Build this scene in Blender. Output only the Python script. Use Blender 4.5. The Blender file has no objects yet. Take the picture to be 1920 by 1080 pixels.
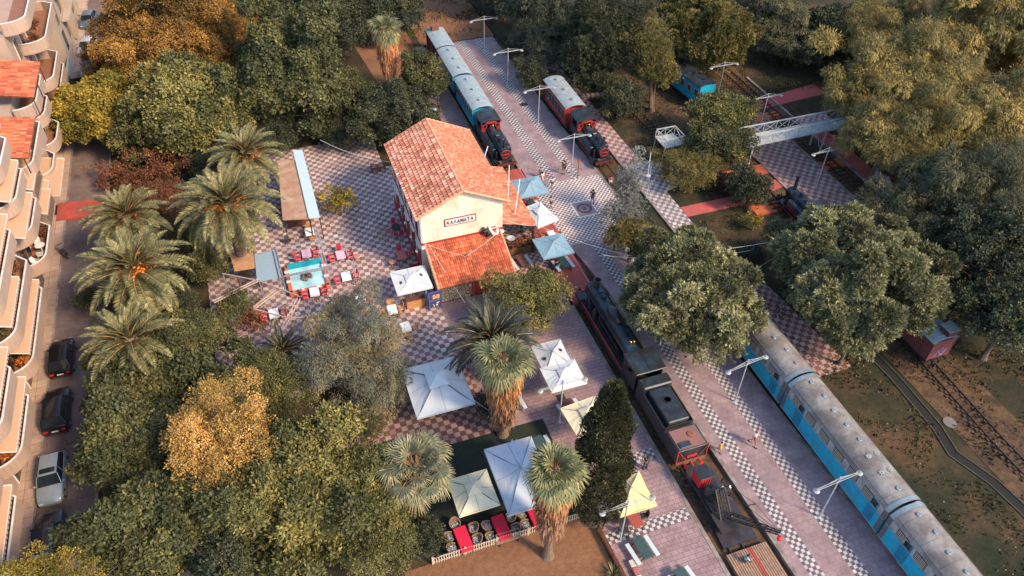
import bpy, math, random
import numpy as np
from mathutils import Vector, Matrix
PI=math.pi; R=math.radians
S=bpy.context.scene
# ---------------- camera ----------------
YAW,PITCH,ROLL,FPX,CH=R(20.1305),R(43.3217),R(-1.0787),1456.9,48.0
Fv=np.array([math.sin(YAW)*math.cos(PITCH),math.cos(YAW)*math.cos(PITCH),-math.sin(PITCH)])
_r=np.array([math.cos(YAW),-math.sin(YAW),0.]); _d=np.cross(Fv,_r)
Rv=math.cos(ROLL)*_r+math.sin(ROLL)*_d; Dv=-math.sin(ROLL)*_r+math.cos(ROLL)*_d
cam=bpy.data.cameras.new('camera'); camo=bpy.data.objects.new('camera',cam); S.collection.objects.link(camo)
m=Matrix.Identity(4)
for i in range(3):
    m[i][0]=Rv[i]; m[i][1]=-Dv[i]; m[i][2]=-Fv[i]
m[0][3]=0; m[1][3]=0; m[2][3]=CH
camo.matrix_world=m
cam.sensor_width=36; cam.lens=36*FPX/1920; cam.clip_end=3000; cam.clip_start=.5
S.camera=camo
def at(x,y,z=0.0):
    v=Rv*((x-960)/FPX)+Dv*((y-540)/FPX)+Fv
    t=(z-CH)/v[2]
    return Vector((v[0]*t,v[1]*t,z))
def dist(p): return float(np.dot(np.array(p)-[0,0,CH],Fv))
# ---------------- light ----------------
SUN_EL,SUN_AZ=R(40),R(142)      # azimuth clockwise from +Y
W=bpy.data.worlds.new('World'); S.world=W; W.use_nodes=True
nt=W.node_tree; bg=nt.nodes['Background']; sk=nt.nodes.new('ShaderNodeTexSky')
sk.sky_type='NISHITA'; sk.sun_disc=False; sk.sun_elevation=SUN_EL; sk.sun_rotation=SUN_AZ
nt.links.new(sk.outputs[0],bg.inputs[0]); bg.inputs[1].default_value=.15
sl=bpy.data.lights.new('sun','SUN'); sl.energy=2.5; sl.angle=R(10); sl.color=(1,.76,.5)
so=bpy.data.objects.new('sun',sl); S.collection.objects.link(so)
sv=Vector((math.sin(SUN_AZ)*math.cos(SUN_EL),math.cos(SUN_AZ)*math.cos(SUN_EL),math.sin(SUN_EL)))
so.rotation_euler=sv.to_track_quat('Z','Y').to_euler()
S.view_settings.view_transform='Standard'; S.view_settings.look='None'; S.view_settings.gamma=1
S.view_settings.exposure=1.12
# ---------------- helpers ----------------
C=S.collection
MATS={}
def newmat(name):
    mt=bpy.data.materials.new(name); mt.use_nodes=True
    n=mt.node_tree.nodes; b=n['Principled BSDF']; return mt,mt.node_tree,n,b
def nd(nt,t,**k):
    n=nt.nodes.new(t)
    for a,v in k.items():
        if a.startswith('i_'): n.inputs[int(a[2:])].default_value=v
        else: setattr(n,a,v)
    return n
def ramp(nt,src,stops):
    r=nt.nodes.new('ShaderNodeValToRGB'); e=r.color_ramp.elements
    while len(e)<len(stops): e.new(.5)
    for q,(p,c) in zip(e,stops): q.position=p; q.color=(*c,1)
    nt.links.new(src,r.inputs[0]); return r.outputs[0]
def noise(nt,vec,scale,detail=4,rough=.6):
    n=nt.nodes.new('ShaderNodeTexNoise'); n.inputs['Scale'].default_value=scale; n.inputs['Detail'].default_value=detail; n.inputs['Roughness'].default_value=rough
    if vec is not None: nt.links.new(vec,n.inputs['Vector'])
    return n.outputs[0]
def mixc(nt,fac,a,b,mode='MIX'):
    n=nt.nodes.new('ShaderNodeMix'); n.data_type='RGBA'; n.blend_type=mode
    for i,v in ((0,fac),(6,a),(7,b)):
        if hasattr(v,'links') or hasattr(v,'is_output'): nt.links.new(v,n.inputs[i])
        elif i==0: n.inputs[0].default_value=v
        else: n.inputs[i].default_value=(*v,1) if len(v)==3 else v
    return n.outputs[2]
def bump(nt,b,h,strength=.3,dist=.05):
    n=nt.nodes.new('ShaderNodeBump'); n.inputs['Strength'].default_value=strength; n.inputs['Distance'].default_value=dist
    nt.links.new(h,n.inputs['Height']); nt.links.new(n.outputs[0],b.inputs['Normal'])
def M(name,col,rough=.6,metal=0,var=.18,scale=4,col2=None,stain=.0,bmp=0,world=False,wave=None,coat=0):
    if name in MATS: return MATS[name]
    mt,nt,n,b=newmat(name); L=nt.links.new
    tc=nd(nt,'ShaderNodeTexCoord'); vec=tc.outputs['Object']
    if world: vec=nd(nt,'ShaderNodeNewGeometry').outputs['Position']
    lo=tuple(c*(1-var) for c in col); hi=tuple(min(1,c*(1+var)) for c in col)
    f=noise(nt,vec,scale,6,.65)
    o=ramp(nt,f,[(.3,lo),(.7,hi)])
    if col2:
        f2=noise(nt,vec,scale*.35,8,.7)
        f3=ramp(nt,f2,[(.5-stain*.3,(0,0,0)),(.72-stain*.3,(1,1,1))])
        o=mixc(nt,f3,o,col2)
    L(o,b.inputs['Base Color']); b.inputs['Roughness'].default_value=rough; b.inputs['Metallic'].default_value=metal
    if coat: b.inputs['Coat Weight'].default_value=coat; b.inputs['Coat Roughness'].default_value=.08
    h=f
    if wave:
        w=nd(nt,'ShaderNodeTexWave'); w.bands_direction=wave[0]; w.inputs['Scale'].default_value=wave[1]; L(vec,w.inputs[0]); h=w.outputs[1]
        bump(nt,b,h,wave[2],.05)
    elif bmp: bump(nt,b,h,bmp,.06)
    MATS[name]=mt; return mt
def tilemat(name,size,c1,c2,mortar,var=.25,checker=True,bw=None,bh=None,rot=0,offs=0,msz=.012,dirt=(.12,.09,.08),dirtf=.35):
    """paving: checker or brick pattern in ground coordinates"""
    if name in MATS: return MATS[name]
    mt,nt,n,b=newmat(name); L=nt.links.new
    g=nd(nt,'ShaderNodeNewGeometry'); mp=nd(nt,'ShaderNodeMapping'); L(g.outputs['Position'],mp.inputs[0])
    mp.inputs['Scale'].default_value=(1,1,0); mp.inputs['Rotation'].default_value=(0,0,rot); mp.inputs['Location'].default_value=(.013,.017,.3)
    br=nd(nt,'ShaderNodeTexBrick'); br.offset=offs; br.inputs['Scale'].default_value=1
    br.inputs['Brick Width'].default_value=bw or size; br.inputs['Row Height'].default_value=bh or size; br.inputs['Mortar Size'].default_value=msz; br.inputs['Mortar Smooth'].default_value=.3
    br.inputs['Color1'].default_value=(1-var,)*3+(1,); br.inputs['Color2'].default_value=(1+var*.5,)*3+(1,); br.inputs['Mortar'].default_value=(.5,)*3+(1,)
    L(mp.outputs[0],br.inputs[0])
    if checker:
        ck=nd(nt,'ShaderNodeTexChecker'); ck.inputs['Scale'].default_value=1/size; L(mp.outputs[0],ck.inputs[0])
        ck.inputs[1].default_value=(*c1,1); ck.inputs[2].default_value=(*c2,1); base=ck.outputs[0]
    else:
        f=noise(nt,g.outputs['Position'],.6,5); base=ramp(nt,f,[(.35,c1),(.65,c2)])
    o=mixc(nt,1.0,base,br.outputs[0],'MULTIPLY')
    o=mixc(nt,br.outputs[1],o,mortar)
    f=noise(nt,g.outputs['Position'],.35,8,.7); d=ramp(nt,f,[(.42,(0,0,0)),(.75,(dirtf,)*3)]); o=mixc(nt,d,o,dirt)
    f=noise(nt,g.outputs['Position'],.9,6,.75); d=ramp(nt,f,[(.35,(.78,.74,.73)),(.55,(1.04,1.03,1.02))]); o=mixc(nt,.8,o,d,'MULTIPLY')
    f=noise(nt,g.outputs['Position'],7,4,.7); d=ramp(nt,f,[(.3,(.8,.8,.8)),(.7,(1.12,1.1,1.08))]); o=mixc(nt,1.0,o,d,'MULTIPLY')
    L(o,b.inputs['Base Color']); b.inputs['Roughness'].default_value=.75; bump(nt,b,br.outputs[0],.25,.02)
    MATS[name]=mt; return mt
def tintmat(name,stops,rough=.7,trans=0.,nscale=.5,namt=.35,attr='tint',spec=.3):
    """colour from a per-leaf / per-tile attribute through a ramp, varied by noise"""
    if name in MATS: return MATS[name]
    mt,nt,n,b=newmat(name); L=nt.links.new
    a=nd(nt,'ShaderNodeAttribute'); a.attribute_name=attr
    o=ramp(nt,a.outputs['Fac'],stops)
    tc=nd(nt,'ShaderNodeTexCoord'); f=noise(nt,tc.outputs['Object'],nscale,4)
    d=ramp(nt,f,[(.3,(1-namt,)*3),(.7,(1+namt,)*3)]); o=mixc(nt,1.0,o,d,'MULTIPLY')
    L(o,b.inputs['Base Color']); b.inputs['Roughness'].default_value=rough; b.inputs['Specular IOR Level'].default_value=spec
    if trans:
        t=nd(nt,'ShaderNodeBsdfTranslucent'); L(o,t.inputs[0]); mx=nd(nt,'ShaderNodeMixShader'); mx.inputs[0].default_value=trans
        L(b.outputs[0],mx.inputs[1]); L(t.outputs[0],mx.inputs[2]); L(mx.outputs[0],n['Material Output'].inputs[0])
    MATS[name]=mt; return mt
def tag(o,label=None,cat=None,group=None,kind=None):
    if label: o['label']=label
    if cat: o['category']=cat
    if group: o['group']=group
    if kind: o['kind']=kind
    return o
def thing(name,label,cat,loc=(0,0,0),rz=0,group=None):
    o=bpy.data.objects.new(name,None); C.objects.link(o); o.location=loc; o.rotation_euler=(0,0,rz); o.empty_display_size=.2
    return tag(o,label,cat,group)
def copytree(o,parent=None):
    c=o.copy(); C.objects.link(c)
    if parent: c.parent=parent
    for ch in list(o.children): copytree(ch,c)
    return c
class MB:
    def __init__(s): s.v=[]; s.f=[]; s.m=[]; s.T=None; s.sm=False
    def add(s,vs,fs,mi=0):
        n=len(s.v)
        if s.T is not None: vs=[s.T@Vector(v) for v in vs]
        s.v+=[tuple(v) for v in vs]; s.f+=[tuple(n+i for i in f) for f in fs]; s.m+=[mi]*len(fs); return s
    def box(s,x,y,z,dx,dy,dz,mi=0,bev=0,rz=0):
        """centre x,y; z is the bottom; optional chamfer of the top and vertical edges"""
        a,b=dx/2,dy/2; vs=[]
        c,sn=math.cos(rz),math.sin(rz)
        def ring(a,b,zz,e):
            e=min(e,a*.9,b*.9)
            if e<=0: return [(-a,-b,zz),(a,-b,zz),(a,b,zz),(-a,b,zz)]
            return [(-a+e,-b,zz),(a-e,-b,zz),(a,-b+e,zz),(a,b-e,zz),(a-e,b,zz),(-a+e,b,zz),(-a,b-e,zz),(-a,-b+e,zz)]
        rs=[ring(a,b,z,bev),ring(a,b,z+dz-bev,bev)] if bev else [ring(a,b,z,0),ring(a,b,z+dz,0)]
        if bev: rs.append(ring(a-bev,b-bev,z+dz,bev*.3))
        k=len(rs[0]); fs=[]
        for r in rs: vs+=[(x+p[0]*c-p[1]*sn,y+p[0]*sn+p[1]*c,p[2]) for p in r]
        for j in range(len(rs)-1):
            for i in range(k): fs.append((j*k+i,j*k+(i+1)%k,(j+1)*k+(i+1)%k,(j+1)*k+i))
        fs.append(tuple(reversed(range(k)))); fs.append(tuple((len(rs)-1)*k+i for i in range(k)))
        return s.add(vs,fs,mi)
    def tube(s,p,q,r,r2=None,n=8,mi=0,cap=True):
        p,q=Vector(p),Vector(q); r2=r if r2 is None else r2; d=(q-p)
        if d.length<1e-6: return s
        d.normalize(); u=d.orthogonal().normalized(); w=d.cross(u)
        vs=[]; 
        for c,rr in ((p,r),(q,r2)):
            for i in range(n):
                t=2*PI*i/n+PI/n; vs.append(c+(u*math.cos(t)+w*math.sin(t))*rr)
        fs=[(i,(i+1)%n,n+(i+1)%n,n+i) for i in range(n)]
        if cap: fs+=[tuple(reversed(range(n))),tuple(range(n,2*n))]
        return s.add(vs,fs,mi)
    def path(s,pts,r,n=6,mi=0):
        for a,b in zip(pts,pts[1:]): s.tube(a,b,r,n=n,mi=mi)
        return s
    def bar(s,p,q,w,h,mi=0):
        p,q=Vector(p),Vector(q); d=(q-p).normalized(); up=Vector((0,0,1)) if abs(d.z)<.95 else Vector((0,1,0)); u=d.cross(up).normalized()*w/2; v=u.cross(d).normalized()*h/2
        vs=[p-u-v,p+u-v,p+u+v,p-u+v,q-u-v,q+u-v,q+u+v,q-u+v]
        return s.add(vs,[(0,3,2,1),(4,5,6,7),(0,1,5,4),(1,2,6,5),(2,3,7,6),(3,0,4,7)],mi)
    def lathe(s,prof,x=0,y=0,n=16,mi=0,axis='z'):
        vs=[]; k=len(prof)
        for r,z in prof:
            for i in range(n):
                t=2*PI*i/n; a,b=r*math.cos(t),r*math.sin(t)
                vs.append((x+a,y+b,z) if axis=='z' else (x+a,z,y+b))
        fs=[(j*n+i,j*n+(i+1)%n,(j+1)*n+(i+1)%n,(j+1)*n+i) for j in range(k-1) for i in range(n)]
        fs+=[tuple(reversed(range(n))),tuple((k-1)*n+i for i in range(n))]
        if axis!='z': fs=[tuple(reversed(f)) for f in fs]
        return s.add(vs,fs,mi)
    def prism(s,poly,z0,z1,mi=0):
        n=len(poly); vs=[(p[0],p[1],z0) for p in poly]+[(p[0],p[1],z1) for p in poly]
        return s.add(vs,[tuple(reversed(range(n))),tuple(range(n,2*n))]+[(i,(i+1)%n,n+(i+1)%n,n+i) for i in range(n)],mi)
    def loft(s,secs,mi=0,closed=True,caps=True):
        k=len(secs[0]); vs=[p for q in secs for p in q]; fs=[]
        rg=range(k if closed else k-1)
        for j in range(len(secs)-1):
            for i in rg: fs.append((j*k+i,j*k+(i+1)%k,(j+1)*k+(i+1)%k,(j+1)*k+i))
        if caps and closed: fs+=[tuple(reversed(range(k))),tuple((len(secs)-1)*k+i for i in range(k))]
        return s.add(vs,fs,mi)
    def quad(s,a,b,c,d,mi=0): return s.add([a,b,c,d],[(0,1,2,3)],mi)
    def build(s,name,mats,parent=None,smooth=False,loc=None,rz=0):
        me=bpy.data.meshes.new(name); me.from_pydata(s.v,[],s.f); 
        for mm in (mats if isinstance(mats,(list,tuple)) else [mats]): me.materials.append(mm)
        me.polygons.foreach_set('material_index',s.m)
        if smooth:
            me.polygons.foreach_set('use_smooth',[True]*len(s.f)); 
            try: me.set_sharp_from_angle(angle=R(35))
            except Exception: pass
        me.update()
        o=bpy.data.objects.new(name,me); C.objects.link(o)
        if parent is not None: o.parent=parent
        if loc is not None: o.location=loc
        if rz: o.rotation_euler=(0,0,rz)
        return o
def npmesh(name,V,F,mats,parent=None,tint=None,matidx=None,smooth=False):
    """V (n,3), F (m,k) numpy -> object"""
    me=bpy.data.meshes.new(name); m,k=F.shape
    me.vertices.add(len(V)); me.vertices.foreach_set('co',V.astype('f').ravel())
    me.loops.add(m*k); me.loops.foreach_set('vertex_index',F.astype('i').ravel())
    me.polygons.add(m); me.polygons.foreach_set('loop_start',np.arange(0,m*k,k,dtype='i')); 
    try: me.polygons.foreach_set('loop_total',np.full(m,k,dtype='i'))
    except Exception: pass
    for mm in (mats if isinstance(mats,(list,tuple)) else [mats]): me.materials.append(mm)
    if matidx is not None: me.polygons.foreach_set('material_index',matidx.astype('i'))
    me.update(calc_edges=True)
    if smooth: me.polygons.foreach_set('use_smooth',np.ones(m,dtype=bool))
    if tint is not None:
        a=me.attributes.new('tint','FLOAT','FACE'); a.data.foreach_set('value',tint.astype('f'))
    o=bpy.data.objects.new(name,me); C.objects.link(o)
    if parent is not None: o.parent=parent
    return o
def sheet(name,poly,z,mat,thick=0):
    mb=MB()
    if thick: mb.prism(poly,z-thick,z)
    else: mb.add([(p[0],p[1],z) for p in poly],[tuple(range(len(poly)))])
    o=mb.build(name,mat); return tag(o,kind='structure')
def rect(x0,y0,x1,y1): return [(x0,y0),(x1,y0),(x1,y1),(x0,y1)]
# ---------------- ground materials ----------------
def groundmat(name,stops,scale=.12,fine=(.72,1.3),bumpv=.6,stops2=None):
    mt,nt,n,b=newmat(name); g=nd(nt,'ShaderNodeNewGeometry').outputs['Position']
    f=noise(nt,g,scale,9,.68); o=ramp(nt,f,stops)
    f2=noise(nt,g,2.5,8,.75); d=ramp(nt,f2,[(.28,(fine[0],)*3),(.72,(fine[1],)*3)]); o=mixc(nt,1.0,o,d,'MULTIPLY')
    f3=noise(nt,g,14,4,.8); d=ramp(nt,f3,[(.35,(.7,.7,.7)),(.68,(1.35,1.3,1.2))]); o=mixc(nt,.7,o,d,'MULTIPLY')
    nt.links.new(o,b.inputs['Base Color']); b.inputs['Roughness'].default_value=.95; b.inputs['Specular IOR Level'].default_value=.1
    bump(nt,b,f3,bumpv,.08); return mt
soil=groundmat('soil_and_grass',[(.38,(.026,.033,.021)),(.49,(.045,.042,.026)),(.57,(.085,.058,.034)),(.72,(.16,.09,.045))])
dirt=groundmat('bare_dirt',[(.3,(.17,.085,.05)),(.6,(.25,.13,.075))],.2)
ballast=groundmat('ballast',[(.35,(.06,.045,.035)),(.6,(.16,.1,.06))],.5,(.5,1.5),1)
darkdirt=groundmat('dark_dirt',[(.35,(.03,.03,.024)),(.6,(.075,.055,.035))],.3,(.6,1.4),1)
turf=groundmat('turf',[(.3,(.022,.032,.026)),(.7,(.04,.048,.036))],.3,(.8,1.2),.3)
asphalt=groundmat('asphalt',[(.35,(.13,.095,.09)),(.6,(.2,.15,.145))],.25,(.82,1.15),.15)
LG,DG=(.6,.56,.55),(.25,.165,.17)
plazaM=tilemat('plaza_tiles',.45,(.6,.535,.515),(.27,.155,.16),(.3,.24,.22),.28,dirt=(.28,.13,.1),dirtf=.45)
fineM=tilemat('fine_checker',.235,(.72,.68,.66),(.2,.13,.125),(.3,.24,.22),.1,dirtf=.12,msz=.006)
patioM=tilemat('patio_tiles',.45,(.5,.33,.3),(.2,.09,.08),(.15,.1,.08),.25)
mallM=tilemat('mall_tiles',.42,(.55,.53,.53),(.22,.19,.2),(.2,.18,.17),.15)
platPM=tilemat('old_checker',.5,(.5,.37,.35),(.25,.13,.12),(.2,.13,.11),.15,dirt=(.16,.09,.08))
brickM=tilemat('mauve_pavers',.45,(.29,.2,.21),(.39,.285,.29),(.1,.06,.07),.1,checker=False,bw=.5,bh=.34,offs=.5,msz=.014,dirt=(.16,.09,.1),dirtf=.5)
platM=tilemat('platform_pavers',.45,(.28,.2,.215),(.38,.285,.295),(.15,.09,.11),.08,checker=False,bw=.45,bh=.45,offs=.5,msz=.008,dirt=(.17,.1,.11),dirtf=.5)
kerbM=M('kerb_stone',(.3,.25,.23),.85,var=.3,scale=2,bmp=.3,world=True,col2=(.14,.11,.09),stain=.3)
pathM=tilemat('footway_slabs',.6,(.42,.3,.24),(.5,.37,.3),(.2,.13,.1),.12,checker=False,bw=.9,bh=.8,offs=.0,msz=.02,dirt=(.25,.16,.12))
redpaint=M('red_paint_ground',(.46,.075,.06),.7,var=.25,scale=1.2,world=True,col2=(.26,.07,.05),stain=.4,bmp=.1)
redpath=M('red_path',(.5,.09,.085),.85,var=.2,scale=1.5,world=True,col2=(.32,.1,.08),stain=.3)
steelrail=M('rail_steel',(.1,.07,.055),.5,.6,.3,3,world=True)
sleeperM=M('sleeper_wood',(.075,.045,.03),.9,var=.4,scale=5,world=True,bmp=.3)
timber=M('weathered_planks',(.3,.19,.13),.8,var=.3,scale=3,world=True,bmp=.2)
# ---------------- setting ----------------
sheet('ground',rect(-900,-300,900,1500),-.42,soil)
# park surface at z=0 is one sheet with the track beds sunk between platforms
sheet('park_ground',[(-16.9,-20),(21.7,-20),(21.7,66),(21.7,200),(-16.9,200)],-.02,soil)
sheet('park_ground',[(32.4,-20),(300,-20),(300,250),(32,250)],-.05,soil)
sheet('park_ground',[(21.7,96.3),(32,96.3),(32,250),(21.7,250)],-.03,dirt)
sheet('road',rect(-21,-10,-16.95,260),-.1,asphalt,.3)
sheet('pavement',rect(-26,-10,-20.85,72),.02,pathM,.35)
sheet('pavement',rect(-26,74.2,-20.85,240),.02,pathM,.35)
o=MB(); 
for a,b in ((-10,71.8),(74.4,220)): o.box(-20.78,(a+b)/2,-.1,.16,b-a,.14)
o.build('kerb',kerbM); tag(C.objects['kerb'],kind='structure')
o=MB().box(-16.88,60,-.3,.18,160,.36,0).build('kerb',kerbM); tag(o,kind='structure')
sheet('dark_ground',rect(-16.7,41.8,-8.3,100),.0,darkdirt)  # darker ground sheets under and between the trees
sheet('dark_ground',rect(-16.7,8,1.9,41.2),.0,darkdirt)
sheet('dark_ground',rect(-8.3,76.6,17.4,100),.0,darkdirt)
sheet('red_carpet_strip',[(-21.6,70.9),(-14.5,70.3),(-14.5,73.2),(-21.6,73.9)],.06,redpaint,.14)
sheet('plaza',rect(-8.2,41.5,10.75,76.5),.03,plazaM,.1)
sheet('plaza',[(-14.5,50.5),(-8.2,51.2),(-8.2,53.4),(-14.5,52.3)],.026,patioM,.1)
sheet('plaza',rect(10.75,62.9,17.8,70),.028,plazaM,.1)
sheet('patio',rect(3.8,33.3,11.1,41.5),.03,patioM,.1)
sheet('patio',[(-10.5,34.2),(3.8,35.2),(3.8,38.6),(-10.5,38)],.02,patioM,.1)
sheet('turf_floor',rect(4,24.7,14.9,33.3),.03,turf,.1)
sheet('dirt_yard',[(2,8),(15,8),(15,24.7),(2,24.7)],.02,dirt,.1)
sheet('platform_west',rect(10.75,33.3,21.72,47.9),.02,brickM,.3)
sheet('platform_west',rect(15.2,14,21.72,33.3),.022,brickM,.3)
sheet('platform_west',rect(11.1,30.2,15.2,33.3),.024,redpath if False else brickM,.1)
sheet('platform_west',rect(17.5,62,21.72,96),.018,platM,.3)
sheet('porch_floor',rect(17.4,47.9,21.9,62),.035,tilemat('porch_checker',.33,(.52,.38,.35),(.16,.08,.08),(.2,.14,.12),.15,msz=.006),.3)
fs=[('cross',15.25,21.6,22.1,22.95),('cross',17.5,21.6,27.3,28.2),('cross',17.6,21.6,71.6,72.7)]
stripeM=tilemat('stripe_checker',.26,(.58,.56,.56),(.13,.11,.12),(.2,.15,.17),.12,dirtf=.25,msz=.012)
for _,x0,x1,y0,y1 in fs: sheet('checker_band',rect(x0,y0,x1,y1),.03,stripeM)
# central platform, with its east edge running slightly off the west one
cp=[(24.75,51.6),(24.75,51.5),(25.6,44),(25.75,36),(26.1,18),(26.2,6),(33.2,6),(32.7,20),(32.4,28),(32.2,42),(32.1,51.6)]
sheet('central_platform',cp,.02,platM,.4)
sheet('central_platform',[(24.6,61.6),(32.1,61.6),(31.7,74),(31.4,96),(26,96),(24.9,80)],.02,platM,.4)
sheet('checker_crossing',[(24.2,51.6),(29,51.6),(32.2,52.4),(32.15,61.6),(24.4,61.6)],.024,fineM,.4)
sheet('checker_crossing',[(29,51.6),(32.1,51.6),(32.2,52.4)],.02,platM,.4)
def ln(x0,y0,x1,y1,w): return [(x0,y0),(x0+w,y0),(x1+w,y1),(x1,y1)]
sheet('checker_stripe',ln(26.85,6,26.75,51.6,.95),.03,stripeM); sheet('checker_stripe',ln(26.55,61.6,26.6,96,1.05),.03,stripeM)
sheet('checker_stripe',ln(29.65,6,29.45,51.6,.95),.03,stripeM); sheet('checker_stripe',ln(29.1,61.6,28.85,96,1.05),.03,stripeM)
sheet('grass_verge',[(29.6,46.5),(32.3,46.5),(32.3,52),(30.5,51.2)],.034,darkdirt)
# kerb stones along the platforms
for pts in ([(21.8,14),(21.8,44)],[(21.8,65),(21.8,96)],[(25.5,44),(25.65,36),(26,18),(26.1,6)],[(24.5,65),(24.8,80),(25.9,96)],[(33.3,6),(32.8,20),(32.5,28),(32.3,42),(32.25,61.6),(31.8,74),(31.5,96)]):
    mb=MB()
    for a,b in zip(pts,pts[1:]): mb.bar((a[0],a[1],-.14),(b[0],b[1],-.14),.28,.38)
    tag(mb.build('platform_edge',kerbM),kind='structure')
sheet('track_bed',[(21.9,6),(26.1,6),(25.5,44),(24.6,64),(26,96.4),(21.9,96.4)],-.3,ballast)
sheet('track_bed',[(32,6),(37.2,6),(35.1,48),(35.1,96.4),(31,96.4)],-.25,ballast)
sheet('track_bed',rect(44.2,-10,49.6,110),-.02,ballast)
sheet('track_bed',rect(55.6,20,58.6,100),-.01,ballast)
# inner court details
sheet('red_deck',rect(21.95,44,24.35,65.1),.12,redpaint,.4)
sheet('red_deck',rect(24.2,44.5,24.45,65),.16,M('deck_edge_paint',(.4,.1,.1),.6,world=True),.3)
# emblem set in the crossing
sheet('emblem',rect(27.25,55.25,29.45,57.75),.03,M('white_marble',(.75,.72,.7),.5,world=True))
sheet('emblem',rect(27.37,55.37,29.33,57.63),.034,M('mauve_stone',(.3,.21,.22),.6,world=True))
mb=MB(); N=40
for r0,r1 in ((.55,.8),):
    for i in range(N):
        a,b=2*PI*i/N,2*PI*(i+1)/N
        mb.quad(*[(28.35+r*math.cos(t),56.5+r*math.sin(t),.039) for r,t in ((r0,a),(r1,a),(r1,b),(r0,b))])
for p in ([(-.28,-.12),(.05,-.3),(.1,-.1),(-.1,.0)],[(-.1,.02),(.12,-.06),(.22,.14),(.0,.3)],[(-.3,.05),(-.2,0),(-.05,.32),(-.2,.3)]):
    mb.add([(28.35+x,56.5+y,.039) for x,y in p],[(0,1,2,3)])
tag(mb.build('emblem',M('dark_stone_inlay',(.1,.06,.06),.6,world=True)),kind='structure')
# east side: mall walk, red paths, old platform
sheet('mall_walk',rect(35.35,44,37.65,56.5),.02,mallM,.1)
sheet('mall_walk',[(35.35,62.2),(37.6,62.2),(37,90),(35.2,90)],.02,platPM,.1)
sheet('mall_walk',[(35.35,56.5),(37.65,56.5),(39.6,57),(40.6,58.8),(40,60.6),(38.6,62.2),(35.35,62.2)],.024,mallM,.1)
mb=MB().bar((35.22,30,0),(35.22,90,0),.26,.3); tag(mb.build('mall_edge',kerbM),kind='structure')
sheet('checker_corner',[(37.6,30),(40.8,30),(39.6,41.5),(37.2,41.5)],.01,patioM,.05)
sheet('red_path',[(37.7,52),(44.3,52),(44.3,53.6),(37.7,53.6)],.02,redpath,.05)
sheet('red_path',[(44.3,52.2),(50,53.4),(50,54.8),(44.3,53.6)],.05,redpath,.05)
sheet('red_path',[(40,60.4),(44,60),(44,61.4),(40.4,61.8)],.02,redpath,.05)
orangeM=M('orange_boards',(.5,.12,.05),.7,var=.2,scale=2,world=True,wave=('Y',2.2,.3))
for n_,p in (('track_crossing',rect(44.2,56,49.9,57.6)),('track_crossing',rect(44.4,49.8,49.9,51.4)),('track_crossing',rect(55.6,54.4,58.8,56)),('track_crossing',rect(49.5,65.4,57.6,66.8))): sheet(n_,p,.1,orangeM,.12)
sheet('old_platform',rect(49.9,44,55.5,67),.04,platPM,.2)
mb=MB().bar((49.85,44,0),(49.85,67,0),.25,.3).bar((55.6,44,0),(55.6,67,0),.25,.3).bar((58.75,30,0),(58.75,75,0),.3,.35)
tag(mb.build('old_platform_edge',kerbM),kind='structure')
sheet('red_walkway',rect(58.95,30,60.9,61),.03,redpath,.1)
sheet('red_walkway',[(50,67.2),(66,68.6),(66,71),(50,69)],.05,redpath,.1)
sheet('checker_pad',rect(59,61,63,65),.03,tilemat('pink_checker',.42,(.6,.5,.5),(.35,.1,.11),(.3,.15,.15),.15),.1)
mb=MB()
for i in range(5): mb.box(62.2+i*.62,56,0,.6,12,.12+.17*i,0)
tag(mb.build('red_steps',redpath),kind='structure')
# bed of planks at the bottom
mb=MB()
for i in range(18): mb.box(22.45+i*.17,13.7,-.3,.13,10.4,.38,1 if i in(9,10) else 0)
tag(mb.build('plank_deck',[timber,redpaint]),kind='structure')
sheet('loading_pad',[(22.5,19.4),(25.1,19.4),(25,25.3),(23.3,26.2),(22.9,25.3)],.0,M('sooty_plate',(.085,.065,.075),.45,var=.3,scale=1.2,world=True,col2=(.03,.028,.035),stain=.5,bmp=.1),.3)
def tracks(pts,gauge=1.0,z=-.28):
    mb=MB()
    for (x0,y0),(x1,y1) in zip(pts,pts[1:]):
        L=math.hypot(x1-x0,y1-y0); n=max(1,int(L/.65))
        for s_ in (-gauge/2,gauge/2): mb.bar((x0+s_,y0,z+.18),(x1+s_,y1,z+.18),.075,.13,0)
        for i in range(n):
            t=(i+.5)/n; x,y=x0+(x1-x0)*t,y0+(y1-y0)*t
            mb.box(x,y,z,1.8,.22,.1,1,rz=random.uniform(-.02,.02))
    tag(mb.build('railway_track',[steelrail,sleeperM]),kind='structure')
random.seed(4)
tracks([(23.2,96),(23.2,65.2)]); tracks([(23.35,43.9),(23.35,19)])
tracks([(33.1,96),(33.3,60),(33.6,42),(33.8,6)],z=-.22)
tracks([(46.6,-4),(46.5,20),(46.9,28),(47.2,40),(47.4,60),(48.6,75),(50,110)],z=0)
tracks([(57.1,30),(57.1,100)],z=.0)
tracks([(41.9,66),(41.2,75),(40.8,90)],z=0)
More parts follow.
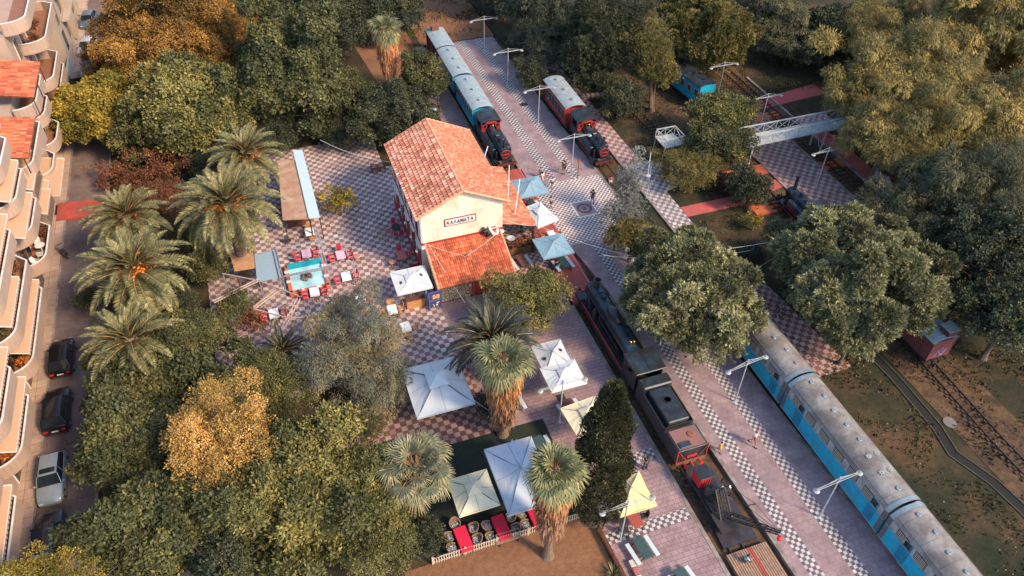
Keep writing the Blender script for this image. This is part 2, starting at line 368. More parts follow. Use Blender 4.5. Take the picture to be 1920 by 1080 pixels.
# drainage channel on the east side: two concrete lips with a sunk bed
dc=[(42.4,40),(43.2,33),(43.4,28),(43.15,22.8),(42.6,20.5),(43.6,17.6),(43.9,15),(44.3,6)]
mb=MB()
for (x0,y0),(x1,y1) in zip(dc,dc[1:]):
    for s_ in (-.42,.42): mb.bar((x0+s_,y0,-.06),(x1+s_,y1,-.06),.1,.2,0)
    mb.quad((x0-.4,y0,-.03),(x0+.4,y0,-.03),(x1+.4,y1,-.03),(x1-.4,y1,-.03),1)
tag(mb.build('drain_channel',[M('mossy_concrete',(.075,.065,.055),.9,var=.4,scale=3,world=True,col2=(.05,.05,.03),stain=.4),M('wet_silt',(.014,.012,.01),.95,world=True)]),kind='structure')
tag(MB().lathe([(.0,.03),(.5,.03),(.52,.0)],44.4,22.9,18).build('manhole_cover',M('cast_lid',(.17,.15,.14),.6,world=True)),'round grey manhole cover in the dry grass beside the drain channel','manhole cover')
# dry grass tufts and fallen leaves: nobody could count them
def scatter(name,n,regions,mat,size,hgt,seed):
    rg=np.random.default_rng(seed); V=[];
    ar=[(b-a)*(d-c) for a,c,b,d in regions]; tot=sum(ar)
    P=[]
    for (a,c,b,d),A in zip(regions,ar):
        k=int(n*A/tot); P.append(np.stack([rg.uniform(a,b,k),rg.uniform(c,d,k)],1))
    P=np.concatenate(P); 
    cl=np.sin(P[:,0]*1.1+np.sin(P[:,1]*.7)*2)+np.sin(P[:,1]*.9+P[:,0]*.3)+rg.normal(0,.7,len(P)); P=P[cl>.2]; k=len(P)
    a=rg.uniform(0,2*PI,k); s=size*rg.uniform(.5,1.4,k); h=hgt*rg.uniform(.3,1.5,k)
    dx,dy=np.cos(a)*s,np.sin(a)*s; z=np.zeros(k)
    v0=np.stack([P[:,0]-dx,P[:,1]-dy,z-.03],1); v1=np.stack([P[:,0]+dx,P[:,1]+dy,z-.03],1)
    v2=np.stack([P[:,0]+dx*.4-dy*.8,P[:,1]+dy*.4+dx*.8,h],1); v3=np.stack([P[:,0]-dx*.6-dy*.8,P[:,1]-dy*.6+dx*.8,h],1)
    VV=np.stack([v0,v1,v2,v3],1).reshape(-1,3); F=np.arange(4*k).reshape(-1,4)
    return tag(npmesh(name,VV,F,mat,tint=rg.random(k)),kind='stuff')
REG=[(37.9,5,43,51),(44.3,-5,60,46),(37.9,62,45,85),(38,54,44,60),(-16,25,3,52),(60,5,85,60),(45,70,80,100),(15,98,60,125)]
grassM=tintmat('dry_grass',[(0,(.022,.03,.016)),(.6,(.06,.055,.026)),(1,(.15,.1,.045))],.9)
scatter('dry_grass',110000,REG,grassM,.07,.14,3)
leafM=tintmat('leaf_litter',[(0,(.12,.05,.02)),(.6,(.25,.12,.05)),(1,(.4,.25,.12))],.9)
scatter('fallen_leaves',30000,REG+[(2,8,15,24),(44.2,-5,49.6,60),(55.6,30,58.6,66),(-20.8,20,-17,120)],leafM,.05,.02,5)
tag(C.objects['dry_grass'],'sparse tufts of dry yellow green grass between the tracks and the trees','grass'); tag(C.objects['fallen_leaves'],'fallen orange and brown leaves on the ground and track beds','leaves')
# ---------------- vegetation ----------------
def unit(v): return v/np.maximum(np.linalg.norm(v,axis=-1,keepdims=True),1e-9)
def rdir(rg,n): return unit(rg.normal(size=(n,3)))
def leafquads(P,D,Nn,w,l):
    """rhombic leaves at P growing along D, face normal near Nn"""
    D=unit(D); U=unit(np.cross(D,Nn)); w=np.asarray(w).reshape(-1,1); l=np.asarray(l).reshape(-1,1)
    fold=unit(np.cross(U,D))*w*.25
    V=np.stack([P,P+D*l*.45+U*w*.5+fold,P+D*l,P+D*l*.45-U*w*.5+fold],1)
    return V.reshape(-1,3)
def lobes(rg,K,Rr,rz,kind,bumpy=.22,low=-.45):
    """lobe centres and radii on an uneven ellipsoid"""
    n=K; i=np.arange(n)+.5; z=1-(1-low)*i/n; ph=i*2.39996+rg.uniform(0,6); s=np.sqrt(np.maximum(0,1-z*z))
    d=np.stack([s*np.cos(ph),s*np.sin(ph),z],1)+rg.normal(0,.13,(n,3))
    ph0=rg.uniform(0,6,4)
    b=1+bumpy*(np.sin(d[:,0]*3+ph0[0])+np.sin(d[:,1]*3.3+ph0[1])+np.sin(d[:,2]*2.7+ph0[2]))*.5+rg.normal(0,bumpy*.3,n)
    return d,b
KIND={ # lobe count, lobe radius factor, twig density per m2, leaves per twig, leaf w, l, style, bumpy
 'broad':(40,.29,13,7,.13,.21,'broad',.26), 'fine':(42,.27,17,8,.08,.17,'broad',.28), 'olive':(36,.25,16,9,.05,.2,'droop',.4),
 'pine':(80,.19,19,12,.06,.2,'needle',.1), 'gum':(46,.27,10,8,.055,.26,'droop',.35), 'bush':(18,.36,16,7,.09,.16,'broad',.2),
 'sparse':(24,.25,9,6,.14,.24,'broad',.4), 'conifer':(60,.24,13,8,.05,.2,'needle',.25)}
def crown(rg,kind,Rx,rz,low=-.45,dens=1.,K=None,rl=None):
    k0,rlf,td,lp,lw,ll,style,bm=KIND[kind]
    big=max(.75,min(1.3,Rx/4)); K=K or int(k0*(1 if Rx<5 else (Rx/5)**1.3)); 
    d,b=lobes(rg,K,Rx,rz,kind,bm,low)
    lr=(rl or rlf)*min(Rx,rz*1.4)*rg.uniform(.7,1.25,K)*(1 if Rx<5 else (5/Rx)**.3)
    c=d*b[:,None]*np.array([Rx,Rx,rz])-d*lr[:,None]
    # inner fill
    n2=K//3; ci=rdir(rg,n2)*rg.uniform(.1,.55,(n2,1))*np.array([Rx,Rx,rz]); c=np.concatenate([c,ci]); lr=np.concatenate([lr,lr[:n2]*1.1])
    lt=rg.random(len(c)); P=[];O=[];T=[]
    for j in range(len(c)):
        n=int(td*dens*4*PI*lr[j]**2*.8); 
        if n<3: n=3
        u=rdir(rg,n); u[:,2]=np.where(u[:,2]<-.35,-u[:,2],u[:,2])
        dd=u*lr[j]*rg.uniform(.72,1.08,(n,1))*(1+.18*np.sin(u[:,:1]*7+lt[j]*9)+.15*np.sin(u[:,1:2]*8+j))
        P.append(c[j]+dd*np.array([1,1,.85])); O.append(u); T.append(np.full(n,lt[j]))
    P=np.concatenate(P);O=np.concatenate(O);T=np.concatenate(T)
    # twigs -> leaves
    n=len(P); P=np.repeat(P,lp,0); O=np.repeat(O,lp,0); tw=np.repeat(rg.random(n),lp); T=np.repeat(T,lp); m_=len(P)
    jit=rdir(rg,m_)
    if style=='needle': D=O*.9+jit*.75; Nn=rdir(rg,m_); P=P+jit*.025
    elif style=='droop': D=np.array([0,0,-1.])*rg.uniform(.3,1.3,(m_,1))+O*.5+jit*.6; Nn=O+jit*.5; P=P+jit*.16
    else: D=O*.35+jit+np.array([0,0,.1]); Nn=O*1.1+rdir(rg,m_)*.6; P=P+jit*.09
    sc=big*rg.uniform(.85,1.2)*rg.uniform(.55,1.4,m_)
    V=leafquads(P,D,Nn,lw*sc,ll*sc)
    tint=np.clip(.42*T+.3*tw+.28*rg.random(m_),0,1)
    return V,tint,c,lr
BARK=M('bark',(.14,.1,.075),.95,var=.35,scale=6,bmp=.8)
BARKP=M('pale_bark',(.3,.24,.19),.9,var=.35,scale=4,bmp=.6)
FOL={  # gold end stops mix warm sun highlights into the leaf colours at random
 'green':tintmat('leaves_green',[(0,(.033,.045,.024)),(.45,(.08,.09,.038)),(.75,(.175,.165,.06)),(1,(.36,.29,.09))],.6,.12),
 'dark':tintmat('leaves_dark',[(0,(.026,.036,.024)),(.6,(.065,.075,.04)),(1,(.17,.155,.065))],.55,.08),
 'olivegreen':tintmat('leaves_olive_green',[(0,(.05,.065,.028)),(.5,(.135,.135,.048)),(1,(.42,.34,.1))],.6,.12),
 'brown':tintmat('leaves_brown_autumn',[(0,(.07,.055,.022)),(.4,(.21,.12,.035)),(.75,(.42,.22,.05)),(1,(.58,.34,.08))],.7,.15),
 'orange':tintmat('leaves_orange_autumn',[(0,(.07,.075,.025)),(.28,(.26,.19,.055)),(.45,(.5,.29,.08)),(.75,(.7,.43,.14)),(1,(.8,.6,.27))],.7,.2),
 'yellow':tintmat('leaves_yellow_green',[(0,(.07,.08,.02)),(.4,(.2,.17,.035)),(.75,(.42,.3,.05)),(1,(.62,.42,.07))],.65,.2),
 'grey':tintmat('leaves_grey_olive',[(0,(.05,.06,.048)),(.45,(.14,.155,.12)),(.6,(.21,.2,.13)),(.78,(.32,.22,.08)),(1,(.44,.28,.1))],.6,.1),
 'silver':tintmat('leaves_silver',[(0,(.12,.13,.12)),(.5,(.24,.25,.23)),(1,(.42,.42,.38))],.6,.1),
 'pine':tintmat('needles_pine',[(0,(.06,.066,.034)),(.45,(.18,.18,.085)),(.8,(.38,.36,.18)),(1,(.58,.52,.3))],.6,.08),
 'pinegold':tintmat('needles_golden',[(0,(.055,.055,.022)),(.4,(.14,.125,.04)),(.8,(.3,.24,.075)),(1,(.42,.32,.12))],.6,.1),
 'cypress':tintmat('needles_cypress',[(0,(.035,.042,.026)),(.5,(.075,.085,.045)),(.85,(.15,.14,.06)),(1,(.3,.2,.08))],.75,.05),
 'gum':tintmat('leaves_gum',[(0,(.065,.065,.03)),(.4,(.17,.15,.05)),(.75,(.36,.26,.075)),(1,(.58,.38,.1))],.6,.12),
 'gumdark':tintmat('leaves_gum_dark',[(0,(.04,.045,.028)),(.5,(.1,.105,.055)),(.85,(.2,.17,.07)),(1,(.38,.24,.08))],.6,.08),
 'redbrown':tintmat('leaves_red_brown',[(0,(.1,.035,.02)),(.5,(.2,.08,.04)),(1,(.35,.17,.08))],.8,.1),
}
def trunkmesh(rg,base,top,r0,lobesc,nb,parent,mat,spread=.8):
    mb=MB(); base=Vector(base); top=Vector(top); pts=[]; 
    n=6
    for i in range(n+1):
        t=i/n; p=base.lerp(top,t); w=math.sin(t*PI)*.12*(top-base).length*.3
        pts.append(p+Vector((rg.uniform(-1,1)*w*.3,rg.uniform(-1,1)*w*.3,0)))
    for i in range(n): mb.tube(pts[i],pts[i+1],r0*(1-.62*i/n),r0*(1-.62*(i+1)/n),8,cap=False)
    mb.lathe([(r0*1.7,-.15),(r0*1.35,.1),(r0*1.02,.55)],base.x,base.y,9)
    idx=rg.permutation(len(lobesc))[:nb]
    for j in idx:
        q=Vector(lobesc[j]); s=pts[int(rg.integers(3,n+1))]; md=s.lerp(q,.5)+Vector((0,0,(q-s).length*.06*rg.uniform(-1,1)))
        rr=r0*.32; mb.tube(s,md,rr,rr*.65,6,cap=False); mb.tube(md,q,rr*.65,rr*.2,5,cap=False)
        for _ in range(2):
            e=q+Vector(rdir(rg,1)[0])*(q-s).length*.35; mb.tube(md.lerp(q,.6),e,rr*.35,rr*.1,4,cap=False)
    return mb.build('trunk',mat,parent,smooth=True)
ntree=0
def tree(px,py,rpx,H,kind,fol,label,sq=.85,name='broadleaf_tree',cat='tree',group=None,low=-.45,dens=1.,base=None,bark=None,K=None,nb=16,sx=1.,rl=None):
    global ntree; ntree+=1; rg=np.random.default_rng(100+ntree)
    p=at(px,py,H*.65); r=rpx*dist(p)/FPX; rz=r*sq
    for _ in range(4): p=at(px,py,max(H-rz,rz*.8+.1)); r=rpx*dist(p)/FPX; rz=r*sq
    zc=max(H-rz,rz*.8+.1); b=base or (p.x,p.y)
    V,tint,c,lr=crown(rg,kind,r,rz,low,dens,K,rl)
    V[:,0]*=sx
    o=thing(name,label,cat,(b[0],b[1],0),0,group)
    off=np.array([p.x-b[0],p.y-b[1],zc]); V=V+off; c=c*np.array([sx,1,1])+off
    # very large crowns stay within a fixed number of leaves
    npmesh('crown',V,np.arange(len(V)).reshape(-1,4),FOL[fol],o,tint=tint)
    trunkmesh(rg,(0,0,-.1),(off[0],off[1],zc+rz*.1),max(.09,min(.34,H*.032)),c,nb,o,bark or BARK)
    return o
def cypress(x,y,H,Rr,label):
    rg=np.random.default_rng(7); o=thing('cypress_tree',label,'cypress tree',(x,y,0)); n=4600
    t=rg.random(n)**.8; z=1.3+t*(H-1.3); a=rg.uniform(0,2*PI,n)
    prof=np.where(t<.18,.72+t*1.5,1-(np.maximum(t-.4,0)/.6)**2.1*.84)
    rr=Rr*prof*(1+.13*np.sin(a*3+z*1.3)+.1*np.sin(a*5-z*2.1)+.1*np.sin(z*3.7+a))*rg.uniform(.82,1.06,n)
    u=np.stack([np.cos(a),np.sin(a),np.full(n,.5)],1); P=np.stack([rr*np.cos(a),rr*np.sin(a),z],1)
    lp=14; P=np.repeat(P,lp,0); u=np.repeat(u,lp,0); tw=np.repeat(rg.random(n),lp); m_=len(P); j=rdir(rg,m_)
    V=leafquads(P+j*.13,u*.5+np.array([0,0,1.])+j*.7,u+rdir(rg,m_)*.6,rg.uniform(.05,.1,m_),rg.uniform(.12,.24,m_))
    npmesh('crown',V,np.arange(len(V)).reshape(-1,4),FOL['cypress'],o,tint=np.clip(tw*.55+rg.random(m_)*.45,0,1))
    mb=MB().tube((0,0,-.1),(0,0,2.2),.36,.24,10).tube((0,0,2.2),(0,0,H*.85),.24,.05,8)
    for i in range(7):
        a=i*.9; mb.tube((0.1*math.cos(a),.1*math.sin(a),-.05),(.6*math.cos(a),.6*math.sin(a),-.12),.14,.04,5)
    mb.build('trunk',BARKP,o,smooth=True); return o
# palms -------------------------------------------------------------
frondM=tintmat('palm_fronds',[(0,(.045,.055,.03)),(.5,(.14,.14,.06)),(.82,(.36,.3,.12)),(1,(.6,.44,.17))],.5,.1,namt=.2)
frondD=tintmat('cycad_fronds',[(0,(.02,.028,.022)),(.6,(.05,.06,.045)),(1,(.12,.12,.08))],.4,.05,namt=.2)
rachM=M('palm_rachis',(.5,.3,.12),.6)
fruitM=M('palm_fruit_orange',(.85,.2,.02),.6,var=.35,scale=9)
fanM=tintmat('fan_leaves',[(0,(.06,.08,.04)),(.5,(.15,.165,.08)),(1,(.38,.33,.15))],.55,.12,namt=.2)
fanB=tintmat('blue_fan_leaves',[(0,(.07,.09,.065)),(.5,(.17,.18,.11)),(1,(.45,.37,.18))],.55,.12,namt=.2)
skirtM=tintmat('dead_fronds',[(0,(.3,.17,.11)),(.4,(.42,.22,.12)),(.75,(.58,.22,.06)),(1,(.68,.36,.14))],.85,.1,namt=.3)
ptrunkM=M('palm_trunk',(.2,.14,.1),.95,var=.4,scale=5,wave=('Z',2.2,.9))
def frond(rg,L,el,az,droop,lw=.42,N=22,twist=0):
    """returns leaflet verts, tint, rachis points"""
    t=np.linspace(0,1,N); e=el-droop*t**1.4; dl=L/(N-1)
    dx=np.cumsum(np.cos(e)*dl); dz=np.cumsum(np.sin(e)*dl); 
    bend=np.cumsum(np.full(N,twist*dl*.25)); 
    P=np.stack([dx*np.cos(az+bend*.3),dx*np.sin(az+bend*.3),dz],1); T=unit(np.gradient(P,axis=0))
    side=unit(np.cross(T,np.array([0,0,1.])+1e-3)); up=np.cross(side,T)
    V=[];tt=[]
    ll=L*.2*np.sin(np.clip(t*.93+.1,0,1)*PI)**.55*(1-.35*t)
    for s in (-1,1):
        for q in (0.,.5):
            Q=P.copy(); Q[:-1]=P[:-1]*(1-q)+P[1:]*q
            D=side*s*1.0+T*.75+up*(.28)+rg.normal(0,.09,(N,3)); D=D[2:]
            V.append(leafquads(Q[2:],D,up[2:]+side[2:]*s*-.3,np.full(N-2,L*.013)*2,ll[2:])); tt.append(np.clip(rg.normal(.35+.25*t[2:],.13),0,1))
    return np.concatenate(V),np.concatenate(tt),P
def datepalm_parts(seed,n=62,L=3.0,fruit=True,H=6,mat=None,name='date_palm',tr=.34,e0=1.45,e1=-.75):
    rg=np.random.default_rng(seed); Vs=[];Ts=[];mb=MB()
    for i in range(n):
        u=i/n; el=e0+(e1-e0)*u**1.15+rg.normal(0,.07); az=i*2.39996+rg.normal(0,.1); dr=.55+1.15*u*(1-.35*u)+rg.normal(0,.1)
        l=L*(.62+.45*min(1,u*2.2))*rg.uniform(.88,1.08)
        V,t,P=frond(rg,l,el,az,dr,twist=rg.normal(0,.5)); V[:,2]+=H; P=P+np.array([0,0,H]); Vs.append(V); Ts.append(np.clip(t+(u>.93)*.3,0,1))
        k=[0,5,10,15,21]
        for a,b in zip(k,k[1:]): mb.tube(P[a],P[b],.035*(1-a/24),.035*(1-b/24),4,cap=False)
    o=thing(name,'x','palm tree'); V=np.concatenate(Vs)
    npmesh('frond_crown',V,np.arange(len(V)).reshape(-1,4),mat or frondM,o,tint=np.concatenate(Ts))
    mb.build('frond_stems',rachM,o)
    prof=[(tr*1.35,-.1),(tr*1.1,.3)]
    z=.5; k=0
    while z<H-.3: prof+=[(tr*(1+.1*(k%2)),z)]; z+=.22; k+=1
    prof+=[(tr*1.45,H-.15),(tr*1.1,H+.25),(.05,H+.5)]
    MB().lathe(prof,n=12).build('trunk',ptrunkM,o)
    if fruit:
        for i in range(5):
            az=i*1.26+rg.uniform(-.3,.3); mb=MB(); c=Vector((.8*math.cos(az),.8*math.sin(az),H+.3+rg.uniform(-.1,.2)))
            mb.tube((.15*math.cos(az),.15*math.sin(az),H+.1),c,.04,.03,5)
            for _ in range(46):
                d=Vector(rdir(rg,1)[0]); e=c+Vector((d.x*.46,d.y*.46,d.z*.38-.12)); mb.tube(c,e,.012,.012,3,cap=False); mb.lathe([(.0,e.z-.07),(.075,e.z),(.0,e.z+.07)],e.x,e.y,5)
            mb.build('fruit_bunch',fruitM,o)
    return o
def fanpalm_parts(seed,n=42,H=8,mat=None,skirt=2.2,skr=.75,pet=.85,fr=.95,e0=1.45,e1=-1.1,tr=.26,name='fan_palm',nblade=20):
    rg=np.random.default_rng(seed); Vs=[];Ts=[];mb=MB()
    for i in range(n):
        u=i/n; el=e0+(e1-e0)*u**.95+rg.normal(0,.08); az=i*2.39996+rg.normal(0,.12)
        out=np.array([math.cos(az),math.sin(az),0.]); up=np.array([0,0,1.])
        d=out*math.cos(el)+up*math.sin(el); d2=unit(d-up*.25)
        p0=out*.12+up*(H+.1*u); p1=p0+d*pet*rg.uniform(.75,1.1)*(.6+.4*min(1,u*2.5)); mb.tube(p0,p1,.028,.02,4,cap=False)
        side=unit(np.cross(d2,up)); nrm=np.cross(side,d2); f=fr*rg.uniform(.85,1.1)
        a=np.linspace(-1.95,1.95,nblade)+rg.normal(0,.03,nblade); 
        D=d2*np.cos(a)[:,None]+side*np.sin(a)[:,None]; w=f*3.9/nblade*.4
        zig=nrm*np.where(np.arange(nblade)%2,.02,-.02)[:,None]
        U=unit(np.cross(D,nrm)); l=f*(.72+.28*np.cos(a*.6))[:,None]
        A=p1+D*.03; B=p1+D*l*.55+zig*2-up*.04*l; Cc=p1+D*l*.93+zig-up*(.1+.4*u)*l*l/f+rg.normal(0,.02,(nblade,3))
        Q1=np.stack([A-U*.01,A+U*.01,B+U*w*.75,B-U*w*.75],1); Q2=np.stack([B-U*w*.6,B+U*w*.6,Cc+U*w*.12,Cc-U*w*.12],1)
        Vs+=[Q1.reshape(-1,3),Q2.reshape(-1,3)]; tb=np.clip(rg.normal(.42,.16,nblade)+(u>.85)*.15,0,1); Ts+=[tb,np.clip(tb+.2,0,1)]
    o=thing(name,'x','palm tree'); V=np.concatenate(Vs)
    npmesh('fan_crown',V,np.arange(len(V)).reshape(-1,4),mat or fanM,o,tint=np.concatenate(Ts)); mb.build('leaf_stems',rachM,o)
    MB().lathe([(tr*1.9,-.1),(tr*1.5,.25),(tr*1.1,.9),(tr,2),(tr*.9,H*.6),(tr*.95,H),(.05,H+.4)],n=12).build('trunk',ptrunkM,o)
    if skirt:
        k=int(900*skirt/2.2); t=rg.random(k); a=rg.uniform(0,2*PI,k); z=H-.1-t*skirt; rr=skr*(1-.5*t**1.2)*rg.uniform(.55,1.05,k)+tr*.4
        P=np.stack([rr*np.cos(a),rr*np.sin(a),z],1); o2=np.stack([np.cos(a),np.sin(a),0*a],1); m_=k
        D=np.stack([0*a,0*a,-np.ones(k)],1)+o2*rg.uniform(-.25,.2,(k,1))+rdir(rg,k)*.18
        V=leafquads(P,D,o2+rdir(rg,k)*.7,rg.uniform(.05,.14,k),rg.uniform(.5,1.1,k))
        tn=np.clip(.85-.9*t+rg.normal(0,.16,k),0,1)
        npmesh('dead_frond_skirt',V,np.arange(len(V)).reshape(-1,4),skirtM,o,tint=tn)
    return o
# ---------------- planting ----------------
t_=tree
BG='trees at the far edge of the park'; LG_='big trees along the west street'
t_(325,88,132,9.6,'fine','brown','big brown and orange autumn tree at the top left beside the white parked car',.8,group=LG_,dens=.9)
t_(185,215,84,6.5,'broad','yellow','yellow-green tree overhanging the street next to the red tiled roofs',.75,group=LG_)
t_(255,245,62,5.5,'broad','olivegreen','small olive-green tree between the yellow-green street tree and the palms',.8,group=LG_)
t_(372,205,106,7.4,'broad','olivegreen','dense yellow-tipped green tree just below the brown autumn tree',.85,group=LG_)
t_(545,150,112,9.5,'broad','green','large bronze-green round tree left of the tall palm with the orange skirt',1.,group=LG_)
t_(430,35,82,9,'fine','brown','dark brown leaved tree on the top edge between the autumn tree and the dark oaks',.8,group=BG)
t_(590,35,95,9,'broad','dark','dark green tree on the top edge left of the skirted palm',.8,group=BG)
t_(700,22,78,8,'broad','dark','dark tree directly behind the tall skirted palm at the top edge',.8,group=BG)
t_(650,175,54,4.6,'broad','green','mid green tree at the left foot of the tall skirted palm',.9)
t_(795,155,50,5.2,'broad','green','round bronze-green tree between the skirted palm and the blue carriages',.95)
t_(727,222,72,5,'broad','dark','dark round tree behind the far end of the tiled station roof',.8)
t_(640,250,40,3,'bush','dark','low dark bush at the north edge of the chequered plaza',.8,name='bush',cat='bush')
t_(295,315,50,2.6,'sparse','redbrown','bare red-brown shrub below the yellow-green street tree',.7,name='shrub',cat='shrub',dens=.6)
t_(215,330,34,2,'sparse','redbrown','thin rusty shrub at the kerb of the street left of the palms',.7,name='shrub',cat='shrub',dens=.6)
t_(635,378,33,3,'sparse','yellow','small lone yellow-green tree standing in the chequered plaza',.75,name='young_tree',dens=.9,nb=10)
t_(395,500,42,3,'bush','green','rounded green bush under the date palms next to the glass awning',.9,name='bush',cat='bush')
t_(440,575,38,2.4,'bush','green','leafy green shrub by the corner of the metal pergola',.9,name='bush',cat='bush')
t_(470,598,24,1.5,'sparse','redbrown','pinkish flowering shrub at the lower edge of the pergola',.8,name='shrub',cat='shrub')
t_(660,665,98,6,'olive','grey','grey-green olive tree with rusty twigs at the south edge of the plaza',.95,group='olive trees by the plaza',low=-.6)
t_(640,590,50,5,'olive','grey','thin golden crown rising on the left behind the grey olive tree',.8,group='olive trees by the plaza')
t_(705,720,72,4.6,'olive','grey','grey-green olive tree touching the big white canopy',.9,group='olive trees by the plaza')
t_(300,695,112,6,'broad','green','broad dark green tree below the lowest date palm',.6,group='trees in the south west corner')
t_(345,640,70,6,'fine','green','green domed tree top just right of the lowest date palm',.7,group='trees in the south west corner')
t_(490,725,85,6,'fine','olivegreen','olive-yellow tree between the orange tree and the grey olive tree',.8,group='trees in the south west corner')
t_(245,840,100,7,'broad','green','dark green tree overhanging the silver parked car',.8,group='trees in the south west corner')
t_(412,838,104,9.8,'fine','orange','bright orange autumn tree in the south west corner',.85,group='trees in the south west corner')
t_(305,1005,122,8,'broad','green','wide green tree on the bottom edge beside the grey parked cars',.8,group='trees in the south west corner')
t_(420,1060,70,7,'broad','dark','dark tree crown on the bottom edge between two larger green trees',.7,group='trees in the south west corner')
t_(545,955,150,9,'fine','olivegreen','largest olive-green tree on the bottom edge below the orange tree',.9,group='trees in the south west corner')
t_(690,930,95,7,'fine','olivegreen','olive-green tree left under the pale blue fan palm',.9,group='trees in the south west corner')
t_(715,1015,72,5.5,'fine','olivegreen','low olive-green tree on the bottom edge left of the picket fence',.8,group='trees in the south west corner')
t_(790,1010,42,3.5,'bush','dark','dark rounded bush at the left end of the picket fence',1.1,name='bush',cat='bush')
t_(60,1100,84,9.5,'fine','yellow','bright yellow tree in the bottom left corner of the picture',.6,group='trees in the south west corner')
t_(140,1112,52,9.2,'fine','yellow','yellow tree top just right of the corner one on the bottom edge',.6,group='trees in the south west corner')
t_(985,575,66,5,'broad','olivegreen','round bronze-green tree beside the stone annexe of the station',.9)
t_(1010,540,42,3.4,'broad','green','small green tree between the annexe and the brick platform',.9)
t_(930,760,36,1.8,'bush','dark','dark green bush under the middle skirted fan palm',.9,name='bush',cat='bush')
# north side
t_(1035,45,82,9,'gum','dark','tall dark tree north of the central platform',1.,group=BG)
t_(1130,95,78,9,'conifer','dark','dark conical evergreen behind the red carriage',1.25,group=BG,name='evergreen_tree')
t_(1075,105,50,4,'sparse','silver','pale silver-leaved shrub behind the red carriage',.8,name='shrub',cat='shrub')
t_(1003,140,36,3,'bush','dark','small dark bush next to the north end of the red carriage',1.,name='bush',cat='bush')
t_(1162,190,42,3.4,'broad','dark','dark rounded small tree standing right of the red carriage',.9)
t_(1215,95,48,9,'conifer','pinegold','slender golden pine with a long bare trunk',.95,name='pine_tree',cat='pine tree',base=(43.5,71.5))
t_(1318,68,84,10,'pine','pinegold','big golden-green pine above the blue railway wagon',.95,name='pine_tree',cat='pine tree',dens=.8)
t_(1232,135,38,6,'pine','pinegold','low side of golden pines left of the blue railway wagon',.8,name='pine_tree',cat='pine tree')
t_(1356,222,60,6,'broad','olivegreen','round bronze-green tree left end of the white footbridge',.8)
t_(1350,270,62,5,'broad','green','dark green tree below the footbridge end',.8)
t_(1290,315,52,3.6,'fine','pinegold','low golden-brown tree next to the little iron tower',.75)
t_(1400,352,42,3.4,'broad','dark','small dark tree between the two red paths',.8,base=(43.9,50.5))
t_(1415,415,20,2,'sparse','yellow','tiny pale sapling in the grass by the red path',.9,name='sapling',cat='sapling',dens=.8)
t_(1410,487,33,2.6,'bush','dark','small dark bush on the grass between the two stone pines',.95,name='bush',cat='bush')
t_(1470,55,70,8,'gum','gumdark','dark tree on the top edge right of the golden pine',.9,group=BG)
t_(1420,30,60,8,'gum','dark','darkest tree on the top edge between the golden pine and the gums',.9,group=BG)
t_(1555,70,70,7.5,'broad','dark','dark round tree on the top edge behind the golden gum',.85,group=BG)
t_(1640,40,55,7,'fine','olivegreen','bronze round tree on the top edge near the grey road',.85,group=BG)
t_(1735,45,34,5,'bush','dark','small dark tree next to the grey road at the top edge',1.1,group=BG)
t_(950,-30,80,7,'broad','dark','dark tree crossing the top edge above the brown path',.8,group=BG)
t_(1180,10,60,8,'gum','dark','dark tree on the top edge behind the slender pine',.9,group=BG)
for a in ((345,445,48,1.8,'green','low green shrubs under the biggest date palm on its left'),(335,575,50,2,'dark','dark shrub to the right of the fruit-ringed street palm'),(390,625,42,2,'green','low green shrub above the broad domed tree tops'),(300,375,52,2.2,'redbrown','rusty thicket between the two northern date palms'),(170,560,30,1.2,'green','small shrub at the kerb under the street palms'),(395,305,45,3,'dark','dark undergrowth behind the northernmost date palm'),(520,250,50,3,'dark','dark undergrowth under the large bronze-green tree'),(600,830,40,2,'dark','dark shrub under the olive tree next to the red tiles'),(690,800,34,2.4,'green','green shrub left of the pale blue fan palm')):
    t_(a[0],a[1],a[2],a[3],'bush',a[4],a[5],.7,name='shrub',cat='shrub',group='undergrowth in the park')
# gums on the east side
GG='gum trees on the east side'
t_(1625,75,55,10,'gum','gum','slim golden gum tree at the left front of the east group',1.2,group=GG)
t_(1725,120,85,12,'gum','gum','golden gum tree just below the grey road',.9,group=GG)
t_(1850,235,90,11,'gum','gum','golden-brown gum tree with pale branches beside the right edge',.9,group=GG,bark=BARKP)
t_(1700,390,60,6,'gum','gumdark','low grey-green gum behind the largest stone pine',.8,group=GG)
t_(1925,430,70,9,'gum','gumdark','dark gum at the right edge halfway up the picture',.8,group=GG)
t_(1660,160,92,12,'gum','gum','golden leaning gum tree whose top is nearest the road',1.,group=GG)
t_(1760,235,120,12,'gum','gum','wide golden-green gum tree in the middle of the east group',.9,group=GG)
t_(1845,90,125,14,'gum','gum','tallest golden gum tree in the top right corner',1.,group=GG,bark=BARKP)
t_(1660,265,72,9,'gum','gum','lower grey-green gum over the red steps',.9,group=GG)
t_(1790,360,95,9,'gum','gumdark','dark grey-green gum tree below the golden ones',.8,group=GG)
t_(1885,330,85,11,'gum','gumdark','grey-green gum tree cut by the right edge of the picture',.9,group=GG)
t_(1850,470,92,9,'broad','dark','dark tree at the right edge below the gums',.8,group=GG)
t_(1800,560,55,5,'broad','dark','low dark tree behind the rusty brake van',.8,group=GG)
t_(1895,590,85,8,'broad','dark','nearly black tree at the right edge above the curved tracks',.8,group=GG)
t_(1750,440,60,7,'fine','gumdark','dark brown-green tree just right of the large stone pine',.9,group=GG)
t_(1690,330,40,3,'fine','redbrown','rusty low shrub at the foot of the gum trees',.8,name='shrub',cat='shrub')
t_(1960,200,90,12,'gum','gum','golden gum tree leaving the right edge of the picture',.9,group=GG)
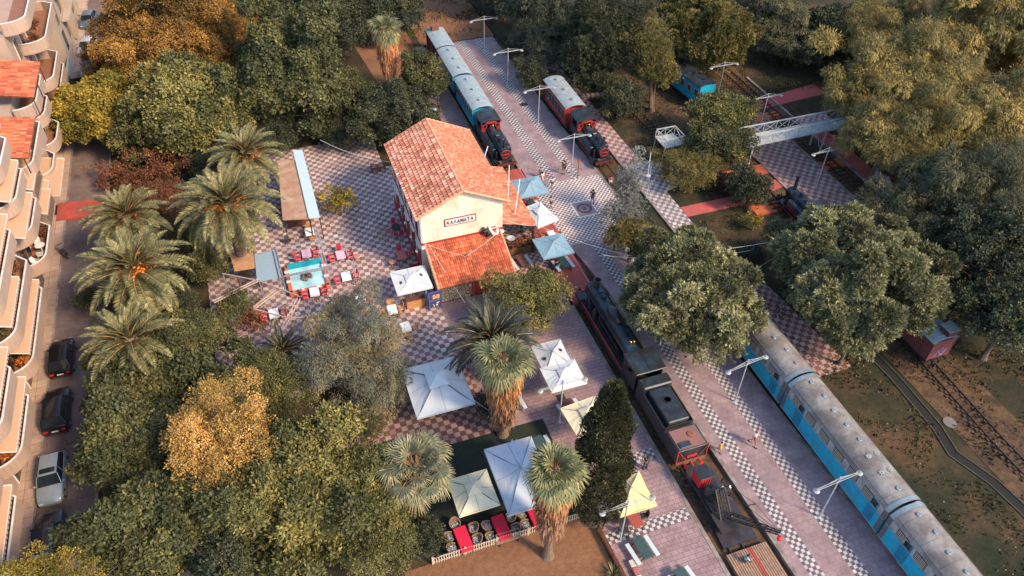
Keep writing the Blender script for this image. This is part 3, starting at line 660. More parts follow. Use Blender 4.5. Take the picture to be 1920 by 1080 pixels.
# stone pines
SP='stone pines over the platforms'
t_(1287,552,120,8.6,'pine','pine','large round stone pine over the black tender and the central platform',.76,name='stone_pine',cat='pine tree',group=SP,low=-.35,base=(31.6,41.5),dens=1.15)
t_(1330,635,60,5,'pine','pine','low skirt of pine branches touching the blue railcar',.5,name='stone_pine',cat='pine tree',group=SP,low=-.5,base=(32,39))
t_(1608,512,146,9.6,'pine','pine','largest stone pine standing east of the blue railcar',.66,name='stone_pine',cat='pine tree',group=SP,low=-.35,dens=1.15)
t_(1600,625,58,5,'pine','pine','lower shaded bough of pine beside the rusty brake van',.55,name='stone_pine',cat='pine tree',group=SP,low=-.4)
t_(1185,450,45,4.5,'pine','pinegold','small dark pine against the left of the large round stone pine',.85,name='stone_pine',cat='pine tree',group=SP)
t_(1180,352,34,7.6,'conifer','silver','silver-blue spruce beside the second track',2.1,name='spruce_tree',cat='spruce tree',low=-.8)
t_(1165,405,36,4,'conifer','silver','lower drooping silver boughs of the spruce group by the track',.9,name='spruce_tree',cat='spruce tree')
cypress(14.95,23.9,14.8,1.5,'tall dark cypress in front of the yellow umbrella')
# palms
DP='date palms in the west garden'
p1=datepalm_parts(11,84,3.15,True,5.5); p1['group']=DP
def placepalm(src,px,py,Hz,H,sc,rz,label,first=False,group=None):
    o=src if first else copytree(src); q=at(px,py,H*sc); o.location=(q.x,q.y,0); o.rotation_euler=(0,0,rz); o.scale=(sc,sc,sc); o['label']=label
    if group: o['group']=group
    return o
placepalm(p1,425,385,0,5.5,1.42,.4,'biggest date palm with orange fruit left of the wooden kiosk roof',True)
placepalm(p1,462,290,0,5.5,1.15,2.1,'date palm nearest the north, its orange fruit facing the plaza')
p2=datepalm_parts(12,80,3.1,True,5.5); p2['group']=DP
placepalm(p2,252,505,0,5.5,1.36,1.,'date palm with a ring of orange fruit above the street shadow',True)
placepalm(p2,238,405,0,5.5,1.15,3.,'date palm next to the red strip across the street')
p3=datepalm_parts(13,62,2.8,False,4.5); p3['group']=DP
placepalm(p3,245,640,0,4.5,1.3,1.,'lowest date palm, without fruit, beside the black parked car',True)
p4=datepalm_parts(14,34,2.2,False,1.8,name='cycad_palm',mat=frondD,tr=.22,e1=-.2)
placepalm(p4,530,660,0,1.8,1.15,1.,'grey-green cycad palm between the olive tree and the pergola',True)
p5=datepalm_parts(15,62,2.9,False,3.4,name='cycad_palm',mat=frondD,tr=.4,e1=-.45)
placepalm(p5,922,640,0,3.4,1.3,2.,'dark arching palm in front of the station annexe',True)
f1=fanpalm_parts(21,30,8.7,skirt=5.2,skr=1.3,pet=1.1,fr=1.2,e0=1.3,e1=-.75); q=at(735,180); f1.location=(q.x,q.y,0); f1['label']='tall fan palm with a long orange skirt beside the blue carriages'
f1.location=(14.9,84.2,0)
osk=tintmat('orange_dead_fronds',[(0,(.5,.26,.15)),(.4,(.68,.3,.13)),(1,(.85,.42,.15))],.85,.15,namt=.25)
for c_ in f1.children:
    if c_.name.startswith('dead'): c_.data.materials[0]=osk
f2=fanpalm_parts(22,34,8.4,skirt=6.4,skr=1.35,pet=1.15,fr=1.15,e0=1.3,e1=-.7); f2.location=(11.55,32.9,0); f2['label']='fan palm with a pink-brown skirt between the big white canopy and the benches'
f3=fanpalm_parts(23,32,9.9,skirt=6.4,skr=1.2,pet=1.0,fr=1.1,e0=1.3,e1=-.75); f3.location=(11.2,22.75,0); f3['label']='fan palm in the dirt yard whose trunk stands in front of the picket fence'
f4=fanpalm_parts(24,40,6.0,mat=fanB,skirt=.8,skr=.5,pet=1.75,fr=1.2,e0=1.35,e1=-.6,nblade=26); f4['label']='bushy pale blue fan palm left of the cream umbrella'
q=at(778,872,6.2); f4.location=(q.x,q.y,0)
for f in (f1,f2,f3,f4): f['group']='fan palms'
# agave on the bottom edge
rg=np.random.default_rng(5); mb=[];tt=[]
for i in range(70):
    el=rg.uniform(.2,1.4); az=rg.uniform(0,2*PI); D=np.array([[math.cos(az)*math.cos(el),math.sin(az)*math.cos(el),math.sin(el)]])
    mb.append(leafquads(np.array([[0,0,.05]]),D,np.array([[0,0,1.]])+rdir(rg,1)*.3,[.07],[rg.uniform(.6,1.)])); tt.append(rg.random())
o=npmesh('yucca_plant',np.concatenate(mb),np.arange(280).reshape(-1,4),frondM,tint=np.array(tt)); q=at(1150,1075,.2); o.location=(q.x,q.y,0); tag(o,'spiky yucca on the bottom edge next to the red wooden barrier','plant')
# ---------------- rolling stock ----------------
cyan=M('cyan_paint',(.0,.4,.62),.5,var=.12,scale=2.5,col2=(.04,.27,.38),stain=.3)
cyanD=M('darker_cyan_paint',(.01,.2,.34),.5,var=.2,scale=2)
redp=M('carriage_red',(.45,.025,.03),.5,var=.2,scale=2,col2=(.16,.03,.03),stain=.25)
maroon=M('maroon_boards',(.12,.035,.035),.8,var=.25,scale=3,wave=('Y',2.5,.3))
black=M('loco_black',(.018,.02,.024),.33,var=.4,scale=2.5,col2=(.035,.032,.034),stain=.2,coat=.2)
blackB=M('loco_black_blue_sheen',(.035,.07,.11),.36,var=.45,scale=2.2,col2=(.012,.018,.025),stain=.6,bmp=.1)  # blue sheen of the black plates painted into the base colour
sooty=M('sooty_roof_metal',(.028,.048,.066),.38,var=.5,scale=2.4,col2=(.02,.02,.022),stain=.5,bmp=.1)
lred=M('signal_red',(.6,.03,.035),.45,var=.15)
rust=M('rust',(.22,.085,.05),.85,var=.35,scale=5,bmp=.3)
roofm=M('weathered_tin_roof',(.24,.32,.36),.5,var=.22,scale=3,col2=(.33,.38,.38),stain=.3,bmp=.1)
roofr=M('rusting_tin_roof',(.27,.35,.37),.55,var=.22,scale=3,col2=(.36,.13,.06),stain=.0,bmp=.1)
silver=M('railcar_roof_metal',(.3,.28,.26),.6,metal=.0,var=.25,scale=1.6,col2=(.15,.13,.115),stain=.45,bmp=.15)
silverb=M('bright_band',(.27,.34,.37),.4,metal=.4,var=.15)
greyp=M('grey_panel',(.38,.41,.42),.55,var=.12,scale=4,col2=(.27,.25,.24),stain=.2)
dgrey=M('dark_grey_band',(.12,.11,.13),.6)
glassd=M('dark_glass',(.012,.018,.024),.08,var=.2,coat=.5)
cream=M('cream_trim',(.6,.52,.38),.6)
white=M('white_paint',(.72,.72,.7),.5,var=.08,col2=(.5,.5,.5),stain=.1)
whitem=M('white_steel',(.42,.45,.46),.45,var=.1,col2=(.28,.3,.3),stain=.2)
iron=M('dark_iron',(.035,.03,.028),.6,var=.4,scale=6)
brass=M('brass',(.5,.33,.1),.3,metal=.9)
wheelm=M('wheel_iron',(.05,.035,.03),.6,var=.4)
def wheelset(par,y,w=1.0,r=.42,z=.32,mat=None,name='wheelset'):
    mb=MB()
    for s in (-1,1):

        n=16; vs=[]
        for rr,xx in ((.02,w/2-.03),(r+.04,w/2-.03),(r+.04,w/2),(r,w/2+.02),(r,w/2+.1),(r*.75,w/2+.06),(.12,w/2+.06),(.1,w/2+.14),(.01,w/2+.14)):
            vs.append([(s*xx,y+rr*math.cos(2*PI*i/n),z+rr*math.sin(2*PI*i/n)) for i in range(n)])
        mb.loft(vs)
    mb.tube((-w/2,y,z),(w/2,y,z),.06,n=8); return mb.build(name,mat or wheelm,par,smooth=True)
def arcroof(mb,w,L,z0,h,y0=0,mi=0,ov=.0,n=12,th=.06,ribs=0,flat=0):
    secs=[]
    for yy,hh in ((-L/2,0),(-L/2+.04,1),(L/2-.04,1),(L/2,0)):
        s=[]
        for i in range(n+1):
            t=-1+2*i/n; s.append((t*w/2,y0+yy,z0+h*(1-abs(t)**2.3)*(1 if hh else .97)))
        s+= [(p[0],p[1],p[2]-th) for p in reversed(s)]
        secs.append(s)
    mb.loft(secs,mi)
    for k in range(ribs):
        yy=y0-L/2+L*(k+.5)/ribs; pts=[((-1+2*i/n)*w/2*1.003,yy,z0+h*(1-abs(-1+2*i/n)**2.3)+.012) for i in range(n+1)]
        for a,b in zip(pts,pts[1:]): mb.bar(a,b,.05,.035,mi)
    return mb
def buffers(par,y,s,mat=None,z=.95):
    mb=MB()
    for x in (-.62,.62): mb.tube((x,y,z),(x,y+s*.35,z),.07,.07,8); mb.tube((x,y+s*.35,z),(x,y+s*.42,z),.17,.17,12)
    mb.bar((0,y,z-.05),(0,y+s*.4,z-.1),.08,.1); return mb.build('buffers',mat or iron,par,smooth=True)
def carriage(name,label,x,y0,y1,body,roofmat,nwin=8,wz=(1.85,2.6),wl=.52,gap=None,ends=True,group='old carriages by the station',cupola=False,h=3.62,w=2.2,ribs=6,frame=cream,rz=0,cat='train carriage',openend=.0,wagon=False,pane=True):
    L=y1-y0-.3; o=thing(name,label,cat,(x,(y0+y1)/2,-.12),rz,group); hw=w/2; fz=.92; wt=h-.42
    Lb=L-(1.0 if ends else 0)
    b=MB().box(0,0,fz,w,Lb,wt-fz,0)
    # side mouldings
    for s in (-1,1):
        b.bar((s*(hw+.012),-Lb/2,1.62),(s*(hw+.012),Lb/2,1.62),.03,.05); b.bar((s*(hw+.012),-Lb/2,wt-.08),(s*(hw+.012),Lb/2,wt-.08),.03,.08)
        k=int(Lb/.42)
        if wagon:
            for i in range(k+1): b.bar((s*(hw+.01),-Lb/2+i*Lb/k,fz),(s*(hw+.01),-Lb/2+i*Lb/k,wt),.035,.03)
        else:
            for i in range(nwin+1): yy=-Lb/2+Lb*i/nwin; b.bar((s*(hw+.01),yy,fz+.05),(s*(hw+.01),yy,wt),.04,.025)
    b.build('body',body,o)
    if not wagon:
        for s in (-1,1):
            for i in range(nwin):
                yy=-Lb/2+Lb*(i+.5)/nwin; m1=MB()
                wf=m1.box(s*(hw+.012),yy,wz[0]-.04,.03,wl+.08,wz[1]-wz[0]+.08).build('window',frame,o)
                MB().box(s*(hw+.022),yy,wz[0],.03,wl,wz[1]-wz[0]).build('pane',glassd,wf)
        for s in (-1,1):
            d=MB().box(0,s*(Lb/2+.014),fz+.05,.62,.03,1.75).build('door',body,o); MB().box(0,s*(Lb/2+.026),1.8,.4,.03,.55).build('pane',glassd,d)
    else:
        for s in (-1,1): MB().box(s*(hw+.03),0,fz+.1,.05,1.3,wt-fz-.25).build('sliding_door',body,o)
    rf=arcroof(MB(),w+.26,L,wt-.02,.34 if not wagon else .3,ribs=ribs).build('roof',roofmat,o,smooth=True)
    if not wagon:
        for i in range(3): MB().lathe([(.1,h-.05),(.1,h+.1),(.17,h+.1),(.14,h+.17),(.02,h+.19)],0,-L/3+i*L/3,10).build('vent',roofmat,rf,smooth=True)
    if cupola:
        q=MB().box(-.1,L/2-.75,h-.12,.9,.85,.55).build('cupola',rust,o); MB().box(-.1,L/2-.75,h+.43,1.1,1.02,.06).build('cupola_roof',rust,q)
    u=MB().box(0,0,.66,w-.15,L-.02,.24)
    for s in (-1,1): u.box(s*.85,0,.45,.12,L*.45,.2)
    if ends:
        for s in (-1,1):
            for xx in (-hw+.05,hw-.05): u.bar((xx,s*(L/2-.05),.9),(xx,s*(L/2-.05),wt),.05,.05)
            u.bar((-hw,s*(L/2-.05),1.7),(hw,s*(L/2-.05),1.7),.04,.05)
    u.build('underframe',iron,o)
    for yy in ((-L*.36,-L*.22,L*.22,L*.36) if L>6.5 else (-L*.27,L*.27)): wheelset(o,yy)
    for s in (-1,1): buffers(o,s*L/2,s)
    return o
carriage('goods_van','dark maroon goods van with a rooftop cupola at the far end of the first train',23.1,88.7,94.4,maroon,roofm,wagon=True,cupola=True,group='first train by the station',ends=False,cat='goods van')
c1=carriage('passenger_carriage','sky blue carriage coupled next to the maroon goods van',23.05,81.1,88.6,cyan,roofm,9,group='first train by the station')
c2=carriage('passenger_carriage','sky blue carriage coupled directly behind the black tank engine',23.0,73.1,80.9,cyan,roofm,9,group='first train by the station')
MB().box(.3,0,3.36,.1,2.6,.1).build('roof_board',rust,c1)
c3=carriage('passenger_carriage','bright red carriage with rust patches on its roof on the second track',33.0,70.1,77.5,redp,roofr,6,wz=(1.5,2.6),wl=.85,frame=M('yellowed_frame',(.45,.33,.15),.6),group='second train')
mb=MB().add([(-1.16,1.9,1.5),(-1.16,2.05,1.55),(-1.16,1.75,1.85),(-1.16,1.9,1.7),(-1.16,1.6,1.6)],[(0,1,2),(2,3,4)]); mb.build('paper_notice',white,c3)
def loco(name,label,x,yb,yf,group,rz=0,L=8.0,capwin=True,deep=0,funnel=.75,cabcol=black,tall=0):
    """tank engine; local front is -Y. yb rear, yf front in world (rz=0) """
    o=thing(name,label,'steam locomotive',(x,(yb+yf)/2,-.12),rz,group); H=abs(yb-yf)/2
    F=-H; Bk=H
    MB().box(0,0,.72,1.5,2*H-.6,.28).box(0,F+.35,.75,2.15,.14,.42).box(0,Bk-.3,.75,2.15,.14,.42).box(0,.2,1.02,2.2,2*H-.9,.06).build('frame',black,o)
    MB().box(0,F+.26,.8,2.1,.06,.3).build('buffer_beam',M('dark_red_beam',(.14,.02,.02),.6,var=.4),o)  # front beam in a dark, uneven red
    bl=MB().lathe([(.5,F+.72),(.56,F+.74),(.56,F+1.75),(.52,F+1.76),(.52,Bk-2.5)],0,2.0,20,axis='y')
    for t in (.25,.5,.75): bl.lathe([(.53,F+1.8+t*(2*H-4.6)-.03),(.545,F+1.8+t*(2*H-4.6)),(.53,F+1.8+t*(2*H-4.6)+.03)],0,2.0,20,axis='y')
    bl.build('boiler',blackB,o,smooth=True)
    sd=MB().lathe([(.02,F+.62),(.2,F+.64),(.44,F+.7),(.5,F+.74)],0,2.0,20,axis='y').build('smokebox_door',black,o,smooth=True)
    mb=MB()
    for i in range(20):
        a,b=2*PI*i/20,2*PI*(i+1)/20; mb.tube((.47*math.cos(a),F+.68,2+.47*math.sin(a)),(.47*math.cos(b),F+.68,2+.47*math.sin(b)),.03,n=5)
    mb.bar((-.35,F+.6,2),(.35,F+.6,2),.04,.06); mb.build('door_ring',lred,sd)
    MB().box(0,F+1.2,1.05,.8,.9,.6).build('smokebox_saddle',black,o)
    MB().lathe([(.2,2.5),(.17,2.62),(.16,2.5+funnel),(.24,2.55+funnel),(.25,2.7+funnel),(.18,2.7+funnel),(.12,2.6+funnel)],0,F+1.25,16).build('chimney',black,o,smooth=True)
    MB().lathe([(.3,2.4),(.27,2.55),(.26,2.85),(.2,2.98),(.06,3.04),(.01,3.05)],0,F+2.5,16).build('steam_dome',blackB,o,smooth=True)
    MB().box(0,F+3.55,2.42,.5,.6,.36,bev=.06).build('sand_box',black,o)
    MB().lathe([(.09,2.4),(.09,2.75),(.12,2.78),(.05,2.85)],.12,Bk-2.75,10).lathe([(.06,2.4),(.06,2.8)],-.14,Bk-2.7,8).build('safety_valve',brass,o,smooth=True)
    for s in (-1,1):
        tk=MB().box(s*.83,(F+1.9+Bk-2.3)/2,1.08,.5,Bk-2.3-F-1.9,.92,bev=.05).build('side_tank',blackB,o)
        MB().lathe([(.13,2.0),(.13,2.06),(.02,2.08)],s*.83,F+2.5,10).build('filler_cap',black,tk)
        MB().bar((s*1.09,F+2,1.2),(s*1.09,Bk-2.4,1.2),.015,.03).build('red_line',lred,tk)
        cy=[]; n=12
        for rr,yy in ((.2,F+.95),(.26,F+1.0),(.26,F+1.75),(.2,F+1.8)): cy.append([(s*.95+rr*math.cos(2*PI*i/n),yy,.72+rr*math.sin(2*PI*i/n)) for i in range(n)])
        MB().loft(cy).build('cylinder',black,o,smooth=True)
        MB().bar((s*.98,F+1.8,.66),(s*.98,Bk-2.3,.55),.05,.09).build('connecting_rod',rust,o)
        MB().tube((s*.62,F+.7,2.42),(s*.62,Bk-2.4,2.48),.02).build('handrail',iron,o)
        MB().lathe([(.13,F+.2),(.14,F+.42),(.04,F+.44)],s*.7,1.38,10,axis='y').build('headlamp',brass,o)
    MB().tube((.62,F+.5,1.1),(.75,F+.35,2.1),.02).build('lamp_iron',iron,o)
    for i in range(3): wheelset(o,F+2.1+i*1.35,r=.46,z=.36,mat=wheelm)
    # cab
    cb=MB(); y0,y1=Bk-2.45,Bk-.35
    cb.box(0,y1-.04,1.08,2.1,.08,2.15)
    for s in (-1,1):
        cb.box(s*1.02,(y0+y1)/2,1.08,.06,y1-y0,.95); cb.box(s*1.02,y1-.25,2.03,.06,.5,1.2); cb.box(s*1.02,y0+.2,2.03,.06,.4,1.2)
    cab=cb.build('cab',cabcol,o)
    fr=MB().box(-.86,y0,1.08,.42,.07,2.12).box(.86,y0,1.08,.42,.07,2.12).box(0,y0,2.85,2.1,.07,.35).box(0,y0+.01,1.08,2.1,.05,.9).build('cab_front',redp if capwin else black,o)
    for s in (-1,1):
        mb=MB()
        for i in range(8):
            a,b=2*PI*(i+.5)/8,2*PI*(i+1.5)/8; mb.bar((s*.72+.25*math.cos(a),y0-.07,2.6+.27*math.sin(a)),(s*.72+.25*math.cos(b),y0-.07,2.6+.27*math.sin(b)),.06,.05)
        wf=mb.build('cab_window',lred if capwin else iron,o); MB().box(s*.72,y0-.05,2.38,.4,.02,.44).build('pane',glassd,wf)
    arcroof(MB(),2.35,2.5,3.12,.26,y0=(y0+y1)/2,ribs=2).build('cab_roof',sooty,o,smooth=True)
    MB().box(0,Bk-.75,1.05,1.9,.9,.9).build('coal_bunker',black,o)
    mb=MB(); rnd=random.Random(3)
    for s in (-1,1):
        mb.path([(s*.3,F+1.2,2.5),(s*.55,F+1.6,2.25),(s*.6,F+3,2.1)],.03); mb.tube((s*.35,F+4.3,2.45),(s*.5,F+4.3,1.8),.05)
    mb.lathe([(.13,1.1),(.13,1.9),(.1,1.95)],-.75,F+1.45,10).lathe([(.1,1.1),(.1,1.8),(.06,1.85)],.75,F+1.4,10); mb.build('pipework',iron,o,smooth=True)
    for s in (-1,1): buffers(o,s*(H-.35),s)
    return o
loco('tank_engine','black tank engine with red smokebox ring next to the tiled station roof',23.05,73.0,64.9,'old black locomotives')
loco('tank_engine','black tank engine coupled to the bright red carriage',33.15,69.9,62.0,'old black locomotives')
loco('tank_engine','small tall-funnelled black engine half hidden by the stone pine near the old platform',48.1,44.2,51.2,'old black locomotives',rz=PI,capwin=False,funnel=1.5)
# ---- large engine ----
o=thing('tender_locomotive','largest black locomotive with a long boiler and tall smokebox, facing the red deck','steam locomotive',(23.35,38.6,-.12),0,'old black locomotives')
MB().box(0,.2,.8,1.5,11.2,.32).box(0,0,1.15,2.35,11.3,.07).box(-1.0,-1.5,.5,.3,7,.65).box(1.0,-1.5,.5,.3,7,.65).build('frame',black,o)
MB().box(0,5.85,.75,2.3,.12,.45).build('buffer_beam',lred,o)
bo=MB().lathe([(.66,4.95),(.75,4.9),(.75,3.4),(.68,3.38),(.68,-3.6)],0,2.3,24,axis='y')
for yy in (2.2,.9,-.6,-2.1): bo.lathe([(.69,yy-.04),(.705,yy),(.69,yy+.04)],0,2.3,24,axis='y')
bo.build('boiler',blackB,o,smooth=True)
sd=MB().lathe([(.66,4.95),(.6,5.05),(.3,5.15),(.02,5.18)],0,2.3,22,axis='y').build('smokebox_door',black,o,smooth=True)
MB().lathe([(.06,5.15),(.07,5.3)],0,2.3,8,axis='y').build('door_handle',lred,sd)
MB().lathe([(.28,2.95),(.24,3.1),(.24,3.62),(.33,3.66),(.35,3.8),(.27,3.8),(.2,3.6),(.18,3.2)],0,4.2,20).build('chimney',black,o,smooth=True)
MB().box(0,4.2,1.2,.95,1.3,.7).build('smokebox_saddle',black,o)
dm=MB(); secs=[]
for zz,f in ((2.7,1),(3.15,1.),(3.32,.86),(3.4,.6),(3.42,.1)):
    secs.append([(.46*f*math.cos(2*PI*i/22),.6+(1.05*f)*math.sin(2*PI*i/22),zz) for i in range(22)])
dm.loft(secs).build('steam_dome',black,o,smooth=True)
MB().lathe([(.24,2.9),(.24,3.25),(.1,3.34)],0,2.75,14).build('sand_dome',blackB,o,smooth=True)
MB().lathe([(.1,2.9),(.1,3.25),(.04,3.3)],-.15,-2.7,8).lathe([(.1,2.9),(.1,3.2),(.04,3.25)],.15,-2.7,8).build('safety_valve',brass,o,smooth=True)
for s in (-1,1):
    MB().bar((s*1.16,5.3,1.3),(s*1.16,-3.6,1.3),.05,.07).build('footplate_edge',lred if s<0 else rust,o)
    MB().tube((s*.86,4.8,2.65),(s*.86,-3.6,2.65),.028).build('handrail',rust if s>0 else iron,o)
    cy=[]; n=14
    for rr,yy in ((.22,4.9),(.3,4.85),(.3,3.9),(.22,3.85)): cy.append([(s*1.02+rr*math.cos(2*PI*i/n),yy,.85+rr*math.sin(2*PI*i/n)) for i in range(n)])
    MB().loft(cy).build('cylinder',black,o,smooth=True); MB().bar((s*1.08,3.8,.75),(s*1.08,-2.8,.6),.05,.1).build('connecting_rod',rust,o)
    MB().box(s*1.06,4.95,1.2,.5,1.0,.35).build('front_step',sooty,o)
    MB().tube((s*1.1,5.6,1.2),(s*1.1,5.6,2.0),.02).build('lamp_iron',iron,o)
    MB().lathe([(.13,5.65),(.14,5.85)],s*.8,1.55,10,axis='y').build('headlamp',iron,o)
    MB().path([(s*.4,4.4,2.9),(s*.78,4.0,2.5),(s*.95,3.2,1.6)],.06).build('steam_pipe',iron,o,smooth=True); MB().path([(s*.72,1.8,2.4),(s*.85,1.4,1.9),(s*.85,-2,1.9)],.04).build('feed_pipe',iron,o,smooth=True); MB().lathe([(.16,1.2),(.16,2.2),(.1,2.3)],s*.88,2.4,10).build('air_pump',iron,o,smooth=True)
for i in range(4): wheelset(o,2.6-i*1.35,r=.52,z=.42)
wheelset(o,4.35,r=.32,z=.24,name='leading_wheelset')
cb=MB().box(0,-3.7,1.2,2.3,.08,1.95)
for s in (-1,1): cb.box(s*1.13,-4.75,1.2,.06,2.1,1.1).box(s*1.13,-5.5,2.3,.06,.5,.9).box(s*1.13,-3.95,2.3,.06,.45,.9)
cb.build('cab',black,o)
for s in (-1,1):
    w_=MB().box(s*.72,-3.64,2.35,.45,.05,.5).build('cab_window',iron,o); MB().box(s*.72,-3.61,2.4,.35,.03,.4).build('pane',glassd,w_)
cr=MB().box(0,-4.85,3.2,2.6,2.35,.1,bev=.04); cr.bar((0,-3.7,3.32),(0,-6,3.32),.05,.04); cr.build('cab_roof',sooty,o)
buffers(o,5.9,1)
# tender
o=thing('tender','long black coal tender with a rusty rear deck coupled behind the largest locomotive','tender',(23.4,29.2,-.12),0)
b=MB().box(0,0,.95,2.4,6.6,1.15); b.box(0,-2.35,2.1,2.4,1.9,.28,bev=.05); b.build('tank_body',black,o)
b=MB()
for s in (-1,1): b.box(s*1.17,.75,2.1,.06,3.7,.3)
b.box(0,-1.15,2.1,2.3,.06,.35).build('rim',black,o)
MB().box(0,.55,2.3,1.75,3.2,.5,bev=.08).build('coal_cover',sooty,o); MB().lathe([(.32,2.8),(.34,2.86),(.26,2.86),(.25,2.8)],.05,.9,20).build('cover_ring',black,o)
MB().box(0,2.75,2.1,2.45,1.05,.85,bev=.1).build('front_hood',sooty,o)
d=MB().box(0,-2.35,2.39,2.1,1.7,.03).build('rear_deck',M('rusted_deck',(.09,.1,.1),.6,var=.4,scale=2,col2=(.24,.11,.09),stain=.6,bmp=.2),o); MB().lathe([(.24,2.4),(.25,2.5),(.15,2.52),(.02,2.53)],.35,-2.2,16).build('filler_hatch',rust,d,smooth=True); MB().box(-.5,-2.9,2.41,.9,.5,.12,bev=.04).build('hatch',sooty,d)
for s in (-1,1):
    MB().bar((s*1.2,-3.33,.75),(s*1.2,-3.33,2.4),.06,.07).build('rear_edge',lred,o)
    MB().bar((s*1.1,-3.36,2.3),(s*.45,-3.36,1.2),.05,.05).build('brace',rust if s>0 else lred,o)
    MB().tube((s*1.1,-3.4,1.6),(s*1.1,-3.4,2.8),.02).build('handrail',iron,o)
MB().box(0,-3.36,.75,2.4,.1,.3).build('buffer_beam',rust,o)
MB().box(0,-3.35,1.45,.8,.04,.2).build('number_plate',lred,o)
MB().box(0,0,.6,1.7,6.6,.35).build('underframe',iron,o)
for yy in (-2.6,-1.5,1.5,2.6): wheelset(o,yy)
buffers(o,-3.4,-1,lred)
# steam crane -----------------------------------------------------
o=thing('rail_crane','small hand crane wagon with a red engine box, spoked wheel and black lattice jib','crane',(23.5,22.5,-.1))
MB().box(0,-.2,.55,1.7,4.3,.2).box(0,-.2,.3,1.2,3.9,.25).build('underframe',iron,o)
for yy in (1.3,-1.6): wheelset(o,yy,r=.32,z=.26)
rb=MB().box(-.3,1.6,.95,.85,1.0,1.05).build('engine_box',lred,o); MB().box(-.3,1.6,2.0,1.0,1.15,.08,bev=.02).build('lid',sooty,rb)
mb=MB()
for i in range(4): mb.box(-.3-.3+i*.2,1.08,1.1,.03,.02,.7)
mb.build('louvre',iron,rb)
MB().lathe([(.42,.75),(.42,1.6),(.36,1.75),(.1,1.82)],-.25,.45,14).lathe([(.1,1.8),(.1,2.3)],-.25,.45,8).box(.4,.6,.75,.5,1.2,.35).box(-.6,-.2,.75,.35,1.4,.3).build('boiler',black,o,smooth=True)
mb=MB(); n=22
for i in range(n):
    a,b=2*PI*i/n,2*PI*(i+1)/n; mb.bar((.62,.05+.58*math.cos(a),2.0+.58*math.sin(a)),(.62,.05+.58*math.cos(b),2.0+.58*math.sin(b)),.09,.06)
for i in range(6): a=PI*i/3; mb.tube((.62,.05,2),(.62,.05+.56*math.cos(a),2+.56*math.sin(a)),.025,n=5)
mb.tube((-.5,.05,2),(1.05,.05,2),.045); mb.build('spoked_wheel',black,o)
mb=MB()
for s in (-.42,.42):
    mb.bar((s,.5,.75),(s*.8,-.1,2.3),.1,.1); mb.bar((s,-1.5,.75),(s*.8,-.1,2.3),.1,.1)
for k in range(5):
    t=(k+1)/6; mb.bar((-.42,-1.5+1.4*t,.75+1.55*t),(.42,-1.5+1.4*t,.75+1.55*t),.05,.05)
for s in (-.2,0,.2): mb.bar((s,-1.5,.78),(s,-.1,2.3),.03,.03)
mb.build('side_frame',iron,o)
gm=MB()
for x_,y_,z_,r_ in ((-.2,-.3,1.5,.35),(.1,-.1,1.2,.25),(-.45,.1,1.1,.22)):
    n=14; gm.loft([[(x_+dx,y_+r_*math.cos(2*PI*i/n),z_+r_*math.sin(2*PI*i/n)) for i in range(n)] for dx in (-.05,.05)])
gm.build('gear_wheel',iron,o); MB().lathe([(.2,.0),(.2,.06)],-.62,-.5,12).build('brake_wheel',lred,o)
A=Vector((.1,-1.5,1.0)); B=Vector((1.75,-4.4,2.6)); dd=(B-A); sd=Vector((dd.y,-dd.x,0)).normalized()*.2
mb=MB()
for s in (-1,1):
    for z in (0,.24): mb.bar(A+sd*s*(1.2)+Vector((0,0,z)),B+sd*s*.45+Vector((0,0,z)),.06,.06)
    for k in range(9):
        p=A.lerp(B,k/9)+sd*s*(1.2-.75*k/9); q=A.lerp(B,(k+1)/9)+sd*s*(1.2-.75*(k+1)/9); mb.bar(p,q+Vector((0,0,.24)),.03,.03); mb.bar(p+Vector((0,0,.24)),p,.03,.03)
for k in range(10): p=A.lerp(B,k/9); e=1.2-.75*k/9; mb.bar(p+sd*e+Vector((0,0,.26)),p-sd*e+Vector((0,0,.26)),.03,.03)
mb.build('jib',iron,o)
mb=MB()
for s in (-.3,.3): mb.path([(s+.3,0,2.4),(s+1.0,-2.1,2.9),(1.75,-4.4,2.8)],.018,5)
mb.path([(.3,-.2,2.1),(1.1,-2.6,2.2),(1.7,-4.3,2.7)],.018,5); mb.bar((.75,-2.05,2.88),(1.35,-2.15,2.92),.05,.08); mb.build('hoist_cable',iron,o)
MB().lathe([(.0,2.1),(.16,2.12),(.17,2.3),(.03,2.36)],1.8,-4.5,12).path([(1.8,-4.5,2.7),(1.8,-4.5,2.3)],.015).path([(1.8,-4.5,2.1),(1.9,-4.5,1.95),(1.8,-4.5,1.85),(1.7,-4.5,1.95)],.03).build('hook_block',lred,o)
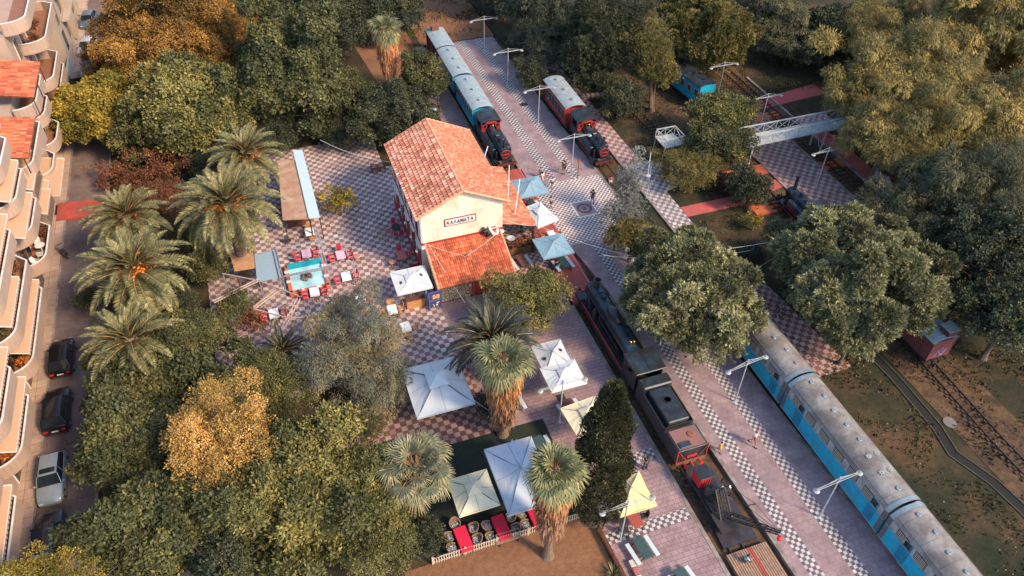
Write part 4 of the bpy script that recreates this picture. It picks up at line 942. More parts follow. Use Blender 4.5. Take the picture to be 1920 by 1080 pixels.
# blue railcar: three coaches ---------------------------------------
def railcar(label,y0,y1,stars=False):
    L=y1-y0; w=2.62; hw=w/2; o=thing('railcar_coach',label,'railcar coach',(33.8,(y0+y1)/2,-.1),0,'blue railcar set')
    MB().box(0,0,.7,w,L,1.63).build('body',cyan,o)
    up=MB(); 
    for s in (-1,1): up.box(s*(hw-.05),0,2.33,.1,L,.9)
    up.box(0,-L/2+.05,2.33,w-.2,.1,.9).box(0,L/2-.05,2.33,w-.2,.1,.9).build('window_band',greyp,o)
    n=int((L-1)/1.5)
    for s in (-1,1):
        for i in range(n):
            yy=-L/2+1.0+(i+.5)*(L-1.6)/n; wd=MB().box(s*(hw+.006),yy,2.43,.03,.98,.7).build('window',M('dark_window_pane',(.02,.016,.014),.8),o)  # panes are near-black and matt behind the louvres
            m_=MB()
            for k in range(4): m_.bar((s*(hw+.03),yy-.45,2.53+k*.16),(s*(hw+.03),yy+.45,2.53+k*.16),.02,.05)
            m_.build('louvre',cream,wd)
    rf=MB(); n2=16; secs=[]
    for yy in (-L/2,L/2):
        s_=[]
        for i in range(n2+1):
            t=-1+2*i/n2; s_.append((t*(hw+.03),yy,3.2+.68*(1-abs(t)**2.6)))
        s_+=[(p[0],p[1],p[2]-.05) for p in reversed(s_)]; secs.append(s_)
    rf.loft(secs)
    for k in range(int(L/1.6)):
        yy=-L/2+.8+k*1.6; pts=[((-1+2*i/n2)*(hw+.034),yy,3.212+.68*(1-abs(-1+2*i/n2)**2.6)) for i in range(n2+1)]
        for a,b in zip(pts,pts[1:]): rf.bar(a,b,.035,.02)
    r_=rf.build('roof',silver,o,smooth=True)
    MB().bar((-hw*.86,-L/2,3.44),(-hw*.86,L/2,3.44),.05,.05).bar((hw*.86,-L/2,3.44),(hw*.86,L/2,3.44),.05,.05).build('roof_gutter',dgrey,r_)
    k=int(L/1.35)
    for i in range(k):
        yy=-L/2+1.0+i*(L-1.8)/(k-1)
        if stars and i in (1,2):
            for xx in (-.25,.45):
                m_=MB()
                for q in range(4): a=q*PI/4; m_.bar((xx-.2*math.cos(a),yy-.2*math.sin(a),3.92),(xx+.2*math.cos(a),yy+.2*math.sin(a),3.92),.05,.05)
                m_.build('roof_vent',whitem,r_)
        else: MB().lathe([(.13,3.84),(.13,3.92),(.16,3.94),(.13,3.98),(.06,3.98),(.055,3.96),(.02,3.96)],.12*math.sin(i*2.3),yy,12).build('roof_vent',silverb,r_,smooth=True)
    # end bands
    for e in (-1,1):
        yy=e*(L/2-.16); secs=[]
        for y2 in (yy-.17,yy+.17):
            s_=[(-(hw+.02),y2,.8),(-(hw+.02),y2,3.2)]+[((-1+2*i/n2)*(hw+.05),y2,3.23+.68*(1-abs(-1+2*i/n2)**2.6)) for i in range(n2+1)]+[(hw+.02,y2,3.2),(hw+.02,y2,.8)]
            secs.append(s_)
        bd=MB(); bd.loft(secs,closed=False,caps=False); ob=bd.build('end_band',[dgrey,silverb],o); 
        for p in ob.data.polygons: p.material_index=1 if p.center.z>3.25 else 0
    MB().box(0,0,.42,2.1,L-.4,.3).box(-1.1,0,.45,.2,L*.3,.3).box(1.1,0,.45,.2,L*.3,.3).build('underframe',iron,o)
    for yy in (-L*.36,-L*.24,L*.24,L*.36): wheelset(o,yy)
    for yy in (-L*.4,L*.33):
        d=MB().box(-hw-.012,yy,.75,.03,.75,2.3).build('door',cyanD,o); MB().box(-hw-.03,yy,2.45,.02,.5,.55).build('pane',glassd,d)
    MB().bar((-hw-.04,-L/2,2.34),(-hw-.04,L/2,2.34),.03,.03).bar((-hw-.03,-L/2,.8),(-hw-.03,L/2,.8),.03,.04).build('trim_strip',greyp,o)
    return o
railcar('railcar coach coming out from under the stone pine, farthest of the blue set',28.35,39.9)
railcar('middle coach of the blue railcar set with pairs of star shaped roof vents',16.85,28.15,True)
railcar('nearest coach of the blue railcar set, leaving the bottom edge',5.3,16.65)
# others on the east side
v=carriage('brake_van','rusty red brake van with a cupola on the curved eastern tracks',47.35,28.0,33,M('rust_red_boards',(.2,.055,.055),.8,var=.25,scale=3,wave=('X',2.5,.2)),roofm,wagon=True,ends=False,cupola=False,group=None,cat='brake van',h=3.4)
q=MB().box(.45,-1.85,3.3,.95,.95,.55).build('cupola',maroon,v); MB().box(.45,-1.85,3.85,1.15,1.1,.06).build('cupola_roof',roofm,q)
mb=MB(); pur=M('faded_purple_scrawl',(.4,.3,.42),.7)
P_=[(-.5,1.3),(-.3,2.0),(-.1,1.4),(.1,2.1),(.25,1.5),(.5,1.9),(.4,1.3),(.1,1.25),(-.2,1.7)]
mb.path([(x,-2.38,z) for x,z in P_],.035,4); mb.build('spray_paint_marks',pur,v)
b=carriage('railway_wagon','blue railway cab car with a dark roof under the golden pine',49.4,69.8,75.5,cyan,sooty,4,group=None,ends=False,wl=.6,cat='railway wagon',rz=.12)
# ---------------- station building ----------------
def tile_roof(name,origin,u,v,nu,nv,parent,mat,amp=.045,step=.03,seed=1,seg=4):
    """barrel-tile slope. origin at ridge corner, u along ridge, v down slope (full vectors)"""
    rg=np.random.default_rng(seed); o=np.array(origin,float); u=np.array(u,float); v=np.array(v,float); nr=np.cross(u,v); nr/=np.linalg.norm(nr); 
    if nr[2]<0: nr=-nr
    NU=nu*seg; V=[];F=[];T=[]
    tu=np.linspace(0,1,NU+1); wave=np.abs(np.sin(tu*nu*PI))**.8*amp
    for j in range(nv):
        jit=rg.normal(0,.006,NU+1)
        for e,(t,h) in enumerate(((j/nv,.0),((j+1.12)/nv if j<nv-1 else 1,step))):
            V.append(o+tu[:,None]*u+v*t+nr*(wave+h+jit*(e))[:,None])
    W_=NU+1
    tile=rg.random((nv,nu))
    for j in range(nv):
        a=2*j*W_; i=np.arange(NU); F.append(np.stack([a+i,a+i+1,a+W_+i+1,a+W_+i],1)); T.append(np.repeat(tile[j],seg))
        # front lip of each course
        V.append(V[2*j+1]-nr*step*1.2) if False else None
    V=np.concatenate(V);F=np.concatenate(F);T=np.concatenate(T)
    return npmesh(name,V,F,mat,parent,tint=T,smooth=False)
tileA=tintmat('old_tiles_pink',[(0,(.36,.12,.075)),(.35,(.5,.19,.12)),(.7,(.6,.27,.18)),(.93,(.64,.33,.22)),(1,(.66,.44,.33))],.85,nscale=.4,namt=.15)
tileB=tintmat('clay_tiles_orange',[(0,(.38,.12,.065)),(.5,(.5,.18,.1)),(.93,(.58,.25,.15)),(1,(.62,.36,.24))],.8,nscale=.4,namt=.12)
tileC=tintmat('red_tiles_annexe',[(0,(.36,.085,.045)),(.5,(.5,.125,.06)),(.85,(.58,.17,.08)),(1,(.62,.25,.13))],.8,nscale=.5,namt=.35)
stucco=M('cream_stucco',(.76,.66,.52),.85,var=.07,scale=1.5,col2=(.5,.38,.27),stain=.05,bmp=.1)
ridgeM=M('ridge_tile',(.62,.3,.18),.8,var=.3,scale=3)
redtrim=M('oxide_red_trim',(.33,.03,.03),.6,var=.15)
whitetrim=M('white_stone_trim',(.66,.63,.58),.7,var=.12)
blueblind=M('pale_blue_shutter',(.35,.55,.62),.6)
st=thing('station_building','two storey cream railway station with red clay tile roofs','station',(14.1,57.2,0))
ox,oy=14.1,57.2
b=MB(); x0,x1,y0,y1=10.4-ox,17.85-ox,51.5-oy,62.9-oy
b.box((x0+x1)/2,(y0+y1)/2,0,x1-x0,y1-y0,7.0)
# gable triangles
for ya,yb in ((y0,y0+.3),(y1-.3,y1)):
    xm=(x0+x1)/2; b.add([(x0,ya,7),(x1,ya,7),(xm,ya,8.95),(x0,yb,7),(x1,yb,7),(xm,yb,8.95)],[(0,1,2),(5,4,3),(0,2,5,3),(2,1,4,5)])
b.build('wall',stucco,st)
rx0,rx1,ry0,ry1,zr,ze=10.0-ox,18.42-ox,51.1-oy,63.2-oy,9.15,7.08; xm=(rx0+rx1)/2
tile_roof('roof_slope',(xm,ry0,zr),(0,ry1-ry0,0),(rx0-xm,0,ze-zr),32,12,st,tileA,seed=2,amp=.11,step=.1,seg=6)
tile_roof('roof_slope',(xm,ry0,zr),(0,ry1-ry0,0),(rx1-xm,0,ze-zr),60,22,st,tileB,seed=3,amp=.07,step=.06)
u=MB()
u.add([(rx0,ry0,ze-.06),(xm,ry0,zr-.06),(xm,ry1,zr-.06),(rx0,ry1,ze-.06)],[(0,1,2,3)]); u.add([(rx1,ry0,ze-.06),(xm,ry0,zr-.06),(xm,ry1,zr-.06),(rx1,ry1,ze-.06)],[(3,2,1,0)])
u.build('roof_boarding',rust,st)
u=MB(); n=30
for i in range(n): a=ry0+(ry1-ry0)*i/n; u.tube((xm,a,zr+.0),(xm,a+(ry1-ry0)/n+.04,zr+.015),.13,.11,8)
u.build('ridge_tiles',ridgeM,st)
for yy in (ry0+.02,ry1-.02):
    u=MB(); 
    for xa in (rx0,rx1):
        k=11
        for i in range(k):
            p=Vector((xm+(xa-xm)*i/k,yy,zr+(ze-zr)*i/k+.03)); q=Vector((xm+(xa-xm)*(i+1.08)/k,yy,zr+(ze-zr)*(i+1.08)/k+.05)); u.tube(p,q,.1,.12,7)
    u.build('verge_tiles',ridgeM,st)
# cornices and plinths
u=MB(); u.box(0,y0-.05,6.62,x1-x0+.1,.08,.1) if False else None
u.box((x0+x1)/2,y0-.03,3.98,x1-x0+.1,.08,.16).box(x0-.03,(y0+y1)/2,3.9,.08,y1-y0,.2).box(x0-.04,(y0+y1)/2,0,.1,y1-y0+.1,1.1).build('string_course',redtrim,st)
u=MB(); u.box(x0+.16,y0-.02,4.16,.34,.06,2.9).box(x0-.02,y0+.16,4.16,.06,.34,2.9).box(x0-.02,y0+.16,1.1,.06,.34,2.8)
for k in range(1,6): u.box(x0-.025,y0+k*2.1,1.1,.07,.3,5.9)
u.build('pilaster',whitetrim,st)
def wwin(y_,z_,h_,w_=1.0,door=False,m=redtrim):
    f=MB().box(x0-.03,y_,z_,.1,w_+.24,h_+.2).build('door' if door else 'window',m,st)
    MB().box(x0-.07,y_,z_+.1,.06,w_,h_).build('pane' if not door else 'panel',glassd if not door else redtrim,f)
    MB().box(x0-.1,y_,z_+h_+.2,.2,w_+.4,.1).build('hood',whitetrim,f)
for k in range(5): wwin(y0+1.15+k*2.1,1.1 if k%2 else .05,2.2 if k%2 else 2.9,door=not k%2)
for k in range(5): wwin(y0+1.15+k*2.1,4.5,1.6,m=blueblind if k==3 else whitetrim)
for k in range(4):
    f=MB().box(x1+.03,y0+1.6+k*2.8,.05,.1,1.3,2.7).build('door',redtrim,st); MB().box(x1+.07,y0+1.6+k*2.8,1.2,.05,.95,1.3).build('pane',glassd,f)
for k in range(4):
    f=MB().box(x1+.03,y0+1.6+k*2.8,4.9,.1,1.1,1.4).build('window',whitetrim,st); MB().box(x1+.07,y0+1.6+k*2.8,5,.05,.9,1.2).build('pane',glassd,f)
# round wall lamps along the plaza side
for k in range(4):
    l=MB().bar((x0,y0+.3+k*2.1,3.2),(x0-.45,y0+.3+k*2.1,3.3),.04,.04).build('wall_lamp',iron,st); MB().lathe([(.01,3.02),(.1,3.06),(.13,3.16),(.1,3.27),(.01,3.3)],x0-.45,y0+.3+k*2.1,10).build('globe',white,l,smooth=True)
# sign with station name
sg=MB().box(13.95-ox,y0-.05,5.52,2.85,.06,.78).build('name_sign',redtrim,st)
MB().box(13.95-ox,y0-.085,5.6,2.68,.02,.62).build('name_panel',white,sg)
LT={'K':[((0,0),(0,1)),((.62,1),(0,.42)),((.18,.55),(.68,0))],'A':[((0,0),(.36,1)),((.36,1),(.72,0)),((.14,.33),(.58,.33))],'L':[((0,0),(.36,1)),((.36,1),(.72,0))],'M':[((0,0),(0,1)),((0,1),(.38,.25)),((.38,.25),(.76,1)),((.76,1),(.76,0))],'T':[((.34,0),(.34,1)),((0,1),(.7,1))]}
mb=MB(); cx=13.95-ox-1.2
for ch in 'KALAMATA':
    for (xa,ya),(xb,yb) in LT[ch]: mb.bar((cx+xa*.32,y0-.115,5.73+ya*.37),(cx+xb*.32,y0-.115,5.73+yb*.37),.02,.075)
    cx+=.306
mb.build('name_lettering',M('black_lettering',(.01,.01,.012),.5),sg)
# downpipe, wall lamp ring, duct
mb=MB().path([(x0+.1,y0-.06,6.9),(x0+.1,y0-.06,4.2)],.035); mb.tube((x0+1.1,y0-.04,4.3),(x0+1.1,y0-.04,5.1),.012); mb.build('drainpipe',white,st)
mb=MB()
for a in ((x0+.05,y0-.35),(x1-.15,y0-.38)):
    n=14; mb.loft([[(a[0]+r*math.cos(2*PI*i/n),a[1]-.05*k,3.95+r*math.sin(2*PI*i/n)) for i in range(n)] for k,r in ((0,.19),(1,.19),(1.02,.09),(0.3,.08))])
mb.build('round_vent',white,st)
pts=[(16.6-ox,y0-.1,4.5),(16.6-ox,y0-.3,4.35),(16.75-ox,y0-.75,4.15),(17.05-ox,y0-.85,4.25),(17.15-ox,y0-.7,4.5)]
mb=MB()
for a,b_ in zip(pts,pts[1:]): mb.tube(a,b_,.14,n=10)
for p in pts: mb.lathe([(.01,p[2]-.14),(.12,p[2]-.07),(.14,p[2]),(.12,p[2]+.07),(.01,p[2]+.14)],p[0],p[1],10)
mb.build('extractor_duct',white,st,smooth=True)
mb=MB().box(16.2-ox,y0-.35,4.1,.5,.45,.4,bev=.05).tube((15.9-ox,y0-.2,4.45),(17.2-ox,y0-.2,4.55),.04).box(16.0-ox,y0-.2,4.4,.25,.3,.2).lathe([(.16,4.0),(.16,4.4),(.05,4.5)],16.35-ox,y0-.65,10); mb.build('roof_fan',iron,st)
# porch on the platform side
px0,px1,py0,py1=17.85-ox,21.2-ox,51.6-oy,61.4-oy
tile_roof('porch_roof',(px0,py0,4.35),(0,py1-py0,0),(px1-px0,0,-.95),38,9,st,tileB,seed=5)
MB().add([(px0,py0,4.28),(px1,py0,3.33),(px1,py1,3.33),(px0,py1,4.28)],[(0,1,2,3)]).box(px1-.05,(py0+py1)/2,3.2,.12,py1-py0,.14).box((px0+px1)/2,py0+.08,3.16,px1-px0,.1,.12).build('porch_frame',iron,st)
for k in range(4):
    yy=py0+.3+k*(py1-py0-.6)/3; p=MB().box(px1-.2,yy,0,.2,.2,3.25).box(px1-.2,yy,0,.34,.34,.35).bar((px1-.2,yy,2.6),(px1-.9,yy,3.3),.1,.1); p.build('porch_post',iron,st)
mb=MB()
for a,b_ in (((19.6-ox,py0+1.5,3.9),(20.8-ox,py0+3.6,6.2)),((19.6-ox,py0+3.4,3.9),(20.6-ox,py0+6.0,6.2))): mb.tube(a,b_,.04)
mb.path([(18.3-ox,py0+6.5,5.0),(18.3-ox,py0+6.5,7.2),(18.9-ox,py0+7.2,7.9)],.04); mb.build('roof_pole',white,st)
# annexe
ax0,ax1,ay0,ay1=10.95-ox,17.3-ox,48.0-oy,51.5-oy
stoneM=None
mt,nt_,n_,b_=newmat('rubble_stone'); tc=nd(nt_,'ShaderNodeTexCoord'); vo=nd(nt_,'ShaderNodeTexVoronoi'); vo.feature='DISTANCE_TO_EDGE'; vo.inputs['Scale'].default_value=3.4; nt_.links.new(tc.outputs['Object'],vo.inputs['Vector'])
vc=nd(nt_,'ShaderNodeTexVoronoi'); vc.inputs['Scale'].default_value=3.4; nt_.links.new(tc.outputs['Object'],vc.inputs['Vector'])
cc=mixc(nt_,.25,(.46,.37,.3),vc.outputs['Color'],'MULTIPLY'); e=ramp(nt_,vo.outputs['Distance'],[(.03,(.12,.09,.08)),(.09,(1,1,1))]); cc=mixc(nt_,1.0,cc,e,'MULTIPLY'); nt_.links.new(cc,b_.inputs['Base Color']); b_.inputs['Roughness'].default_value=.9
bump(nt_,b_,vo.outputs['Distance'],.6,.15); stoneM=mt
b=MB().box((ax0+ax1)/2,(ay0+ay1)/2-.001,0,ax1-ax0,ay1-ay0-.01,2.3); 
for xa in (ax0,ax1-.3): b.add([(xa,ay0,2.3),(xa,ay1-.01,2.3),(xa,ay1-.01,3.8),(xa+.3,ay0,2.3),(xa+.3,ay1-.01,2.3),(xa+.3,ay1-.01,3.8)],[(0,1,2),(5,4,3),(0,2,5,3)])
b.build('annexe_wall',stoneM,st)
tile_roof('annexe_roof',(ax0-.3,ay1-.01,3.9),(ax1-ax0+.6,0,0),(0,ay0-.75-ay1,-1.55),36,13,st,tileC,seed=6,amp=.08,step=.09)
MB().add([(ax0-.3,ay1-.02,3.82),(ax1+.3,ay1-.02,3.82),(ax1+.3,ay0-.72,2.27),(ax0-.3,ay0-.72,2.27)],[(0,1,2,3)]).build('annexe_boarding',rust,st)
for xa in (ax0-.28,ax1+.28):
    u=MB()
    for i in range(13):
        t,t2=i/13,(i+1.1)/13; u.tube((xa,ay1+(ay0-.75-ay1)*t,3.95-1.55*t),(xa,ay1+(ay0-.75-ay1)*t2,3.97-1.55*t2),.11,.13,7)
    u.build('annexe_verge',ridgeM,st)
f=MB().box(13.95-ox,ay0-.03,0,.16,.12,2.3).box(15.2-ox,ay0-.03,0,.16,.12,2.3).box(14.55-ox,ay0-.03,2.1,1.3,.12,.16).build('door_frame',redtrim,st); MB().box(14.55-ox,ay0-.01,.02,1.1,.05,2.05).build('door',M('dark_red_door',(.16,.02,.02),.6),f)
MB().lathe([(.1,3.1),(.1,3.45),(.05,3.47)],13.9-ox,ay0+1.6,10).build('flue',iron,st)
# ---------------- outdoor furniture ----------------
clothW=M('white_cloth',(.74,.78,.8),.8,var=.05,scale=1.5); clothP=M('pink_cloth',(.7,.45,.55),.8,var=.06); clothR=M('crimson_cloth',(.58,.01,.05),.75,var=.12,scale=3)
chairR=M('red_chair',(.5,.03,.05),.5,var=.15); woodO=M('orange_wood',(.5,.24,.1),.7,var=.25); woodD=M('dark_table_wood',(.14,.055,.05),.6,var=.3); greenT=M('green_table_top',(.035,.075,.075),.5,var=.2); benchW=M('pale_bench',(.5,.58,.6),.6,var=.1)
wick=M('wicker',(.38,.23,.15),.85,var=.35,scale=14,wave=('Z',9,.8)); 
mt,nt_,n_,b_=newmat('patterned_cushion'); tc=nd(nt_,'ShaderNodeTexCoord'); vo=nd(nt_,'ShaderNodeTexVoronoi'); vo.inputs['Scale'].default_value=14; nt_.links.new(tc.outputs['Object'],vo.inputs['Vector']); nt_.links.new(ramp(nt_,vo.outputs['Distance'],[(.42,(.62,.62,.6)),(.5,(.12,.13,.16))]),b_.inputs['Base Color']); cush=mt
def table(label,x,y,rz,cat='dining table',w=.8,d=1.0,top=clothW,group='cafe tables on the plaza',name='table',cloth=True):
    o=thing(name,label,cat,(x,y,.03),rz,group)
    MB().box(0,0,.72,w,d,.035,bev=.01).build('table_top',top,o)
    if cloth:
        mb=MB(); n=8
        for s in (-1,1): mb.box(s*w/2,0,.5,.015,d*.98,.22); mb.box(0,s*d/2,.54,w*.98,.015,.18)
        mb.build('cloth_edge',top,o)
    for sx in (-1,1):
        for sy in (-1,1): MB().box(sx*(w/2-.07),sy*(d/2-.07),0,.05,.05,.72).build('leg',iron if top is not woodO else woodO,o)
    return o
def mkchair(mat=chairR,frame=None):
    o=thing('chair','x','chair'); frame=frame or M('pale_chair_frame',(.55,.42,.4),.6)
    MB().box(0,0,.44,.44,.44,.06,bev=.02).build('seat',mat,o)
    bk=MB(); 
    secs=[]
    for z,yy,w in ((.5,.2,.42),(.7,.25,.44),(.95,.32,.3)): secs.append([(-w/2,yy-.02,z),(w/2,yy-.02,z),(w/2,yy+.02,z),(-w/2,yy+.02,z)])
    bk.loft(secs).build('backrest',mat,o)
    MB().path([(-.23,-.18,.62),(-.24,.22,.66)],.018).path([(.23,-.18,.62),(.24,.22,.66)],.018).tube((-.23,-.18,.62),(-.21,-.18,.45),.015).tube((.23,-.18,.62),(.21,-.18,.45),.015).build('armrest',frame,o)
    for sx in (-1,1):
        for sy in (-1,1): MB().tube((sx*.19,sy*.18,.45),(sx*.22,sy*.23,0),.016).build('leg',frame,o)
    return o
PR={'red':mkchair(chairR),'wood':mkchair(woodO,woodO),'dark':mkchair(iron,iron)}
USED=set()
def chair(kind,x,y,rz,label,group,z=.03):
    o=PR[kind] if kind not in USED else copytree(PR[kind]); USED.add(kind)
    o.location=(x,y,z); o.rotation_euler=(0,0,rz); o['label']=label; o['category']='chair'; o['group']=group; return o
def ring(kind,tx,ty,spec,where,group):
    """spec: list of (side, offset)"""
    side={'W':(-1,0,PI/2),'E':(1,0,-PI/2),'N':(0,1,0),'S':(0,-1,PI)}; word={'W':'left','E':'right','N':'far','S':'near'}
    for s,off,dist_ in spec:
        dx,dy,rz=side[s]; x=tx+dx*dist_+(off if dx==0 else 0); y=ty+dy*dist_+(off if dx!=0 else 0)
        pos=word[s]+' side'; 
        if off: pos=('far ' if off>0 else 'near ')+word[s]+' corner' if dx else (word[s]+' side' if not off else word[s]+(' end, left' if off<0 else ' end, right'))
        chair(kind,x,y,rz+random.uniform(-.25,.25),{'red':'red armchair','wood':'orange wooden chair','dark':'dark slim chair'}[kind]+', '+pos+' of '+where,group)
random.seed(9)
CG='chairs around the cafe tables'
T=[(.75,57.6,clothP,'red',[('W',.3,.8),('W',-.35,.8),('E',.3,.8),('E',-.35,.8)],'the pink clothed table above the fountain','pink clothed table just above the fountain basin'),
(3.7,56.4,clothP,'red',[('W',.3,.8),('W',-.35,.8),('E',.3,.8),('E',-.35,.8),('N',0,.95)],'the second pink clothed table','pink clothed table outside the pergola beams, with a red chair at its far end'),
(3.65,53.3,clothW,'red',[('W',.25,.8),('W',-.35,.8),('E',.3,.8),('E',-.35,.8)],'the white table right of the fountain','white clothed table right of the fountain basin'),
(.65,52.2,clothW,'red',[('W',.3,.8),('W',-.3,.8),('E',.3,.8),('E',-.3,.8)],'the white table in front of the fountain','white clothed table in front of the fountain basin'),
(-3.05,50.6,clothW,'red',[('W',.2,.8),('W',-.4,.8),('E',.2,.8),('E',-.4,.8)],'the table under slanting pergola beams','white table among red chairs under the slanting pergola beams'),
(4.3,49.9,clothW,'wood',[('W',0,.8),('E',.2,.75),('S',0,.9)],'the white table above the olive tree','white table right above the thin golden crown of the olive trees'),
(6.6,47.85,clothW,'wood',[('W',.3,.75),('W',-.35,.75),('E',.3,.75),('E',-.35,.75),('N',0,.85)],'the white table left of the menu board','white table ringed by orange wooden chairs left of the menu board'),
(7.2,45.45,clothW,'wood',[('E',-.1,.8),('S',.1,.9)],'the lone white table nearest the big canopy','lone white table nearest to the big white canopy'),
(1.5,60.7,clothW,'wood',[('N',0,.9),('S',.1,.9)],'the white table below the kiosk roof','white table just below the wooden kiosk roof')]
for x,y,top,kd,sp,wh,lb in T:
    table(lb,x,y,random.uniform(-.05,.05),top=top); ring(kd,x,y,sp,wh,CG)
table('red chequered wooden table by the station wall',9.0,54.5,0,w=.85,d=1.3,top=M('red_table',(.5,.14,.1),.6),cloth=False); ring('red',9.0,54.5,[('E',.25,.75),('N',0,.95)],'the red table by the station wall',CG)
table('dark table against the station wall at its middle',9.5,58.7,0,w=.75,d=.9,top=iron,cloth=False); ring('red',9.5,58.7,[('W',.0,.7),('S',-.2,.8),('S',.3,.8),('N',0,.8)],'the dark table at the station wall',CG)
table('small pale blue table at the corner of the white square umbrella',8.7,51.9,0,w=.7,d=.7,top=benchW,cloth=False)
o=thing('folding_screen','low red wooden screen beside the station wall','screen',(10,52.6,.03)); MB().box(0,0,0,1.3,.06,1.0).build('panel',redtrim,o); MB().box(-.62,0,0,.08,.1,1.1).box(.62,0,0,.08,.1,1.1).build('post',redtrim,o)
for (x,y,lb) in ((8.0,54.1,'round red chequered bundle left of the red table by the station'),(5.1,55.9,'round red chequered stool at the corner of the pergola')):
    o=thing('stool',lb,'stool',(x,y,.03)); MB().lathe([(.1,.4),(.3,.42),(.33,.5),(.3,.56),(.02,.6)],0,0,14).build('seat',tilemat('red_check_cloth',.12,(.6,.12,.1),(.65,.5,.4),(.4,.1,.1),.1),o)
    for k in range(3): a=k*2.09; MB().tube((.2*math.cos(a),.2*math.sin(a),.42),(.28*math.cos(a),.28*math.sin(a),0),.02).build('leg',iron,o)
# ---- umbrellas ----
def umbrella(label,x,y,w,d,h=2.55,rise=.55,mat=None,rz=0,cap=True,val=.16,group='square umbrellas',marks=False,name='umbrella',pole=True):
    o=thing(name,label,'umbrella',(x,y,0),rz,group); n=8; hw,hd=w/2,d/2; mb=MB()
    pk=Vector((0,0,h+rise)); cr=[(-hw,-hd),(hw,-hd),(hw,hd),(-hw,hd)]
    for k in range(4):
        a=Vector((*cr[k],h)); b=Vector((*cr[(k+1)%4],h)); g=[]
        for i in range(n+1):
            t=i/n; row=[]
            for j in range(n+1):
                s=j/n; e=a.lerp(b,s); p=pk.lerp(e,t); p.z-=.3*math.sin(PI*t)*rise*.55+.1*math.sin(PI*s)**2*t*rise+.012*math.sin(s*23+k)*math.sin(t*9); row.append(p)
            g.append(row)
        for i in range(n):
            for j in range(n):
                if i==0: mb.add([g[0][0],g[1][j],g[1][j+1]],[(0,1,2)])
                else: mb.add([g[i][j],g[i+1][j],g[i+1][j+1],g[i][j+1]],[(0,1,2,3)])
        # valance
        mb.add([a,b,b-Vector((0,0,val)),a-Vector((0,0,val))],[(0,1,2,3)])
    cn=mb.build('canopy',mat,o,smooth=False)
    sm=MB()
    for c_ in [(*c,0) for c in cr]+[(0,-hd,1),(hw,0,1),(0,hd,1),(-hw,0,1)]:
        e_=Vector((c_[0],c_[1],h)); L_=[]
        for i in range(7):
            t=i/6; q=pk.lerp(e_,t); q.z-=.3*math.sin(PI*t)*rise*.55+(.1*t*rise if c_[2] else 0)-.012; L_.append(q)
        sm.path(L_,.014 if c_[2] else .022,4)
    sm.build('seam',M('seam_tape',(.3,.31,.31),.8),cn)
    if cap:
        c=.17*min(w,d); m2=MB(); z=h+rise*.72
        m2.add([(-c,-c,z),(c,-c,z),(c,c,z),(-c,c,z),(0,0,h+rise+.12)],[(0,1,4),(1,2,4),(2,3,4),(3,0,4)]); m2.add([(-c,-c,z),(c,-c,z),(c,c,z),(-c,c,z),(-c,-c,z-.06),(c,-c,z-.06),(c,c,z-.06),(-c,c,z-.06)],[(0,4,5,1),(1,5,6,2),(2,6,7,3),(3,7,4,0)])
        m2.build('vent_cap',mat,o)
    fr=MB().tube((0,0,0),(0,0,h+rise-.02),.035).box(0,0,0,.6,.6,.1)
    for c_ in cr: fr.bar((0,0,h+rise-.1),(c_[0]*.97,c_[1]*.97,h-.04),.03,.03)
    fr.build('pole',iron,o)
    if marks:
        for s in (-1,1):
            k=MB(); x_,y_=s*hw*.62,s*hd*.15; z_=h+rise*(1-.62)-.02; k.add([(x_-.16,y_,z_+.09*s),(x_,y_-.2,z_),(x_+.16,y_,z_-.09*s),(x_,y_+.2,z_)],[(0,1,2,3)]); k.build('emblem',M('black_print',(.03,.03,.03),.7),o)
    return o
ublue=M('pale_blue_canvas',(.2,.34,.43),.85,var=.1,scale=2,bmp=.05); uwhite=M('white_canvas',(.6,.64,.66),.85,var=.06,scale=2,col2=(.6,.62,.63),stain=.1,bmp=.05); ucream=M('cream_canvas',(.72,.65,.45),.85,var=.06,scale=2,bmp=.05); uyel=M('yellow_canvas',(.72,.56,.27),.85,var=.06,scale=2,bmp=.05); ugrey=M('grey_canvas',(.5,.52,.53),.85,var=.06,scale=2,bmp=.05); ubw=M('blueish_white_canvas',(.44,.53,.62),.85,var=.08,scale=1.5,col2=(.55,.52,.52),stain=.2,bmp=.05)
umbrella('pale blue umbrella next to the front of the black engine on the red deck',23.2,58.7,3.0,3.0,2.4,.5,ublue,cap=False)
umbrella('white umbrella between the two pale blue ones on the red deck',22.4,54.1,2.5,3.2,2.5,.6,uwhite,rz=.25,cap=True)
umbrella('brightest blue umbrella, nearest on the red deck, over a seated person',22.05,49.5,3.0,2.9,2.4,.5,ublue,cap=False)
umbrella('white square umbrella with two black diamond marks by the annexe',8.7,48.95,3.1,3.0,2.6,.35,uwhite,cap=True,marks=True)
umbrella('biggest white canopy beside the cycad palm',7.7,36.8,4.4,4.9,2.7,1.15,uwhite,name='canopy_tent')
umbrella('grey-white umbrella half hidden behind the nearer white one',17.0,36.9,2.5,3.0,2.6,.6,ugrey,marks=True,cap=False)
umbrella('clean white umbrella right of the skirted fan palm',17.0,34.7,2.9,2.5,2.75,.5,uwhite)
umbrella('cream umbrella left of the cypress tree top',17.2,30.7,2.9,2.8,2.6,.6,ucream,rz=.08,cap=True)
umbrella('cream umbrella with a small vent cap above the first red table',7.55,27.35,2.8,2.9,2.6,.7,ucream,cap=True)
umbrella('largest blue-white canopy behind the skirted palm in the yard',10.95,27.5,3.5,5.3,2.9,.7,ubw,name='canopy_tent',cap=False,val=.3)
umbrella('yellow umbrella right of the cypress',17.4,23.9,2.7,2.8,2.6,.8,uyel,cap=False)
